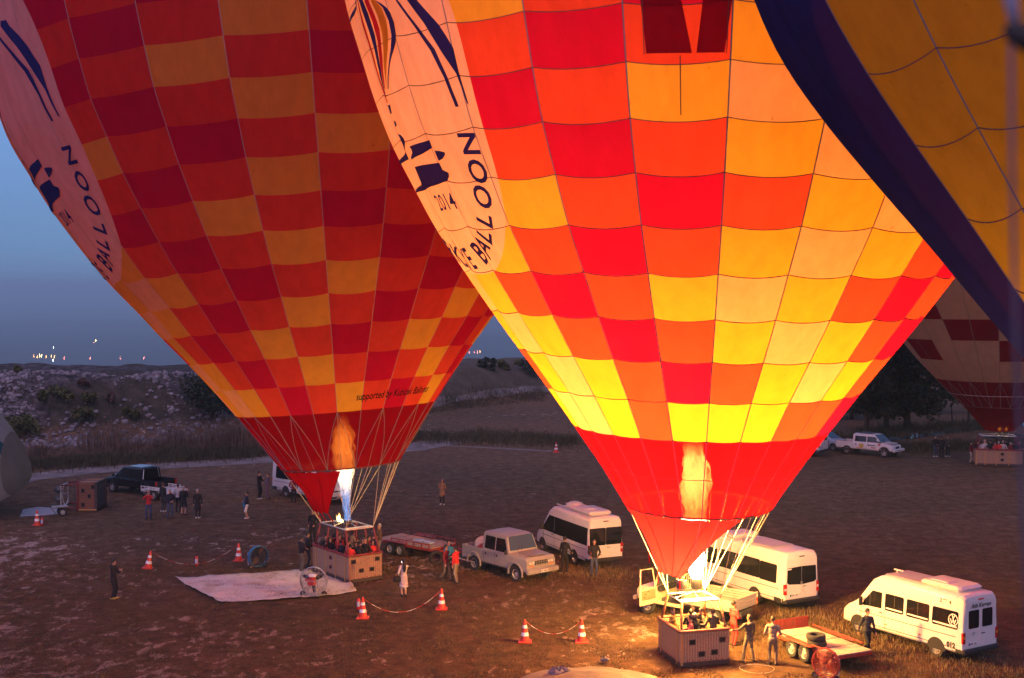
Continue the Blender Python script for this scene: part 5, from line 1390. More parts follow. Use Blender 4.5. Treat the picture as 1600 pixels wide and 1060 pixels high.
# ------------------------------------------------------------------ flatbed trailers
def trailer(label, loc, hd, L, W, z, paint, deck_boards, wheel_x, headboard=0.0, rails=False, wr=.33, drawbar=1.4, name='flatbed_trailer', deck_m=None):
    t = thing(name, label, 'trailer', loc, math.atan2(hd[1], hd[0]), 'flatbed trailers on the field')
    fr = MB()
    for sg in (-1, 1): fr.rbox((0, sg * (W / 2 - .04), z - .09), (L, .08, .13), .015)
    for x in (-L / 2 + .04, L / 2 - .04, 0): fr.rbox((x, 0, z - .09), (.08, W - .17, .11), .015)
    fr.tube([(L / 2 - .1, -W / 2 + .1, z - .1), (L / 2 + drawbar, 0, z - .12)], .045, 6); fr.tube([(L / 2 - .1, W / 2 - .1, z - .1), (L / 2 + drawbar, 0, z - .12)], .045, 6)
    fr.build('frame', paint, t)
    for k in range(deck_boards):
        x0 = -L / 2 + L * k / deck_boards; mb = MB(); mb.rbox((x0 + L / deck_boards / 2, 0, z), (L / deck_boards - .035, W - .05, .045), .01); mb.build('deck_board', deck_m or M_DECK, t)
    for k in range(deck_boards - 1):
        x0 = -L / 2 + L * (k + 1) / deck_boards; mb = MB(); mb.box((x0, (-1) ** k * W * .18, z + .024), (.03, W * .52, .008)); mb.build('slot', M_GAP, t)
    for sg in (-1, 1):
        for x in wheel_x: wheel(t, x, sg * (W / 2 + .12), wr, .21, sg, nspoke=6)
        mb = MB(); mb.rbox(((wheel_x[0] + wheel_x[1]) / 2, sg * (W / 2 + .13), z + .07), (abs(wheel_x[1] - wheel_x[0]) + .85, .26, .03), .01); mb.build('mudguard', paint, t)
        mb = MB(); mb.rbox((-L / 2 - .015, sg * (W / 2 - .16), z - .09), (.03, .16, .07), .01); mb.build('tail_light', M_LAMPR, t)
    if headboard:
        mb = MB(); mb.rbox((L / 2 - .05, 0, z + headboard / 2 + .02), (.05, W, headboard), .02); hb = mb.build('headboard', paint, t)
        for k in range(9): mb = MB(); mb.box((L / 2 - .08, -W / 2 + (k + .5) * W / 9, z + headboard / 2), (.02, .03, headboard * .9)); mb.build('rib', paint, hb)
    if rails:
        for sg in (-1, 1):
            mb = MB(); mb.rbox((L * .14, sg * (W / 2 + .01), z + .20), (L * .70, .05, .05), .01); rl = mb.build('rail', paint, t)
            for k in range(6): mb = MB(); mb.box((L * .14 - L * .34 + k * L * .136, sg * (W / 2 + .01), z + .09), (.04, .04, .20)); mb.build('post', paint, rl)
    return t
hdT = Vector((-.43, .90)); cT = Vector((11.55, 47.75))
# near trailer beside the basket: the headboard end points away
nt = trailer('flatbed trailer with a red headboard and two loose tyres on its deck, nearest the camera', (11.62, 47.7, 0), (-.43, .90), 3.75, 1.75, .60, P_RED, 4, (-.35, .38), headboard=.42, deck_m=M_DECK)
for sg in (-1, 1):
    mb = MB(); mb.rbox((.2, sg * .94, .72), (2.9, .05, .05), .01); mb.build('rail', P_RED, nt)
def tyre(label, loc, r=.36, w=.22, tilt=None, group='loose tyres lying about the trailer'):
    mb = MB(); hw = w / 2
    prof = [(r * .60, -hw * .8), (r * .74, -hw), (r * .93, -hw * .9), (r, -hw * .5), (r, hw * .5), (r * .93, hw * .9), (r * .74, hw), (r * .60, hw * .8), (r * .56, 0), (r * .60, -hw * .8)]
    mb.lathe(prof, 24, caps=False); o = mb.build('tyre', M_TYRE, None); fixn(o); smooth_by_angle(o, 40)
    o.location = loc
    if tilt: o.rotation_euler = tilt
    return tag(o, label, 'tyre', group)
tq = AT(1276, 1018, 46.95)
tyre('bottom tyre of the pair stacked on the near trailer deck', (tq.x, tq.y, .735)); tyre('top tyre of the pair stacked on the near trailer deck', (tq.x - .03, tq.y + .02, .955))
hdB = (.75, -.66)
tb = trailer('long red flatbed trailer with side rails, hitched behind the grey-beige pickup', (-5.05, 66.55, 0), hdB, 4.1, 1.9, .66, P_RED, 5, (-.75, -.02), rails=True, drawbar=1.5)
q = Matrix.Rotation(math.atan2(hdB[1], hdB[0]), 3, 'Z') @ Vector((.35, -.25, 0)) + Vector((-5.05, 66.55, .72))
mb = MB()
for k in range(5): mb.rbox((k * .26, 0, .06 + .01 * (k % 2)), (.24, .34, .13), .03)
tag(mb.build('bottle_pack', mat('clear_plastic_wrap', (.34, .42, .55), .25), None, False, q, math.atan2(hdB[1], hdB[0])), 'bluish pack of wrapped bottles lying on the long red trailer', 'bottle pack')
tyre('single tyre standing on edge in front of the long red trailer', G(681, 883) + Vector((0, .05, .36)), .37, .22, (R(90), 0, R(25)))
tw = trailer('white trailer with mesh rails behind the black pickup', (-23.0, 84.3, 0), (-.83, .55), 2.7, 1.7, .62, P_WHITE2, 4, (-.1, .35), rails=True, drawbar=1.0, deck_m=P_WHITE2)
# ------------------------------------------------------------------ tracks and water lying on the field
def px_ground(px, py):
    # where the sight line through a photo pixel meets the terrain
    d = ray(px, py); lo = None
    for Y in np.arange(24, 420, .5):
        k = Y / d.y; z = CH + d.z * k
        if z <= gz(d.x * k, Y): return Vector((d.x * k, Y, gz(d.x * k, Y)))
    return G(px, py)
def sheet(name, pts, width, m, lift=.02, kind='structure', jag=.25, seg=1.2):
    P = [Vector((p.x, p.y, 0)) for p in pts]; path = []
    for a, b in zip(P[:-1], P[1:]):
        n = max(1, int((b - a).length / seg))
        for k in range(n): path.append(a.lerp(b, k / n))
    path.append(P[-1]); mb = MB(); vs = []; fs = []; nw = 4
    for i, p in enumerate(path):
        t = (path[min(i + 1, len(path) - 1)] - path[max(i - 1, 0)]).normalized(); s = Vector((-t.y, t.x, 0))
        w = width * (1 + jag * (2 * fbm(np.array([p.x * .3]), np.array([p.y * .3]), 3, 4)[0] - .9))
        for j in range(nw + 1):
            q = p + s * (j / nw - .5) * w; vs.append((q.x, q.y, gz(q.x, q.y) + lift))
    for i in range(len(path) - 1):
        for j in range(nw): a = i * (nw + 1) + j; fs.append((a, a + 1, a + nw + 2, a + nw + 1))
    o = mb.add(vs, fs).build(name, m, None, True); fixn(o); return tag(o, kind=kind)
M_DIRT = mat('pale_dirt_track', (.215, .180, .160), .95, var=.35, scale=.8, bump=.5, bscale=6, dirt=((.09, .07, .045), .9, .50))
sheet('dirt_road', [px_ground(*p) for p in ((-60, 768), (40, 748), (130, 737), (260, 729), (400, 721), (520, 712), (640, 702), (700, 690))], 3.6, M_DIRT)
sheet('dirt_road', [px_ground(*p) for p in ((640, 640), (700, 627), (760, 617), (820, 610), (900, 604))], 1.3, M_DIRT, jag=.6)
sheet('dirt_path', [px_ground(*p) for p in ((690, 697), (760, 700), (820, 704), (862, 706))], .7, M_DIRT, jag=.8)
M_WATER = mat('puddled_water', (.05, .06, .08), .06, var=.1, spec=.9)
for k, (pts, w) in enumerate((([(1375, 690), (1400, 685), (1440, 680), (1480, 675), (1520, 671), (1545, 668), (1580, 664), (1640, 658)], 2.4), ([(1455, 670), (1500, 664), (1545, 661)], 1.2), ([(1540, 684), (1580, 681), (1620, 679)], 1.6))):
    sheet('water', [G(*p) for p in pts], w, M_WATER, .035, jag=.9, seg=.8)

# ------------------------------------------------------------------ vegetation
def leaf_mat(name, col, var=.5):
    m = bpy.data.materials.new(name); nt, p = nodes_of(m); N = nt.nodes; L = nt.links
    oi = N.new('ShaderNodeTexCoord'); no = N.new('ShaderNodeTexNoise'); no.inputs['Scale'].default_value = 2.2; no.inputs['Detail'].default_value = 4; L.new(oi.outputs['Object'], no.inputs['Vector'])
    rp = N.new('ShaderNodeValToRGB'); rp.color_ramp.elements[0].position = .35; rp.color_ramp.elements[1].position = .65
    rp.color_ramp.elements[0].color = (*[c * (1 - var) for c in col], 1); rp.color_ramp.elements[1].color = (*[c * (1 + var) for c in col], 1); L.new(no.outputs[0], rp.inputs[0]); L.new(rp.outputs[0], p.inputs['Base Color'])
    p.inputs['Roughness'].default_value = .7; p.inputs['Specular IOR Level'].default_value = .25
    return m
M_LEAF = leaf_mat('dark_tree_leaves', (.030, .036, .018)); M_LEAF2 = leaf_mat('scrub_leaves', (.085, .090, .028)); M_LEAF3 = leaf_mat('reddish_scrub_leaves', (.085, .045, .030))
M_BARK = mat('dark_bark', (.060, .045, .035), .9, var=.3, bump=.6, bscale=18)
def leaves(mb, c, rad, n, size, r_, sq=(1, 1, .8), shell=.55):
    c = Vector(c)
    for _ in range(n):
        u = Vector((r_.gauss(0, 1), r_.gauss(0, 1), r_.gauss(0, 1))).normalized()
        k = rad * (shell + (1 - shell) * r_.random() ** .5)
        p = c + Vector((u.x * k * sq[0], u.y * k * sq[1], u.z * k * sq[2]))
        a = Vector((r_.gauss(0, 1), r_.gauss(0, 1), r_.gauss(0, .7))).normalized(); b = a.orthogonal().normalized(); b = (b + a.cross(b) * r_.uniform(-1, 1)).normalized()
        s = size * r_.uniform(.6, 1.4); vs = [p - a * s, p + b * s * .55, p + a * s, p - b * s * .55]
        mb.add(vs, [(0, 1, 2, 3)])
def tree(label, loc, H, rad, trunk_r, seed, clear=.25, nclump=24, per=130, leaf=.20, m=None, cat='tree', group=None, nm='tree'):
    r_ = random.Random(seed); t = thing(nm, label, cat, loc, r_.uniform(0, 6), group)
    tr = MB(); top = H * .8
    path = [Vector((.12 * math.sin(k * 1.3 + seed) * k * .5, .12 * math.cos(k * 1.7 + seed) * k * .5, top * k / 6 - .05)) for k in range(7)]
    tr.tube(path, [trunk_r * (1.25 if k == 0 else 1 - .82 * k / 6) for k in range(7)], 9)
    cl = []
    for k in range(nclump):
        hh = clear + (1 - clear) * r_.random() ** .85; z = H * hh
        env = math.sin(math.pi * min(1, max(0.12, (hh - clear) / (1 - clear) * .86 + .14))) ** .7
        a = r_.uniform(0, 2 * math.pi); d = rad * env * r_.random() ** .55
        c = Vector((d * math.cos(a), d * math.sin(a), min(z, H * .93))); cl.append(c)
        if k % 2 == 0:
            b = path[min(6, max(1, int(6 * hh * .75)))]
            tr.tube([b, b.lerp(c, .5) + Vector((0, 0, .15)), c], [trunk_r * .32, trunk_r * .2, .015], 5)
    tr.build('trunk', M_BARK, t, smooth=True)
    cr = MB()
    for c in cl: leaves(cr, c, rad * r_.uniform(.30, .48), per, leaf, r_, (1, 1, .8), .35)
    o = cr.build('crown', m or M_LEAF, t); return t
for (px, py, H, rad, tr_, sd, lab) in ((1354, 676, 8.6, 3.1, .24, 3, 'dark leafy tree standing leftmost of the row, beside the glowing balloon'), (1384, 672, 9.8, 3.5, .27, 5, 'tall dark leafy tree in the middle of the row behind the white pickup'), (1417, 669, 10.4, 3.8, .33, 9, 'big dark leafy tree with the thickest trunk, rightmost of the row behind the white pickup')):
    p = G(px, py); tree(lab, (p.x, p.y, gz(p.x, p.y)), H, rad, tr_, sd, .20, 46, 130, .22, group='row of trees behind the white pickup')
for (px, py, H, rad, tr_, sd, lab) in ((1488, 664, 7.0, 2.4, .10, 12, 'slim tree with a thin bent trunk left of the beige balloon'), (1514, 664, 7.4, 2.2, .15, 15, 'slim straight tree partly hidden by the beige balloon')):
    p = G(px, py); tree(lab, (p.x, p.y, gz(p.x, p.y)), H, rad, tr_, sd, .42, 22, 90, .18, group='slim trees by the water')
for (px, py, H, rad, sd, lab) in ((1330, 655, 7.5, 4.0, 21, 'broad dark tree filling the gap right beside the glowing balloon'), (1450, 645, 9.0, 4.0, 22, 'hazy tree behind the row, above the field'), (1560, 640, 7.0, 3.6, 23, 'tree hidden behind the beige balloon skirt')):
    p = G(px, py); tree(lab, (p.x, p.y, gz(p.x, p.y)), H, rad, .2, sd, .12, 32, 120, .24, group='trees behind the row')
def bush(label, px, py, w, h, seed, m, n=900, leaf=.16, nm='bush', Y=None, group='bushes on the stony bank'):
    p = px_ground(px, py); r_ = random.Random(seed); t = thing(nm, label, 'bush', p, 0, group)
    mb = MB()
    k = max(5, int(w * 2.2))
    for i in range(k):
        a = r_.uniform(0, 6.28); d = w / 2 * r_.random() ** .5 * .8
        leaves(mb, (d * math.cos(a), d * math.sin(a) * .8, h * r_.uniform(.2, .72)), min(w, h) * r_.uniform(.24, .40), n // k, leaf, r_, (1, 1, .85), .3)
    mb.build('foliage', m, t)
    s = MB()
    for i in range(5):
        a = 6.28 * i / 5; s.tube([(0, 0, -.2), (w * .22 * math.cos(a), w * .2 * math.sin(a), h * .5)], [.05, .02], 5)
    s.build('stem', M_BARK, t); return t
bush('big dark round bush on the bank, touching the left balloon', 330, 652, 5.6, 4.6, 1, M_LEAF, 4200, .17)
bush('low broad green bush at the left edge of the bank', 28, 680, 4.6, 2.0, 2, M_LEAF2, 1500)
bush('spreading yellowish green bush high on the bank', 88, 634, 4.0, 1.7, 3, M_LEAF2, 1300)
bush('small green bush right of the spreading one on the bank', 142, 640, 1.8, 1.4, 4, M_LEAF2, 500)
bush('olive bush low in the middle of the bank', 138, 664, 3.2, 1.4, 5, M_LEAF2, 900)
bush('small round olive bush below the stones, right of the middle', 210, 656, 1.9, 1.2, 6, M_LEAF2, 500)
bush('reddish dry bush high on the bank', 131, 612, 1.6, 1.0, 7, M_LEAF3, 350)
bush('reddish dry bush halfway up the bank', 170, 636, 1.4, 1.0, 8, M_LEAF3, 300)
bush('little bush on the crest of the bank, far left', 31, 583, 1.1, .7, 9, M_LEAF2, 200)
bush('bush on the far crest, left of the gap between the balloons', 765, 578, 3.0, 1.6, 10, M_LEAF, 500, .2)
bush('bush on the far crest, middle of the gap between the balloons', 795, 580, 3.2, 1.5, 11, M_LEAF2, 500, .2)
bush('dark bush on the far crest, touching the glowing balloon', 828, 584, 3.4, 2.4, 12, M_LEAF, 700, .2)
# stones of the bank
def stones():
    r_ = np.random.RandomState(5); mb_v = []; mb_f = []; base = []
    ph = (1 + 5 ** .5) / 2
    ico = np.array([(-1, ph, 0), (1, ph, 0), (-1, -ph, 0), (1, -ph, 0), (0, -1, ph), (0, 1, ph), (0, -1, -ph), (0, 1, -ph), (ph, 0, -1), (ph, 0, 1), (-ph, 0, -1), (-ph, 0, 1)]) / 1.9
    fc = [(0, 11, 5), (0, 5, 1), (0, 1, 7), (0, 7, 10), (0, 10, 11), (1, 5, 9), (5, 11, 4), (11, 10, 2), (10, 7, 6), (7, 1, 8), (3, 9, 4), (3, 4, 2), (3, 2, 6), (3, 6, 8), (3, 8, 9), (4, 9, 5), (2, 4, 11), (6, 2, 10), (8, 6, 7), (9, 8, 1)]
    n = 15000; X = -58 + 46 * r_.random_sample(n) ** 1.1; fy = np.interp(X, BX, BY); wd = np.interp(X, [-60, -20, 10, 60], [11, 11, 17, 24])
    Yv = fy + r_.uniform(-.5, 1.18, n) * wd
    keep = fbm(X * .14, Yv * .14, 3, 33) + r_.uniform(-.16, .16, n) > .40; X, Yv = X[keep], Yv[keep]; Z = height(X, Yv)
    for i in range(len(X)):
        s = .07 + .27 * r_.random_sample() ** 3; q = ico * s * r_.uniform(.7, 1.3, 3) * (1 + .25 * r_.uniform(-1, 1, (12, 1)))
        a = r_.uniform(0, 6.28); c, sn = math.cos(a), math.sin(a); q = np.stack([q[:, 0] * c - q[:, 1] * sn, q[:, 0] * sn + q[:, 1] * c, q[:, 2] * .75], 1)
        o = len(mb_v); mb_v.extend((q + [X[i], Yv[i], Z[i] + s * .15]).tolist()); mb_f.extend([tuple(k + o for k in f) for f in fc])
    me = bpy.data.meshes.new('bank_stones'); me.from_pydata(mb_v, [], mb_f); me.materials.append(mat('pale_limestone', (.20, .185, .19), .9, var=.55, scale=.9, bump=.3, bscale=12))
    o = bpy.data.objects.new('bank_stones', me); COL.objects.link(o); tag(o, kind='stuff')
stones()
# grass: blades as thin bent triangles gathered into stuff meshes
def blades(name, pts, hts, wid, m, seed=0, bend=.4):
    r_ = np.random.RandomState(seed); n = len(pts); pts = np.asarray(pts, float); hts = np.asarray(hts, float)
    a = r_.uniform(0, 6.283, n); w = wid * r_.uniform(.6, 1.3, n); dx, dy = np.cos(a) * w, np.sin(a) * w
    b = r_.uniform(-1, 1, (n, 2)) * (hts * bend)[:, None]
    v0 = pts + np.stack([dx, dy, -0.03 + 0 * dx], 1); v1 = pts - np.stack([dx, dy, 0.03 + 0 * dx], 1)
    m0 = pts + np.stack([dx * .7 + b[:, 0] * .35, dy * .7 + b[:, 1] * .35, hts * .6], 1); m1 = pts + np.stack([-dx * .7 + b[:, 0] * .35, -dy * .7 + b[:, 1] * .35, hts * .6], 1)
    t = pts + np.stack([b[:, 0], b[:, 1], hts], 1)
    V = np.stack([v0, v1, m0, m1, t], 1).reshape(-1, 3); i = np.arange(n) * 5
    F = [(k, k + 1, k + 3, k + 2) for k in i.tolist()] + [(k + 2, k + 3, k + 4) for k in i.tolist()]
    me = bpy.data.meshes.new(name); me.from_pydata(V.tolist(), [], F); me.materials.append(m)
    o = bpy.data.objects.new(name, me); COL.objects.link(o); return tag(o, kind='stuff')
M_GRASS = leaf_mat('short_dry_grass', (.105, .072, .036), .45); M_REED = leaf_mat('dry_reeds', (.150, .105, .070), .5); M_REEDG = leaf_mat('dull_green_reeds', (.075, .072, .036), .5); M_TUFT = leaf_mat('straw_tufts', (.20, .145, .070), .45)
def scatter(n, x0, x1, y0, y1, seed, mask=None):
    r_ = np.random.RandomState(seed); X = r_.uniform(x0, x1, n); Y = y0 + (y1 - y0) * r_.random_sample(n) ** 1.25
    if mask is not None: k = mask(X, Y); X, Y = X[k], Y[k]
    return X, Y
inv_ = lambda X, Y: (np.abs(X) < Y * .42 + 1)
X, Y = scatter(260000, -24, 24, 42.5, 64, 1, lambda X, Y: inv_(X, Y) & (fbm(X * 1.1, Y * .8, 3, 14) > .40))
blades('short_grass', np.stack([X, Y, height(X, Y)], 1), nrng.uniform(.025, .085, len(X)), .010, M_GRASS, 2, .8)
X, Y = scatter(60000, -34, 34, 62, 92, 3, lambda X, Y: inv_(X, Y) & (fbm(X * .9, Y * .6, 3, 15) > .42))
blades('short_grass', np.stack([X, Y, height(X, Y)], 1), nrng.uniform(.03, .11, len(X)), .016, M_GRASS, 4, .8)
# straw-coloured tufts round the parked vans and the trailers
pts = []; r_ = np.random.RandomState(9)
for cx, cy, sx, sy, n in ((12.5, 52.2, 1.6, 1.6, 1700), (14.6, 48.4, 1.4, 1.0, 700), (10.3, 53.6, 1.8, .8, 1400), (13.8, 50.4, 1.2, 1.2, 1600), (16.8, 45.9, 1.6, .9, 900), (3.2, 62.2, 2.2, .7, 1500), (4.6, 61.3, 1.0, .6, 700), (-2.6, 67.5, 3.0, 1.0, 1500), (11.6, 50.6, .9, .7, 900), (-15.5, 83.5, 2.2, .8, 900)):
    pts.append(np.stack([r_.normal(cx, sx, n), r_.normal(cy, sy, n)], 1))
pts = np.concatenate(pts); hx = height(pts[:, 0], pts[:, 1])
blades('straw_grass', np.column_stack([pts, hx]), r_.uniform(.06, .24, len(pts)), .010, M_TUFT, 6, .55)
# reed belt at the foot of the bank
def belt(name, n, pxs, w, h0, h1, m, seed, wid=.022):
    r_ = np.random.RandomState(seed); P = [px_ground(*p) for p in pxs]; X = []; Y = []
    L = [(b - a).length for a, b in zip(P[:-1], P[1:])]; tot = sum(L)
    for a, b, l in zip(P[:-1], P[1:], L):
        k = int(n * l / tot); t = r_.random_sample(k); X.append(a.x + (b.x - a.x) * t + r_.normal(0, w * .2, k)); Y.append(a.y + (b.y - a.y) * t + r_.normal(0, w, k))
    X = np.concatenate(X); Y = np.concatenate(Y); k = fbm(X * .35, Y * .35, 3, seed) ; hh = (h0 + (h1 - h0) * np.clip((k - .3) * 2.2, 0, 1)) * r_.uniform(.6, 1.15, len(X))
    return blades(name, np.stack([X, Y, height(X, Y)], 1), hh, wid, m, seed, .35)
belt('reeds', 11000, [(-20, 735), (60, 728), (160, 722), (280, 716), (420, 708)], 2.0, .4, 1.25, M_REEDG, 41)
belt('reeds', 6000, [(-20, 712), (120, 706), (250, 700), (420, 694)], 2.2, .3, 1.1, M_REED, 42)
for k, (px, py, n, sx, h) in enumerate(((180, 706, 260, .9, 3.0), (271, 700, 260, .9, 2.2), (368, 704, 700, 1.5, 3.2), (330, 706, 300, 1.8, 1.7), (140, 700, 120, .8, 2.2))):
    p = px_ground(px, py); r_ = np.random.RandomState(k + 70); X = r_.normal(p.x, sx, n); Y = r_.normal(p.y, .8, n)
    blades('tall_reeds', np.stack([X, Y, height(X, Y)], 1), h * r_.uniform(.45, 1.05, n), .022, M_REED, k + 90, .22)
belt('reeds', 7000, [(640, 684), (720, 685), (800, 687), (900, 692)], 2.6, .35, .95, M_REEDG, 43)
belt('reeds', 3500, [(660, 640), (740, 628), (850, 618)], 1.6, .3, .9, M_REEDG, 44)
belt('reeds', 6000, [(1320, 690), (1400, 676), (1460, 672), (1560, 664)], 2.2, .3, 1.0, M_REEDG, 45)
belt('reeds', 3500, [(1400, 704), (1480, 700), (1620, 694)], 1.6, .3, .8, M_REEDG, 46)

# ------------------------------------------------------------------ lights of far villages in the valley
for k, (px, py, c, s) in enumerate(((53, 555, 'o', .8), (58, 556, 'o', .6), (62, 555, 'y', 1.3), (65, 555, 'y', 1.0), (72, 556, 'o', .9), (80, 555, 'o', .6), (85, 557, 'o', 1.0), (83, 562, 'w', .8), (100, 558, 'r', .9), (141, 559, 'r', .8), (188, 558, 'r', .6), (225, 558, 'r', .8), (84, 543, 'w', 1.1), (150, 532, 'y', 1.2), (147, 534, 'r', .5),
        (721, 571, 'o', .9), (729, 571, 'r', .8), (736, 571, 'o', 1.2), (746, 571, 'o', 1.2), (802, 571, 'y', 1.4), (782, 570, 'r', .7), (750, 549, 'o', 1.2), (746, 549, 'r', .8), (741, 549, 'r', .6), (733, 549, 'r', .5))):
    d = ray(px, py); q = None
    for Y in np.geomspace(700, 9000, 400):
        if CH + d.z * Y / d.y <= gz(d.x * Y / d.y, Y) + 5: q = Vector((d.x * Y / d.y, Y, gz(d.x * Y / d.y, Y) + 5)); break
    if q is None: continue
    cm = {'o': emit('orange_lamp_glow', (1, .45, .12), 26), 'y': emit('yellow_lamp_glow', (1, .75, .25), 36), 'r': emit('pink_lamp_glow', (1, .25, .20), 20), 'w': emit('white_lamp_glow', (.9, .95, 1), 30)}[c]
    mb = MB(); mb.ball((0, 0, 0), q.y * .00013 * s, 8, 5); mb.tube([(0, 0, -.0002 * q.y * s), (0, 0, -6)], .12, 4)
    o = mb.build('street_lamp', cm, None, False, q)
    tag(o, 'tiny lit lamp in the hazy valley, ' + ('left of the left balloon' if px < 400 else 'between the two big balloons'), 'lamp', 'lights of far villages in the valley')

# ------------------------------------------------------------------ cones, barrier chains, extinguishers
M_CONE = mat('orange_red_cone_plastic', (.62, .045, .020), .45, var=.08); M_CONEW = mat('white_reflective_band', (.80, .80, .80), .35, var=.05)
cone0 = None
def cone(px, py, label, tilt=0.0, tz=0.0):
    global cone0
    p = G(px, py); p.z = gz(p.x, p.y)
    if cone0 is None:
        t = thing('traffic_cone', label, 'traffic cone', p, 0, 'traffic cones round the launch spots')
        mb = MB(); mb.rbox((0, 0, .025), (.52, .52, .05), .02); mb.build('base', M_CONE, t)
        zs = [.05, .26, .40, .56, .68, .90]
        rr = lambda z: .185 - (.185 - .035) * (z - .05) / .85
        for i in range(5):
            mb = MB(); d = .004 if i % 2 else 0
            mb.lathe([(rr(zs[i]) + d, zs[i]), (rr(zs[i + 1]) + d, zs[i + 1])], 18, caps=(i == 4)); mb.build('band' if i % 2 else 'cone_body', M_CONEW if i % 2 else M_CONE, t, smooth=False)
        cone0 = t
    else: t = copy_tree(cone0); t.location = p; t['label'] = label
    t.rotation_euler = (0, tilt, tz); return t
c1 = cone(567, 966, 'cone beside the red extinguisher in front of the left basket')
c2 = cone(690, 952, 'cone right of the woman in the pale coat, at the end of a drooping chain')
c3 = cone(820, 1003, 'left cone of the pair on the orange-lit grass before the near basket')
c4 = cone(909, 1003, 'right cone of the pair, nearest the lit basket')
c5 = cone(231, 888, 'leaning cone right of the man in black', R(10))
c6 = cone(373, 876, 'cone just left of the blue ringed fan')
c7 = cone(58, 821, 'farthest left cone, by the grey and teal envelope')
c8 = cone(869, 707, 'tiny far cone at the end of the pale path')
M_CHW = mat('white_chain_link', (.52, .50, .48), .5); M_CHR = mat('red_chain_link', (.42, .04, .03), .5)
def chain(a, b, sag, label, n=9):
    a, b = Vector(a), Vector(b); t = thing('barrier_chain', label, 'barrier chain', a, 0, 'barrier chains strung between cones')
    P = lambda u: a.lerp(b, u) - Vector((0, 0, 4 * sag * u * (1 - u))) - a
    seg = None
    for k in range(n):
        mb = MB(); pp = [P((k + q / 4) / n) for q in range(5)]
        for q in pp: q.z = max(q.z, .025 - a.z + gz((a + q).x, (a + q).y))
        mb.tube(pp, .011, 5); mb.build('chain_segment', M_CHW if k % 2 else M_CHR, t)
def ctop(c): return c.location + Vector((0, 0, .87))
chain(ctop(c1), ctop(c2), .80, 'red and white chain drooping between the cones before the left basket')
chain(ctop(c3), ctop(c4), .55, 'red and white chain between the pair of cones on the orange-lit grass')
chain(ctop(c5) + Vector((.15, 0, 0)), ctop(c6), .85, 'red and white chain sagging to the grass past the lone extinguisher', 11)
M_EXT = mat('red_extinguisher', (.50, .018, .016), .3)
ext0 = None
def extinguisher(px, py, label):
    global ext0
    p = G(px, py)
    if ext0 is None:
        t = thing('fire_extinguisher', label, 'fire extinguisher', p, R(20), 'fire extinguishers standing on the grass')
        mb = MB(); mb.lathe([(.075, 0), (.085, .02), (.085, .40), (.06, .46), (.03, .49)], 14); mb.build('cylinder', M_EXT, t, smooth=True)
        mb = MB(); mb.tube([(0, 0, .48), (0, 0, .54)], .022, 8); mb.rbox((.05, 0, .55), (.16, .025, .03), .008); mb.build('valve', M_BLACK, t)
        mb = MB(); mb.tube([(0, 0, .52), (-.09, 0, .50), (-.11, 0, .30), (-.10, 0, .12)], .014, 6); mb.build('hose', M_BLACK, t)
        mb = MB(); mb.grid(lambda u, v: Vector((.088 * math.cos(R(-150 + 90 * u)), .088 * math.sin(R(-150 + 90 * u)), .12 + .22 * v)), 6, 2); mb.build('sticker', mat('pale_blue_sticker', (.35, .5, .65), .5), t)
        ext0 = t
    else: t = copy_tree(ext0); t.location = p; t['label'] = label
    return t
extinguisher(560, 952, 'red extinguisher left of the cone before the left basket')
extinguisher(307, 884, 'lone red extinguisher between the leaning cone and the blue ringed fan')
extinguisher(66, 821, 'red extinguisher beside the farthest left cone')

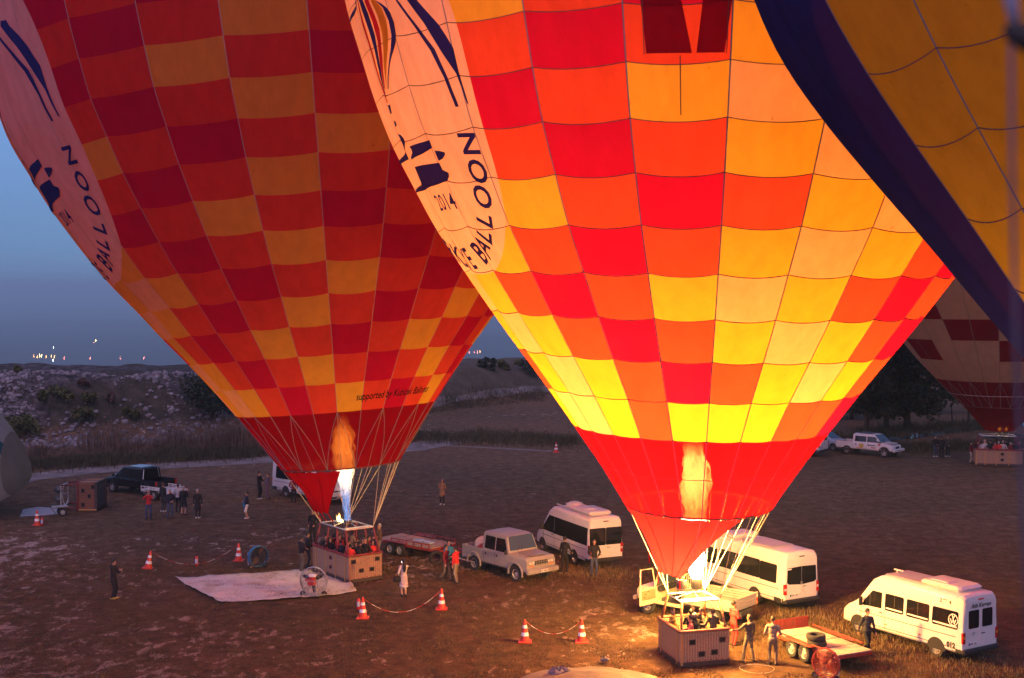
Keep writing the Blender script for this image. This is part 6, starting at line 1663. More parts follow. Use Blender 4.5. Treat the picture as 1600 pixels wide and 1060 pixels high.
# ------------------------------------------------------------------ inflation fans
M_FANR = mat('red_fan_blade', (.45, .05, .03), .45); M_FANB = mat('blue_fan_ring', (.03, .14, .28), .4); M_FANG = mat('grey_fan_frame', (.40, .40, .42), .4, .6); M_WOODP = mat('varnished_propeller', (.42, .16, .05), .35); M_MESH = mat('dark_wire_mesh', (.05, .05, .06), .5, .5)
def fan(label, loc, rz, dia, ring_m, eng_m, blade_m, spokes=16, rings=4, depth=.22, wire_m=None, blades_n=2, engine_front=False, tilt=0.0, blade_rot=.6, cage=True):
    t = thing('inflation_fan', label, 'fan', loc, rz, 'balloon inflation fans'); r = dia / 2; zc = r + .12
    T = Matrix.Translation((0, 0, zc)) @ Matrix.Rotation(tilt, 4, 'X') @ Matrix.Rotation(math.pi / 2, 4, 'X')
    mb = MB(); mb.lathe([(r, -depth / 2), (r + .03, -depth / 2), (r + .03, depth / 2), (r, depth / 2), (r, -depth / 2)], 36, T, caps=False); o = mb.build('ring', ring_m, t); fixn(o); smooth_by_angle(o, 40)
    for s in (1, -1):
        mb = MB()
        for k in range(spokes): a = 2 * math.pi * k / spokes; mb.tube([T @ Vector((.08 * math.cos(a), .08 * math.sin(a), s * (depth / 2 + .02))), T @ Vector((r * math.cos(a), r * math.sin(a), s * depth / 2))], .006, 4)
        for k in range(rings): mb.torus((0, 0, s * (depth / 2 + .012)), r * (k + 1) / (rings + .5), .006, 30, 4, T)
        g = mb.build('guard', wire_m or M_MESH, t); g['kind'] = 'stuff'
    for k in range(blades_n):
        a = blade_rot + 2 * math.pi * k / blades_n; mb = MB()
        vs = []
        for i in range(6):
            q = .05 + (r - .10) * i / 5; w = (.05, .085, .10, .095, .08, .03)[i]; tw = .5 - .3 * i / 5
            for sgn in (-1, 1):
                for th in (-.008, .008): vs.append(T @ (Matrix.Rotation(a, 4, 'Z') @ Vector((q, sgn * w * math.cos(tw), sgn * w * math.sin(tw) + th))))
        fs = []
        for i in range(5):
            o_ = i * 4
            fs += [(o_, o_ + 2, o_ + 6, o_ + 4), (o_ + 1, o_ + 5, o_ + 7, o_ + 3), (o_, o_ + 4, o_ + 5, o_ + 1), (o_ + 2, o_ + 3, o_ + 7, o_ + 6)]
        fs += [(0, 1, 3, 2), (20, 22, 23, 21)]
        o = mb.add(vs, fs).build('blade', blade_m, t); fixn(o)
    s = 1 if engine_front else -1
    e = MB(); c = T @ Vector((0, 0, s * (depth / 2 + .20))); e.rbox((c.x, c.y, c.z), (.36, .26, .30), .05); e.rbox((c.x + .02, c.y, c.z + .21), (.30, .22, .14), .05); e.tube([(c.x - .2, c.y, c.z + .1), (c.x - .3, c.y, c.z + .1)], .05, 8); en = e.build('engine', eng_m, t)
    e = MB(); e.rbox((c.x + .05, c.y - .02 * s, c.z + .30), (.34, .22, .14), .04); e.build('fuel_tank', M_PLATE if engine_front else M_BLACK, en)
    f = MB(); y = c.y
    for sx in (-1, 1):
        f.tube([(sx * r * .62, 0, .14), (sx * r * .62, y * 1.5, .14)], .02, 6); f.tube([(sx * r * .62, 0, .14), (sx * r * .72, 0, zc - r * .55)], .02, 6); f.tube([(sx * .16, y, .14), (sx * .16, y, c.z - .14)], .018, 6)
        f.tube([(sx * r * .62, y * 1.5, .14), (sx * r * .55, y * 1.9, zc + .1)], .018, 6)
    f.tube([(-r * .8, 0, .13), (r * .8, 0, .13)], .022, 6); f.tube([(-r * .62, y * 1.5, .14), (r * .62, y * 1.5, .14)], .02, 6); f.tube([(-r * .55, y * 1.9, zc + .1), (r * .55, y * 1.9, zc + .1)], .018, 6)
    f.build('frame', M_FANG, t)
    for sx in (-1, 1): wheel(t, sx * (r * .82), 0, .13, .08, 1, nspoke=4).rotation_euler = (0, 0, 0)
    return t
p = G(489, 934); fan('fan with a red engine standing on the pale ground sheet by the left basket', (p.x, p.y + .2, 0), R(-8), 1.2, M_FANG, mat('red_engine', (.40, .03, .03), .4), M_MESH, 18, 3, .18, M_FANG, 3, True)
p = G(402, 890); fan('fan with a blue ring and dark mesh at the far end of the ground sheet', (p.x, p.y + .25, 0), R(38), .98, M_FANB, M_BLACK, M_WOODP, 40, 14, .24, M_MESH, 2, False, blade_rot=1.0)
p = G(1288, 1064); fan('red bladed fan standing before the near trailer', (p.x + .05, p.y, 0), R(-42), 1.02, M_FANR, M_BLACK, mat('orange_fan_blade', (.5, .14, .03), .4), 26, 8, .10, M_FANR, 2, False, blade_rot=2.4)

# ------------------------------------------------------------------ ground sheets
M_TARP = mat('pale_ground_sheet', (.56, .52, .50), .7, var=.08, bump=1.0, bscale=1.6, dirt=((.30, .22, .17), .9, .50))
F1 = lambda x, y, s=1: float(fbm(np.array([x * s]), np.array([y * s]), 4, 61)[0])
def tarp(pxs, label, m, zf, nm='ground_sheet', cat='ground sheet', sub=5):
    P = [G(*p) for p in pxs]; c = sum(P, Vector()) / len(P)
    bm = bmesh.new(); bm.faces.new([bm.verts.new((p.x, p.y, 0)) for p in P]); bmesh.ops.triangulate(bm, faces=bm.faces)
    for _ in range(sub):
        ed = [e for e in bm.edges if e.calc_length() > .28]
        if ed: bmesh.ops.subdivide_edges(bm, edges=ed, cuts=1); bmesh.ops.triangulate(bm, faces=bm.faces)
    bmesh.ops.beautify_fill(bm, faces=bm.faces, edges=bm.edges)
    for v in bm.verts:
        if v.is_boundary: v.co.x += .22 * (F1(v.co.x, v.co.y, 1.7) - .47); v.co.y += .22 * (F1(v.co.y + 9, v.co.x, 1.7) - .47)
        ed = min((v.co.xy - P[i].xy).length for i in range(len(P)))
        v.co.z = zf(v.co.x, v.co.y, v.is_boundary) + gz(v.co.x, v.co.y)
    bmesh.ops.recalc_face_normals(bm, faces=bm.faces)
    ext = bmesh.ops.extrude_face_region(bm, geom=bm.faces[:])
    for v in ext['geom']:
        if isinstance(v, bmesh.types.BMVert): v.co.z -= .012
    bmesh.ops.recalc_face_normals(bm, faces=bm.faces)
    me = bpy.data.meshes.new(nm); bm.to_mesh(me); bm.free(); me.materials.append(m); me.polygons.foreach_set('use_smooth', [True] * len(me.polygons))
    o = bpy.data.objects.new(nm, me); COL.objects.link(o); return tag(o, label, cat)
tarp([(275, 906), (302, 922), (345, 943), (420, 940), (500, 935), (556, 926), (545, 905), (470, 892), (400, 897), (340, 900)], 'pale ground sheet spread on the grass beside the left basket', M_TARP, lambda x, y, b: .03 + .30 * max(0, F1(x, y, 1.3) - .42) + (.10 * F1(y, x, 2.2) if b else 0))
M_TARP2 = mat('pinkish_balloon_bag', (.13, .10, .09), .75, var=.1, bump=.9, bscale=3.0, dirt=((.34, .24, .18), 1.2, .56))
cx = G(930, 1060)
tarp([(812, 1062), (838, 1052), (872, 1046), (925, 1043), (955, 1044), (990, 1052), (1040, 1064), (1110, 1084), (1080, 1110), (900, 1120), (790, 1090)], 'pale heap of bag cloth lying at the bottom edge, left of the lit basket', M_TARP2, lambda x, y, b: .04 if b else .05 + .34 * max(0, 1 - ((x - cx.x) / 2.6) ** 2) * min(1, max(0, (cx.y + 1.0 - y) / 1.2)) * (.7 + .6 * F1(x, y, 1.6)) * .8, 'balloon_bag', 'bag')
for px, py, sc, lab in ((874, 1062, .30, 'crumpled grey strap bundle on the left of the bag cloth'), (945, 1037, .14, 'small grey cloth knot at the back edge of the bag cloth')):
    q = G(px, py); mb = MB(); mb.ball((0, 0, .12), sc, 12, 8, 0, (1.2, .8, .6)); r_ = random.Random(px)
    mb.v = [(v[0] * (1 + r_.uniform(-.3, .3)), v[1] * (1 + r_.uniform(-.3, .3)), max(0.0, v[2] * (1 + r_.uniform(-.35, .35))) + (.12 if sc > .2 else .02)) for v in mb.v]
    tag(mb.build('strap_bundle', mat('grey_webbing', (.14, .13, .16), .8), None, False, q), lab, 'strap bundle')
p = G(20, 812); tarp([(30, 808), (70, 806), (104, 802), (100, 795), (60, 793), (36, 797)], 'grey ground sheet under the toppled basket at the left', mat('bluish_ground_sheet', (.40, .43, .47), .7), lambda x, y, b: .03)

# ------------------------------------------------------------------ basket tipped on its side, far left
tbk = thing('toppled_basket', 'wicker basket tipped on its side beside the grey and teal envelope', 'balloon basket')
q = G(139, 799); tbk.location = (q.x + .55, q.y + .95, .90); tbk.rotation_euler = (0, R(-90), 0)
b_ = make_basket(tbk, 1.75, 1.9, 1.15, M_RIMRED, wicker_mat('red_brown_wicker', (.24, .10, .055)), (-.5, .5), [(.22, .74), (.52, .40), (.72, .74), (.85, .2)])
f_ = make_burner_frame(tbk, 1.75, 1.9, 1.2, 2.4, 1.3, 1.3, M_SLEEVE, 4, shield=False); make_burner(f_, -.3, 0, 2.4, 2.95); make_burner(f_, .3, 0, 2.4, 2.95)
p = G(94, 806); cart = thing('hand_cart', 'small two-wheeled cart standing before the toppled basket', 'cart', p, R(30))
mb = MB(); mb.tube([(-.5, 0, .5), (.5, 0, .5)], .03, 6); mb.tube([(-.5, .25, .5), (-.2, .25, .1)], .03, 6); mb.tube([(.3, 0, .5), (.5, 0, 1.0)], .025, 6); mb.rbox((0, .1, .55), (.9, .5, .08), .02); mb.build('frame', M_FANG, cart)
for sx in (-1, 1): wheel(cart, .1, sx * .3, .24, .08, sx, nspoke=6)

# ------------------------------------------------------------------ near rope and carabiner of the basket the photo is taken from
rp = thing('suspension_line', 'blurred pale line with a black carabiner hanging close to the lens, right edge', 'line', AT(1590, 48, 1.5))
o_ = AT(1590, 48, 1.5)
mb = MB(); mb.tube([AT(1572, -60, 1.5) - o_, AT(1576, 0, 1.5) - o_, AT(1586, 45, 1.5) - o_], .006, 8); mb.tube([AT(1588, -60, 1.5) - o_, AT(1584, 0, 1.5) - o_, AT(1588, 45, 1.5) - o_], .005, 8); mb.build('webbing', mat('pale_lilac_webbing', (.22, .21, .30), .7), rp, smooth=True)
mb = MB(); mb.tube([AT(1574, 40, 1.5) - o_, AT(1586, 52, 1.5) - o_, AT(1606, 62, 1.5) - o_, AT(1640, 66, 1.5) - o_], [.008, .013, .015, .015], 10); mb.build('carabiner', M_BLACK, rp, smooth=True)
mb = MB(); mb.tube([AT(1580, 62, 1.5) - o_, AT(1582, 300, 1.5) - o_, AT(1588, 560, 1.5) - o_, AT(1599, 800, 1.5) - o_, AT(1612, 1100, 1.5) - o_], .0030, 8); mb.build('rope', mat('lilac_rope', (.085, .065, .10), .8), rp, smooth=True)
# ------------------------------------------------------------------ people: one continuous body per pose, clothes as material regions
SKIN = mat('skin', (.42, .22, .145), .55, var=.06); 
def cloth(name, col): return mat('cloth_' + name, col, .85, var=.14, scale=9, bump=.25, bscale=30)
CL = {'black': (.012, .012, .014), 'navy': (.016, .020, .045), 'charcoal': (.035, .035, .040), 'red': (.52, .022, .025), 'maroon': (.17, .014, .028), 'blue': (.02, .15, .33), 'khaki': (.16, .12, .075), 'beige': (.23, .185, .14), 'brown': (.16, .085, .045), 'camel': (.30, .17, .09), 'olive': (.085, .075, .045), 'grey': (.065, .055, .050), 'lightgrey': (.42, .40, .40), 'white': (.70, .69, .68), 'jeans': (.050, .070, .130), 'pinkgrey': (.50, .42, .44), 'purple': (.12, .08, .14), 'shoe': (.03, .026, .024), 'whiteshoe': (.66, .65, .66), 'yellowshoe': (.52, .36, .06), 'yellow': (.65, .50, .03), 'skinc': (.42, .22, .145), 'pink': (.55, .10, .12)}
def C(n): return SKIN if n == 'skinc' else cloth(n, CL[n])
HAIRM = {'black': mat('black_hair', (.012, .010, .009), .5, bump=.4, bscale=80), 'brown': mat('brown_hair', (.05, .028, .016), .5, bump=.4, bscale=80), 'grey': mat('grey_hair', (.36, .34, .34), .6, bump=.4, bscale=80), 'blond': mat('pale_hair', (.40, .30, .18), .5, bump=.4, bscale=80), 'cap': mat('pale_knit_cap', (.52, .44, .36), .8)}
M_EYE = mat('dark_eye', (.01, .01, .01), .2)
BODY = {}
def capsule(mb, a, b, ra, rb, n=10, reg=None, prims=None, fl=(1, 1)):
    a, b = Vector(a), Vector(b); d = b - a
    pts = [a - d.normalized() * ra * .98, a - d.normalized() * ra * .6, a, b, b + d.normalized() * rb * .6, b + d.normalized() * rb * .98]
    mb.tube(pts, [ra * .2, ra * .8, ra, rb, rb * .8, rb * .2], n)
    prims.append((np.array(a), np.array(b), ra, rb, reg))
def ik(s, h, l1, l2, pole):
    d = h - s; L = min(d.length, (l1 + l2) * .995); d = d.normalized(); h2 = s + d * L
    x = (l1 * l1 - l2 * l2 + L * L) / (2 * L); y = math.sqrt(max(0, l1 * l1 - x * x)); p = pole - d * pole.dot(d); p = p.normalized() if p.length > 1e-4 else Vector((0, 0, -1))
    return s + d * x + p * y, h2
def body(pose):
    """pose keys: rh, lh hand targets; rf, lf foot positions; lean, twist of the torso; head (yaw, pitch); coat, skirt, shorts; woman.
       local frame: facing -Y, right hand at -X, z up, standing height 1.75"""
    key = pose['name']
    if key in BODY: return BODY[key]
    mb = MB(); pr = []; wo = pose.get('woman', False); lean = pose.get('lean', 0.0); side = pose.get('side', 0.0)
    hip = Vector((0, 0, .93 - pose.get('drop', 0))); 
    def up(t, x=0.0, y=0.0):  # point on the torso axis, t metres above the hip
        return hip + Vector((x + side * t, y - math.sin(lean) * t, math.cos(lean) * t))
    sw = .185 if not wo else .165
    # torso
    def ell(c, rx, ry, rz, reg):
        mb.ball(c, 1.0, 14, 9, 0, (rx, ry, rz)); pr.append((np.array(c), np.array(c) + 1e-4, (rx + ry) / 2, (rx + ry) / 2, reg))
    hipr = .165 if not wo else .175
    ell(up(-.02), hipr, .125, .15, 'legs'); ell(up(.14), .155 if not wo else .138, .115, .16, 'top'); ell(up(.32), .175 if not wo else .15, .12, .20, 'top'); ell(up(.46), sw, .098, .10, 'top')
    capsule(mb, up(.50, -sw * .8), up(.50, sw * .8), .062, .062, 10, 'top', pr)
    ell(up(.04), hipr + .004, .130, .10, 'top')
    if pose.get('hood'): ell(up(.50, 0, .09), .12, .07, .09, 'top')
    if pose.get('coat'):
        L = pose['coat']
        for k in range(4): ell(up(-.06 - L * k / 4), hipr + .01 + .012 * k, .135 + .012 * k, .12, 'top')
    # neck and head
    capsule(mb, up(.54), up(.64), .055, .050, 10, 'skin', pr)
    hy, hp = pose.get('head', (0, 0)); hb = up(.66); M = Matrix.Translation(hb) @ Matrix.Rotation(R(hy), 4, 'Z') @ Matrix.Rotation(R(hp), 4, 'X')
    def he(x, y, z): return M @ Vector((x, y, z))
    def hell(c, r, sc, reg='skin'): mb.ball(c, r, 14, 10, 0, sc, M); q = M @ Vector(c); pr.append((np.array(q), np.array(q) + 1e-4, r, r, reg))
    hell((0, .01, .085), .098, (.80, 1.0, 1.15)); hell((0, -.018, .02), .066, (.85, .95, .95)); hell((0, -.100, .055), .018, (.75, 1.0, 1.5)); hell((0, -.07, -.028), .028, (1.1, .9, .8))
    hell((0, -.088, .010), .017, (1.6, .6, .6))
    for sx in (-1, 1): hell((sx * .082, .012, .06), .026, (.45, .8, 1.2))
    # legs
    for sx, k in ((-1, 'rf'), (1, 'lf')):
        f = pose.get(k, (sx * .10, 0, 0)); yaw = R(f[2] if len(f) > 2 else 0); lift = f[3] if len(f) > 3 else 0
        h0 = hip + Vector((sx * .09, 0, -.02)); an = Vector((f[0], f[1] + .03, .085 + lift)); kn, an = ik(h0, an, .43, .425, Vector((sx * .12, -1, .1)))
        reg2 = 'skin' if pose.get('shorts') else 'legs'
        tr = 1.12 if not wo else 1.0
        capsule(mb, h0, kn, .088 * (1 if wo else 1.02), .062 * tr, 12, 'legs', pr); capsule(mb, kn, an, .060 * tr, .040 * tr * 1.15, 10, reg2, pr)
        if pose.get('shorts'): capsule(mb, h0, h0.lerp(kn, .95), .095, .085, 12, 'legs', pr)
        d = Vector((math.sin(yaw) , -math.cos(yaw), 0)); toe = an + d * .155; toe.z = .045 + lift * (.55 if lift else 1); heel = an - d * .055; heel.z = .048 + lift * 1.1
        capsule(mb, heel, toe, .047, .042, 10, 'shoe', pr); capsule(mb, an, heel.lerp(toe, .3), .045, .047, 8, 'shoe', pr)
    # arms and hands
    for sx, k in ((-1, 'rh'), (1, 'lh')):
        s = up(.485, sx * (sw + .005)); h = Vector(pose.get(k, (sx * .27, -.03, .80))); pole = Vector(pose.get('pole' + k[0], (sx * .5, .6, -.5)))
        el, wr = ik(s, h, .285, .255, pole)
        capsule(mb, s, el, .062, .050, 10, 'top', pr); capsule(mb, el, wr, .047, .034, 10, pose.get('sleeve', 'top'), pr)
        d = (wr - el).normalized(); inn = Vector((-sx, 0, 0)); inn = (inn - d * inn.dot(d)); inn = inn.normalized() if inn.length > .2 else d.orthogonal().normalized(); cr = d.cross(inn)
        pm = wr + d * .055; capsule(mb, wr + d * .015, pm + d * .025, .030, .036, 8, 'skin', pr)
        for q in range(4):
            b0 = pm + d * .035 + cr * (q - 1.5) * .021; l = (.066, .078, .072, .056)[q]; m1 = b0 + d * l * .55 + inn * l * .10; tp = b0 + d * l * .85 + inn * l * .45
            capsule(mb, b0 - d * .03, m1, .0125, .0115, 6, 'skin', pr); capsule(mb, m1, tp, .0115, .0100, 6, 'skin', pr)
        t0 = wr + d * .02 + cr * -.030; t1 = t0 + d * .035 - cr * .022 + inn * .012; t2 = t1 + d * .032 + inn * .018
        capsule(mb, t0, t1, .015, .0125, 6, 'skin', pr); capsule(mb, t1, t2, .0125, .0105, 6, 'skin', pr)
    src = mb.build('body_source', M_EYE); md = src.modifiers.new('r', 'REMESH'); md.mode = 'VOXEL'; md.voxel_size = .0135; md.use_smooth_shade = True
    sm = src.modifiers.new('s', 'SMOOTH'); sm.iterations = 2; sm.factor = .35
    dg = bpy.context.evaluated_depsgraph_get(); dg.update(); me = bpy.data.meshes.new_from_object(src.evaluated_get(dg)); old = src.data; bpy.data.objects.remove(src); bpy.data.meshes.remove(old)
    me.name = 'person'
    n = len(me.polygons); cen = np.zeros(n * 3); me.polygons.foreach_get('center', cen); cen = cen.reshape(-1, 3)
    best = np.full(n, 1e9); reg = np.zeros(n, int); order = ['skin', 'top', 'legs', 'shoe']
    for a, b, ra, rb, rg in pr:
        ab = b - a; t = np.clip(((cen - a) @ ab) / max(1e-9, ab @ ab), 0, 1); dd = np.linalg.norm(cen - (a + t[:, None] * ab), axis=1) - (ra + (rb - ra) * t)
        if rg == 'skin': dd = dd + .004
        k = dd < best; best[k] = dd[k]; reg[k] = order.index(rg)
    z = cen[:, 2]
    bl = hip.z + (-.0 if not pose.get('coat') else -.06 - pose['coat'])
    reg[(reg == 2) & (z > hip.z + .02) ] = 1; reg[(reg == 1) & (np.abs(cen[:, 0]) < .2) & (z < hip.z - .06) & (not pose.get('coat'))] = 2
    if pose.get('coat'): reg[(reg == 2) & (z > hip.z - pose['coat'])] = 1
    if pose.get('hide_top_legs'): pass
    me.materials.clear()
    for q in order: me.materials.append(SKIN)
    me.polygons.foreach_set('material_index', reg.tolist()); me.polygons.foreach_set('use_smooth', [True] * n); me.update()
    # hair meshes in body coordinates
    hair = {}
    def cap_mesh(kind):
        hm = MB()
        if kind == 'short':
            for i in range(9):
                pass
            hm.ball((0, .018, .098), .106, 14, 9, 0, (.84, 1.0, 1.10)); 
            hm.v = [v for v in hm.v]; vs = []
            for v in hm.v:
                x, y, z_ = v
                if y < -.045 and z_ < .125: y = -.045 + (y + .045) * .1
                if z_ < .02: z_ = .02 + (z_ - .02) * .2
                vs.append(M @ Vector((x, y, z_)))
            hm.v = [tuple(v) for v in vs]
        elif kind == 'cap':
            hm.ball((0, .012, .115), .108, 14, 9, 0, (.88, 1.0, .95)); hm.v = [tuple(M @ Vector((x, y, max(z_, .085)))) for x, y, z_ in hm.v]
        else:
            hm.ball((0, .020, .095), .110, 14, 9, 0, (.88, 1.0, 1.08)); vs = []
            for v in hm.v:
                x, y, z_ = v
                if y < -.03 and z_ < .13: y = -.03 + (y + .03) * .1
                vs.append(tuple(M @ Vector((x, y, z_))))
            hm.v = vs
            pts = [he(0, .06, .08), he(0, .095, -.02), up(.48, 0, .10), up(.36, 0, .12), up(.24, 0, .115)]
            hm.tube(pts, [.085, .088, .095, .080, .03], 12)
            hm.v = [tuple(v) for v in hm.v]
        return hm.mesh('hair', M_EYE, True)
    res = dict(me=me, cap=cap_mesh, hair={}, eyes=[he(sx * .032, -.088, .068) for sx in (-1, 1)], hands={}, wrists=None, up=up, he=he)
    BODY[key] = res; return res
EYE_ME = None
def person(label, loc, face, pose, top, legs, shoe='shoe', hair='black', style='short', h=1.75, group=None, skin=True):
    global EYE_ME
    b = body(pose); o = bpy.data.objects.new('person', b['me']); COL.objects.link(o)
    for i, m in enumerate((SKIN, C(top), C(legs), C(shoe))):
        o.material_slots[i].link = 'OBJECT'; o.material_slots[i].material = m
    o.location = loc; o.rotation_euler = (0, 0, R(face)); k = h / 1.75; o.scale = (k, k, k)
    if style not in b['hair']: b['hair'][style] = b['cap'](style)
    hm = bpy.data.objects.new('cap' if style == 'cap' else 'hair', b['hair'][style]); COL.objects.link(hm); hm.parent = o; hm.material_slots[0].link = 'OBJECT'; hm.material_slots[0].material = HAIRM[hair]
    if EYE_ME is None: EYE_ME = MB().ball((0, 0, 0), .0095, 6, 4).mesh('eye', M_EYE)
    for e in b['eyes']: q = bpy.data.objects.new('eye', EYE_ME); COL.objects.link(q); q.parent = o; q.location = e
    return tag(o, label, 'person', group)
def foot(px, py): p = G(px, py); p.z = gz(p.x, p.y); return p
def world_pt(o, v): return Matrix.Translation(o.location) @ Matrix.Rotation(o.rotation_euler.z, 4, 'Z') @ (Vector(v) * o.scale.x)
P_STAND = dict(name='stand'); P_WIDE = dict(name='wide', rf=(-.17, .02, -14), lf=(.17, -.02, 14), rh=(-.31, -.02, .84), lh=(.31, .0, .84))
P_HIPS = dict(name='hips', rh=(-.19, -.13, 1.0), lh=(.19, -.13, 1.0), rf=(-.12, 0, -10), lf=(.12, 0, 10))
P_FRONT = dict(name='front', rh=(-.10, -.26, 1.08), lh=(.08, -.27, 1.10), rf=(-.12, .03, -8), lf=(.11, -.04, 10))
P_PHOTO = dict(name='photo', rh=(-.09, -.26, 1.50), lh=(.09, -.26, 1.50), polr=(-.5, -.1, -.9), poll=(.5, -.1, -.9), rf=(-.14, 0, -8), lf=(.14, 0, 8), head=(0, 4))
P_PHONE = dict(name='phone', rh=(-.06, -.30, 1.30), lh=(.05, -.31, 1.28), rf=(-.08, .02, -4), lf=(.08, -.03, 6), head=(0, 14), hood=True)
P_LOOKUP = dict(name='lookup', woman=True, rh=(-.13, -.20, 1.18), lh=(.13, -.20, 1.18), rf=(-.10, .02, -8), lf=(.13, -.05, 12), head=(0, -28), coat=.22)
P_WOMAN = dict(name='woman', woman=True, rh=(-.05, -.30, 1.45), lh=(.22, -.06, .96), rf=(-.08, 0, -6), lf=(.09, -.02, 6), coat=.48, shorts=True, head=(0, -8))
P_WALK = dict(name='walk', rf=(-.06, .24, 0, .06), lf=(.07, -.30, 0), rh=(-.30, -.18, .88), lh=(.30, .20, .88), lean=.07, drop=.03)
P_WALKX = dict(name='walkx', rf=(.03, -.20, 6), lf=(.05, .24, -6, .05), rh=(-.30, .10, .84), lh=(.31, -.10, .84), lean=.05, drop=.03, head=(10, 12), hood=True)
P_REACH = dict(name='reach', rh=(-.30, -.20, .9), lh=(.62, -.12, 1.20), poll=(.3, .5, -.8), rf=(-.16, .05, 0), lf=(.30, .06, 12), side=-.02, head=(22, 6), hood=True)
P_HOODIE = dict(name='hoodie', rh=(-.20, -.24, 1.05), lh=(.20, -.24, 1.05), rf=(-.12, .04, -8), lf=(.12, -.05, 8), hood=True, lean=.06)
P_SHAKE = dict(name='shake', rh=(-.16, -.36, 1.0), lh=(.27, -.02, .84), rf=(-.10, -.06, 0), lf=(.12, .10, 10), lean=.06)
P_BEND = dict(name='bend', lean=.45, rh=(-.16, -.52, .95), lh=(.16, -.52, .95), rf=(-.14, .05, -6), lf=(.14, -.08, 6), head=(0, -20))
P_SHORTS = dict(name='shorts', shorts=True, rh=(-.12, -.22, 1.12), lh=(.10, -.24, 1.14), rf=(-.11, .02, -18), lf=(.13, -.03, 18))
P_WSHORT = dict(name='wshort', woman=True, shorts=True, rh=(-.16, -.16, 1.05), lh=(.10, -.22, 1.14), rf=(-.10, .03, -8), lf=(.11, -.04, 8), sleeve='top', head=(0, -6))
P_COAT = dict(name='coat', coat=.34, rh=(-.26, -.02, .84), lh=(.26, -.02, .84), rf=(-.09, 0, -6), lf=(.09, 0, 6))
P_RIM = dict(name='rim', rh=(-.22, -.34, 1.18), lh=(.22, -.34, 1.18), lean=.10, head=(0, 8)); P_RIMW = dict(name='rimw', woman=True, rh=(-.20, -.34, 1.16), lh=(.18, -.34, 1.18), lean=.12, head=(12, 4))
P_SELFIE = dict(name='selfie', woman=True, rh=(-.10, -.40, 1.50), lh=(.20, -.16, 1.06), polr=(-.6, -.1, -.8), head=(-6, -8))

# group of onlookers by the black pickup
person('person in a red jacket and jeans holding a camera up to the face', foot(232.5, 812), 4, P_PHOTO, 'red', 'jeans', hair='grey', h=1.74)
person('tall person in dark clothes with white shoes, behind the others by the black pickup', foot(255, 800), 150, P_STAND, 'black', 'charcoal', 'whiteshoe', 'brown', h=1.80)
person('person in a navy jacket and jeans, front of the group by the black pickup', foot(265.5, 811), 40, P_FRONT, 'navy', 'jeans', hair='grey', h=1.78)
person('person in a pale top mostly hidden inside the group by the black pickup', foot(278.5, 800), 170, P_HIPS, 'lightgrey', 'black', hair='brown', h=1.72)
person('person in a black jacket and shorts with bare legs, by the white trailer', foot(287, 805), 175, P_SHORTS, 'black', 'charcoal', 'black', 'grey', h=1.76)
person('grey haired person in a black coat, trousers and white shoes, right end of the group', foot(309, 810), 178, P_COAT, 'black', 'black', 'whiteshoe', 'grey', h=1.74)
w8 = person('woman in white shorts with a blue bag, standing apart and facing left', foot(386, 811), -75, P_WSHORT, 'navy', 'white', 'pinkgrey', 'black', h=1.62)
def bag(label, loc, sz, m, rz=0, nm='shoulder_bag', strap=.5):
    t = thing(nm, label, 'bag', loc, rz); mb = MB(); mb.rbox((0, 0, 0), sz, min(sz) * .3); mb.build('bag_body', m, t)
    mb = MB(); mb.tube([(-sz[0] * .4, 0, sz[2] * .4), (-.04, .02, strap), (.04, .02, strap), (sz[0] * .4, 0, sz[2] * .4)], .012, 6); mb.build('strap', m, t); return t
bag('blue bag hanging on the front of the woman in white shorts', world_pt(w8, (.06, -.20, .92)), (.30, .12, .30), cloth('blue', CL['blue']), R(-75))
# couple looking at a phone near the far white van
a1 = person('person in a black track suit looking at a lit phone, left of the far van', foot(405, 780), 70, P_PHONE, 'black', 'black', 'whiteshoe', h=1.80)
a2 = person('person in purplish grey clothes facing the one in black, left of the far van', foot(419, 780), -75, P_FRONT, 'purple', 'purple', hair='brown', h=1.70)
def phone(label, loc, rz, lit=True, tilt=25):
    t = thing('phone', label, 'phone', loc, rz); t.rotation_euler = (R(tilt), 0, rz)
    mb = MB(); mb.rbox((0, 0, 0), (.078, .012, .155), .005); mb.build('case', M_BLACK, t)
    mb = MB(); mb.box((0, .0068, 0), (.068, .002, .14)); mb.build('screen', emit('phone_screen_glow', (.75, .85, 1), 5.0) if lit else M_GLASS, t); return t
phone('lit phone in the hands of the person in the black track suit', world_pt(a1, (.0, -.37, 1.34)), R(70))
person('person in dark red clothes leaning by the side of the far white van', foot(459, 786), 175, P_HIPS, 'maroon', 'black', h=1.70)
person('woman in a camel jacket and black leggings looking up, alone on the open field', foot(691, 789), -12, P_LOOKUP, 'camel', 'black', 'whiteshoe', 'black', 'long', 1.66)
m12 = person('man in a black tracksuit and yellow shoes standing alone at the left', foot(178, 936), 78, P_PHONE, 'black', 'black', 'yellowshoe', 'black', h=1.76)
phone('phone held by the lone man in black', world_pt(m12, (.0, -.36, 1.36)), R(78), False)
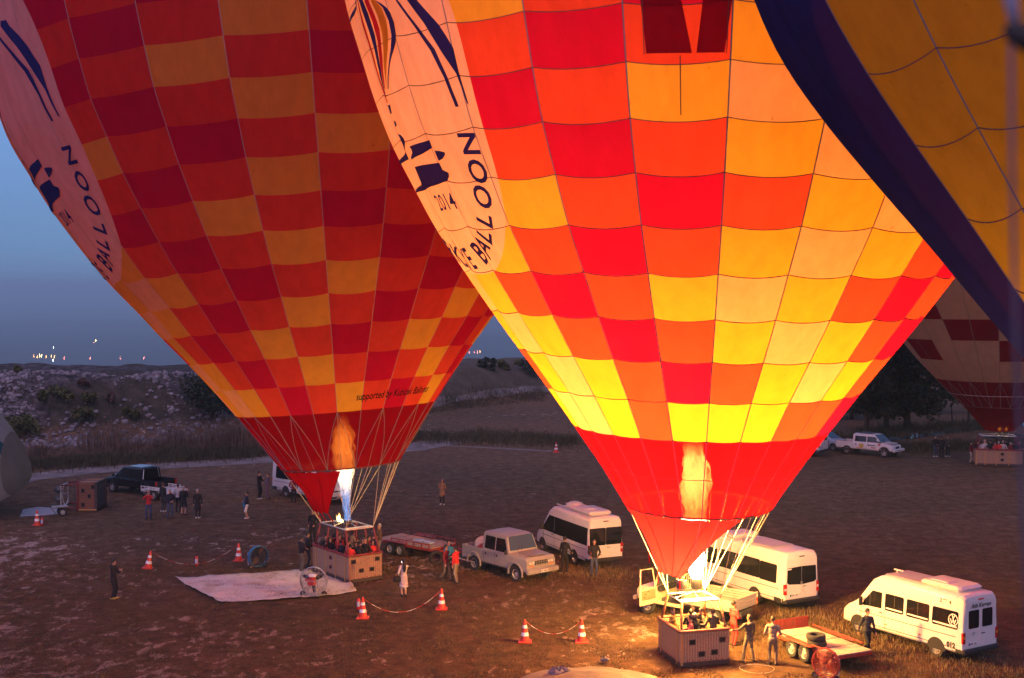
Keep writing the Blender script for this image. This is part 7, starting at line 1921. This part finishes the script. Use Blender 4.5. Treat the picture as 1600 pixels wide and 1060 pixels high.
# crew round the left basket
person('person in a black jacket and khaki trousers at the left corner of the left basket', foot(471, 893), 130, P_FRONT, 'black', 'khaki', h=1.72)
person('person in black pressed against the left basket, beside the one in khaki trousers', foot(481, 887), 110, P_FRONT, 'black', 'charcoal', h=1.74)
person('person in black standing behind the far left corner of the left basket', foot(489, 849), -20, P_HIPS, 'black', 'black', h=1.80)
person('person in a brown jacket and beige trousers at the right side of the left basket', foot(593, 872), -60, P_FRONT, 'brown', 'beige', h=1.74, hair='grey')
w17 = person('woman with long dark hair in a pale coat, photographing the left basket', foot(631, 932), -160, P_WOMAN, 'pinkgrey', 'skinc', 'shoe', 'black', 'long', 1.68)
phone('lit phone raised by the woman in the pale coat', world_pt(w17, (-.05, -.40, 1.52)), R(-160))
bag('black handbag hanging at the side of the woman in the pale coat', world_pt(w17, (.34, .05, .86)), (.34, .14, .26), cloth('black', CL['black']), R(-160), 'handbag', .35)
person('man in a blue jacket, back of the three men talking behind the grey pickup', foot(701, 903), 30, P_FRONT, 'blue', 'black', h=1.78)
person('man in a maroon jacket, left of the three men behind the grey pickup', foot(696, 907), 60, P_WALK, 'maroon', 'khaki', h=1.70)
person('man in a bright red jacket, right of the three men behind the grey pickup', foot(713, 911), -125, P_SHAKE, 'red', 'beige', h=1.72)
person('man in dark clothes seen from behind between the grey pickup and the white minibus', foot(882, 897), 140, P_SHAKE, 'black', 'black', 'beige', 'black', h=1.80)
person('man in a black jacket and jeans leaning by the rear doors of the white minibus', foot(928.5, 901), 0, P_HIPS, 'black', 'jeans', h=1.76)
# crew by the lit basket
person('person in a bright red and yellow jacket behind the right corner of the lit basket', foot(1146, 1008), 120, P_FRONT, 'red', 'red', h=1.72)
person('crew member in a grey hooded sweater reaching out to the lit basket', foot(1170, 1033), -160, P_REACH, 'grey', 'khaki', h=1.72, hair='brown')
person('crew member in a pale hooded jacket and khaki trousers, left of the near trailer', foot(1207, 1038), 165, P_HOODIE, 'beige', 'khaki', h=1.76, hair='brown')
person('man in a dark hooded top walking past the near trailer and the van 012', foot(1354, 1022), 12, P_WALKX, 'charcoal', 'black', h=1.74)
# far right bystanders
person('person in a black jacket and white shoes, left of the three far bystanders', foot(1461, 714), 20, P_FRONT, 'black', 'jeans', 'whiteshoe', h=1.72)
person('person all in black, middle of the three far bystanders', foot(1471, 716), 150, P_STAND, 'black', 'black', h=1.78)
person('person in a grey top and pale shoes, right of the three far bystanders', foot(1481, 714), -40, P_HIPS, 'grey', 'black', 'whiteshoe', 'brown', h=1.72)
person('person in a maroon top outside the left end of the far beige basket', foot(1517, 724), 60, P_FRONT, 'maroon', 'lightgrey', h=1.70)

# passengers
def riders(loc, rz, group, spots):
    for lx, ly, face, pose, top, hair, style, h, lab in spots:
        q = Matrix.Rotation(rz, 3, 'Z') @ Vector((lx, ly, .14)) + loc + Vector((0, 0, .12))
        person(lab, q, face, pose, top, 'charcoal', 'shoe', hair, style, h, group)
riders(A_loc, A_rz, 'passengers in the lit basket', (
    (-.30, -.42, 150, P_RIM, 'black', 'black', 'short', 1.66, 'black haired passenger in black, left of the pale cap in the lit basket'),
    (-.10, -.68, -150, P_BEND, 'black', 'cap', 'cap', 1.62, 'passenger in a pale cap bending over the near rim of the lit basket'),
    (.02, .10, 0, P_FRONT, 'camel', 'brown', 'short', 1.66, 'passenger in a camel jacket facing the camera, middle of the lit basket'),
    (.30, -.20, -70, P_RIMW, 'grey', 'black', 'short', 1.66, 'passenger with black hair and a grey top turned to the left in the lit basket'),
    (.55, -.62, -155, P_RIM, 'olive', 'brown', 'short', 1.68, 'passenger in an olive leather jacket at the right near corner of the lit basket'),
    (-.36, -.74, -100, P_RIMW, 'pink', 'black', 'short', 1.52, 'short passenger in pink, half hidden left of the pale cap'),
    (-.70, .30, 60, P_HIPS, 'brown', 'brown', 'short', 1.60, 'passenger in brown at the far left corner of the lit basket')))
cols = ['red', 'black', 'black', 'red', 'pink', 'black', 'charcoal', 'maroon', 'navy', 'brown', 'black', 'red', 'camel', 'black', 'maroon', 'black', 'grey', 'black']
sp = []
lay = [(-.62, -1.50), (-.22, -1.55), (.18, -1.52), (.58, -1.48), (-.55, -1.05), (-.10, -1.08), (.35, -1.02), (.66, -1.0), (-.6, -.55), (.60, -.5), (-.62, .50), (-.15, .48), (.58, .55), (-.6, 1.0), (.1, 1.05), (.6, 1.1), (-.35, 1.48), (.25, 1.5)]
where = ['at the near left corner of', 'against the near rim, second from the left in', 'against the near rim, third from the left in', 'at the near right corner of', 'in the second row on the left side of', 'in the second row, left of centre in', 'in the second row, right of centre in', 'in the second row on the right rim of', 'by the left rim just before the partition of', 'by the right rim just before the partition of', 'by the left rim behind the partition of', 'in the middle behind the partition of', 'by the right rim behind the partition of', 'on the left rim in the back half of', 'in the middle of the back half of', 'on the right rim in the back half of', 'at the far left end of', 'at the far right end of']
for k, (x, y) in enumerate(lay):
    pose = (P_RIM, P_RIMW, P_SELFIE, P_FRONT)[k % 4]; wmn = pose.get('woman')
    sp.append((x, y, (-150, 170, -20, 40, 120, 0, -60, 75)[k % 8], pose, cols[k], ('black', 'black', 'brown', 'black')[k % 4], 'long' if wmn and k % 3 != 1 else 'short', 1.52 + .05 * (k * 7 % 5), 'passenger in %s %s the left basket' % (cols[k], where[k])))
riders(B_loc, B_rz, 'passengers in the left basket', sp)
dcols = ['black', 'pinkgrey', 'white', 'black', 'pink', 'red', 'lightgrey', 'black', 'maroon', 'black', 'navy']
dl = [(-1.5, -.3), (-1.2, -.6), (-.95, -.2), (-.55, -.6), (-.25, -.3), (.0, -.62), (.35, -.45), (.62, .05), (.9, -.6), (1.2, -.3), (1.5, -.55)]
dw = ['at the left end of', 'second from the left at the rim of', 'behind the second from the left in', 'left of the middle at the rim of', 'just left of the centre post in', 'at the rim right below the burner of', 'right of the burner in', 'tall in the middle of', 'third from the right at the rim of', 'second from the right in', 'at the right end of']
riders(D_loc, D_rz, 'passengers in the far beige basket', [(x, y, (-20, 150, 30, -160, 10, 170)[k % 6], (P_RIM, P_RIMW, P_FRONT)[k % 3], dcols[k], ('black', 'brown', 'grey')[k % 3 if k != 6 else 2], 'short', 1.58 + .06 * (k * 5 % 4), 'passenger in %s %s the far beige basket' % (dcols[k], dw[k])) for k, (x, y) in enumerate(dl)])
# rope loop lying on the lit grass
q = G(1183, 1046); t = MB(); t.tube([(.62 * math.cos(a) * (1 + .06 * math.sin(3 * a)), .55 * math.sin(a), .02) for a in np.linspace(.3, 6.5, 40)], .008, 5); tag(t.build('rope', M_CABLE, None, False, q), 'thin rope loop lying on the lit grass beside the crew members', 'rope')
# ------------------------------------------------------------------ morning haze over the valley
hz = MB(); hz.box((0, 13000, -95), (56000, 36000, 330))
ho = hz.build('haze', [bpy.data.materials.new('thin_haze')]); tag(ho, kind='stuff')
hm = ho.data.materials[0]; hm.use_nodes = True
for n in list(hm.node_tree.nodes): hm.node_tree.nodes.remove(n)
pv = hm.node_tree.nodes.new('ShaderNodeVolumePrincipled'); pv.inputs['Color'].default_value = (.62, .95, 1.0, 1)
pv.inputs['Density'].default_value = 0.00030; pv.inputs['Anisotropy'].default_value = 0.0
oo = hm.node_tree.nodes.new('ShaderNodeOutputMaterial'); hm.node_tree.links.new(pv.outputs[0], oo.inputs['Volume'])
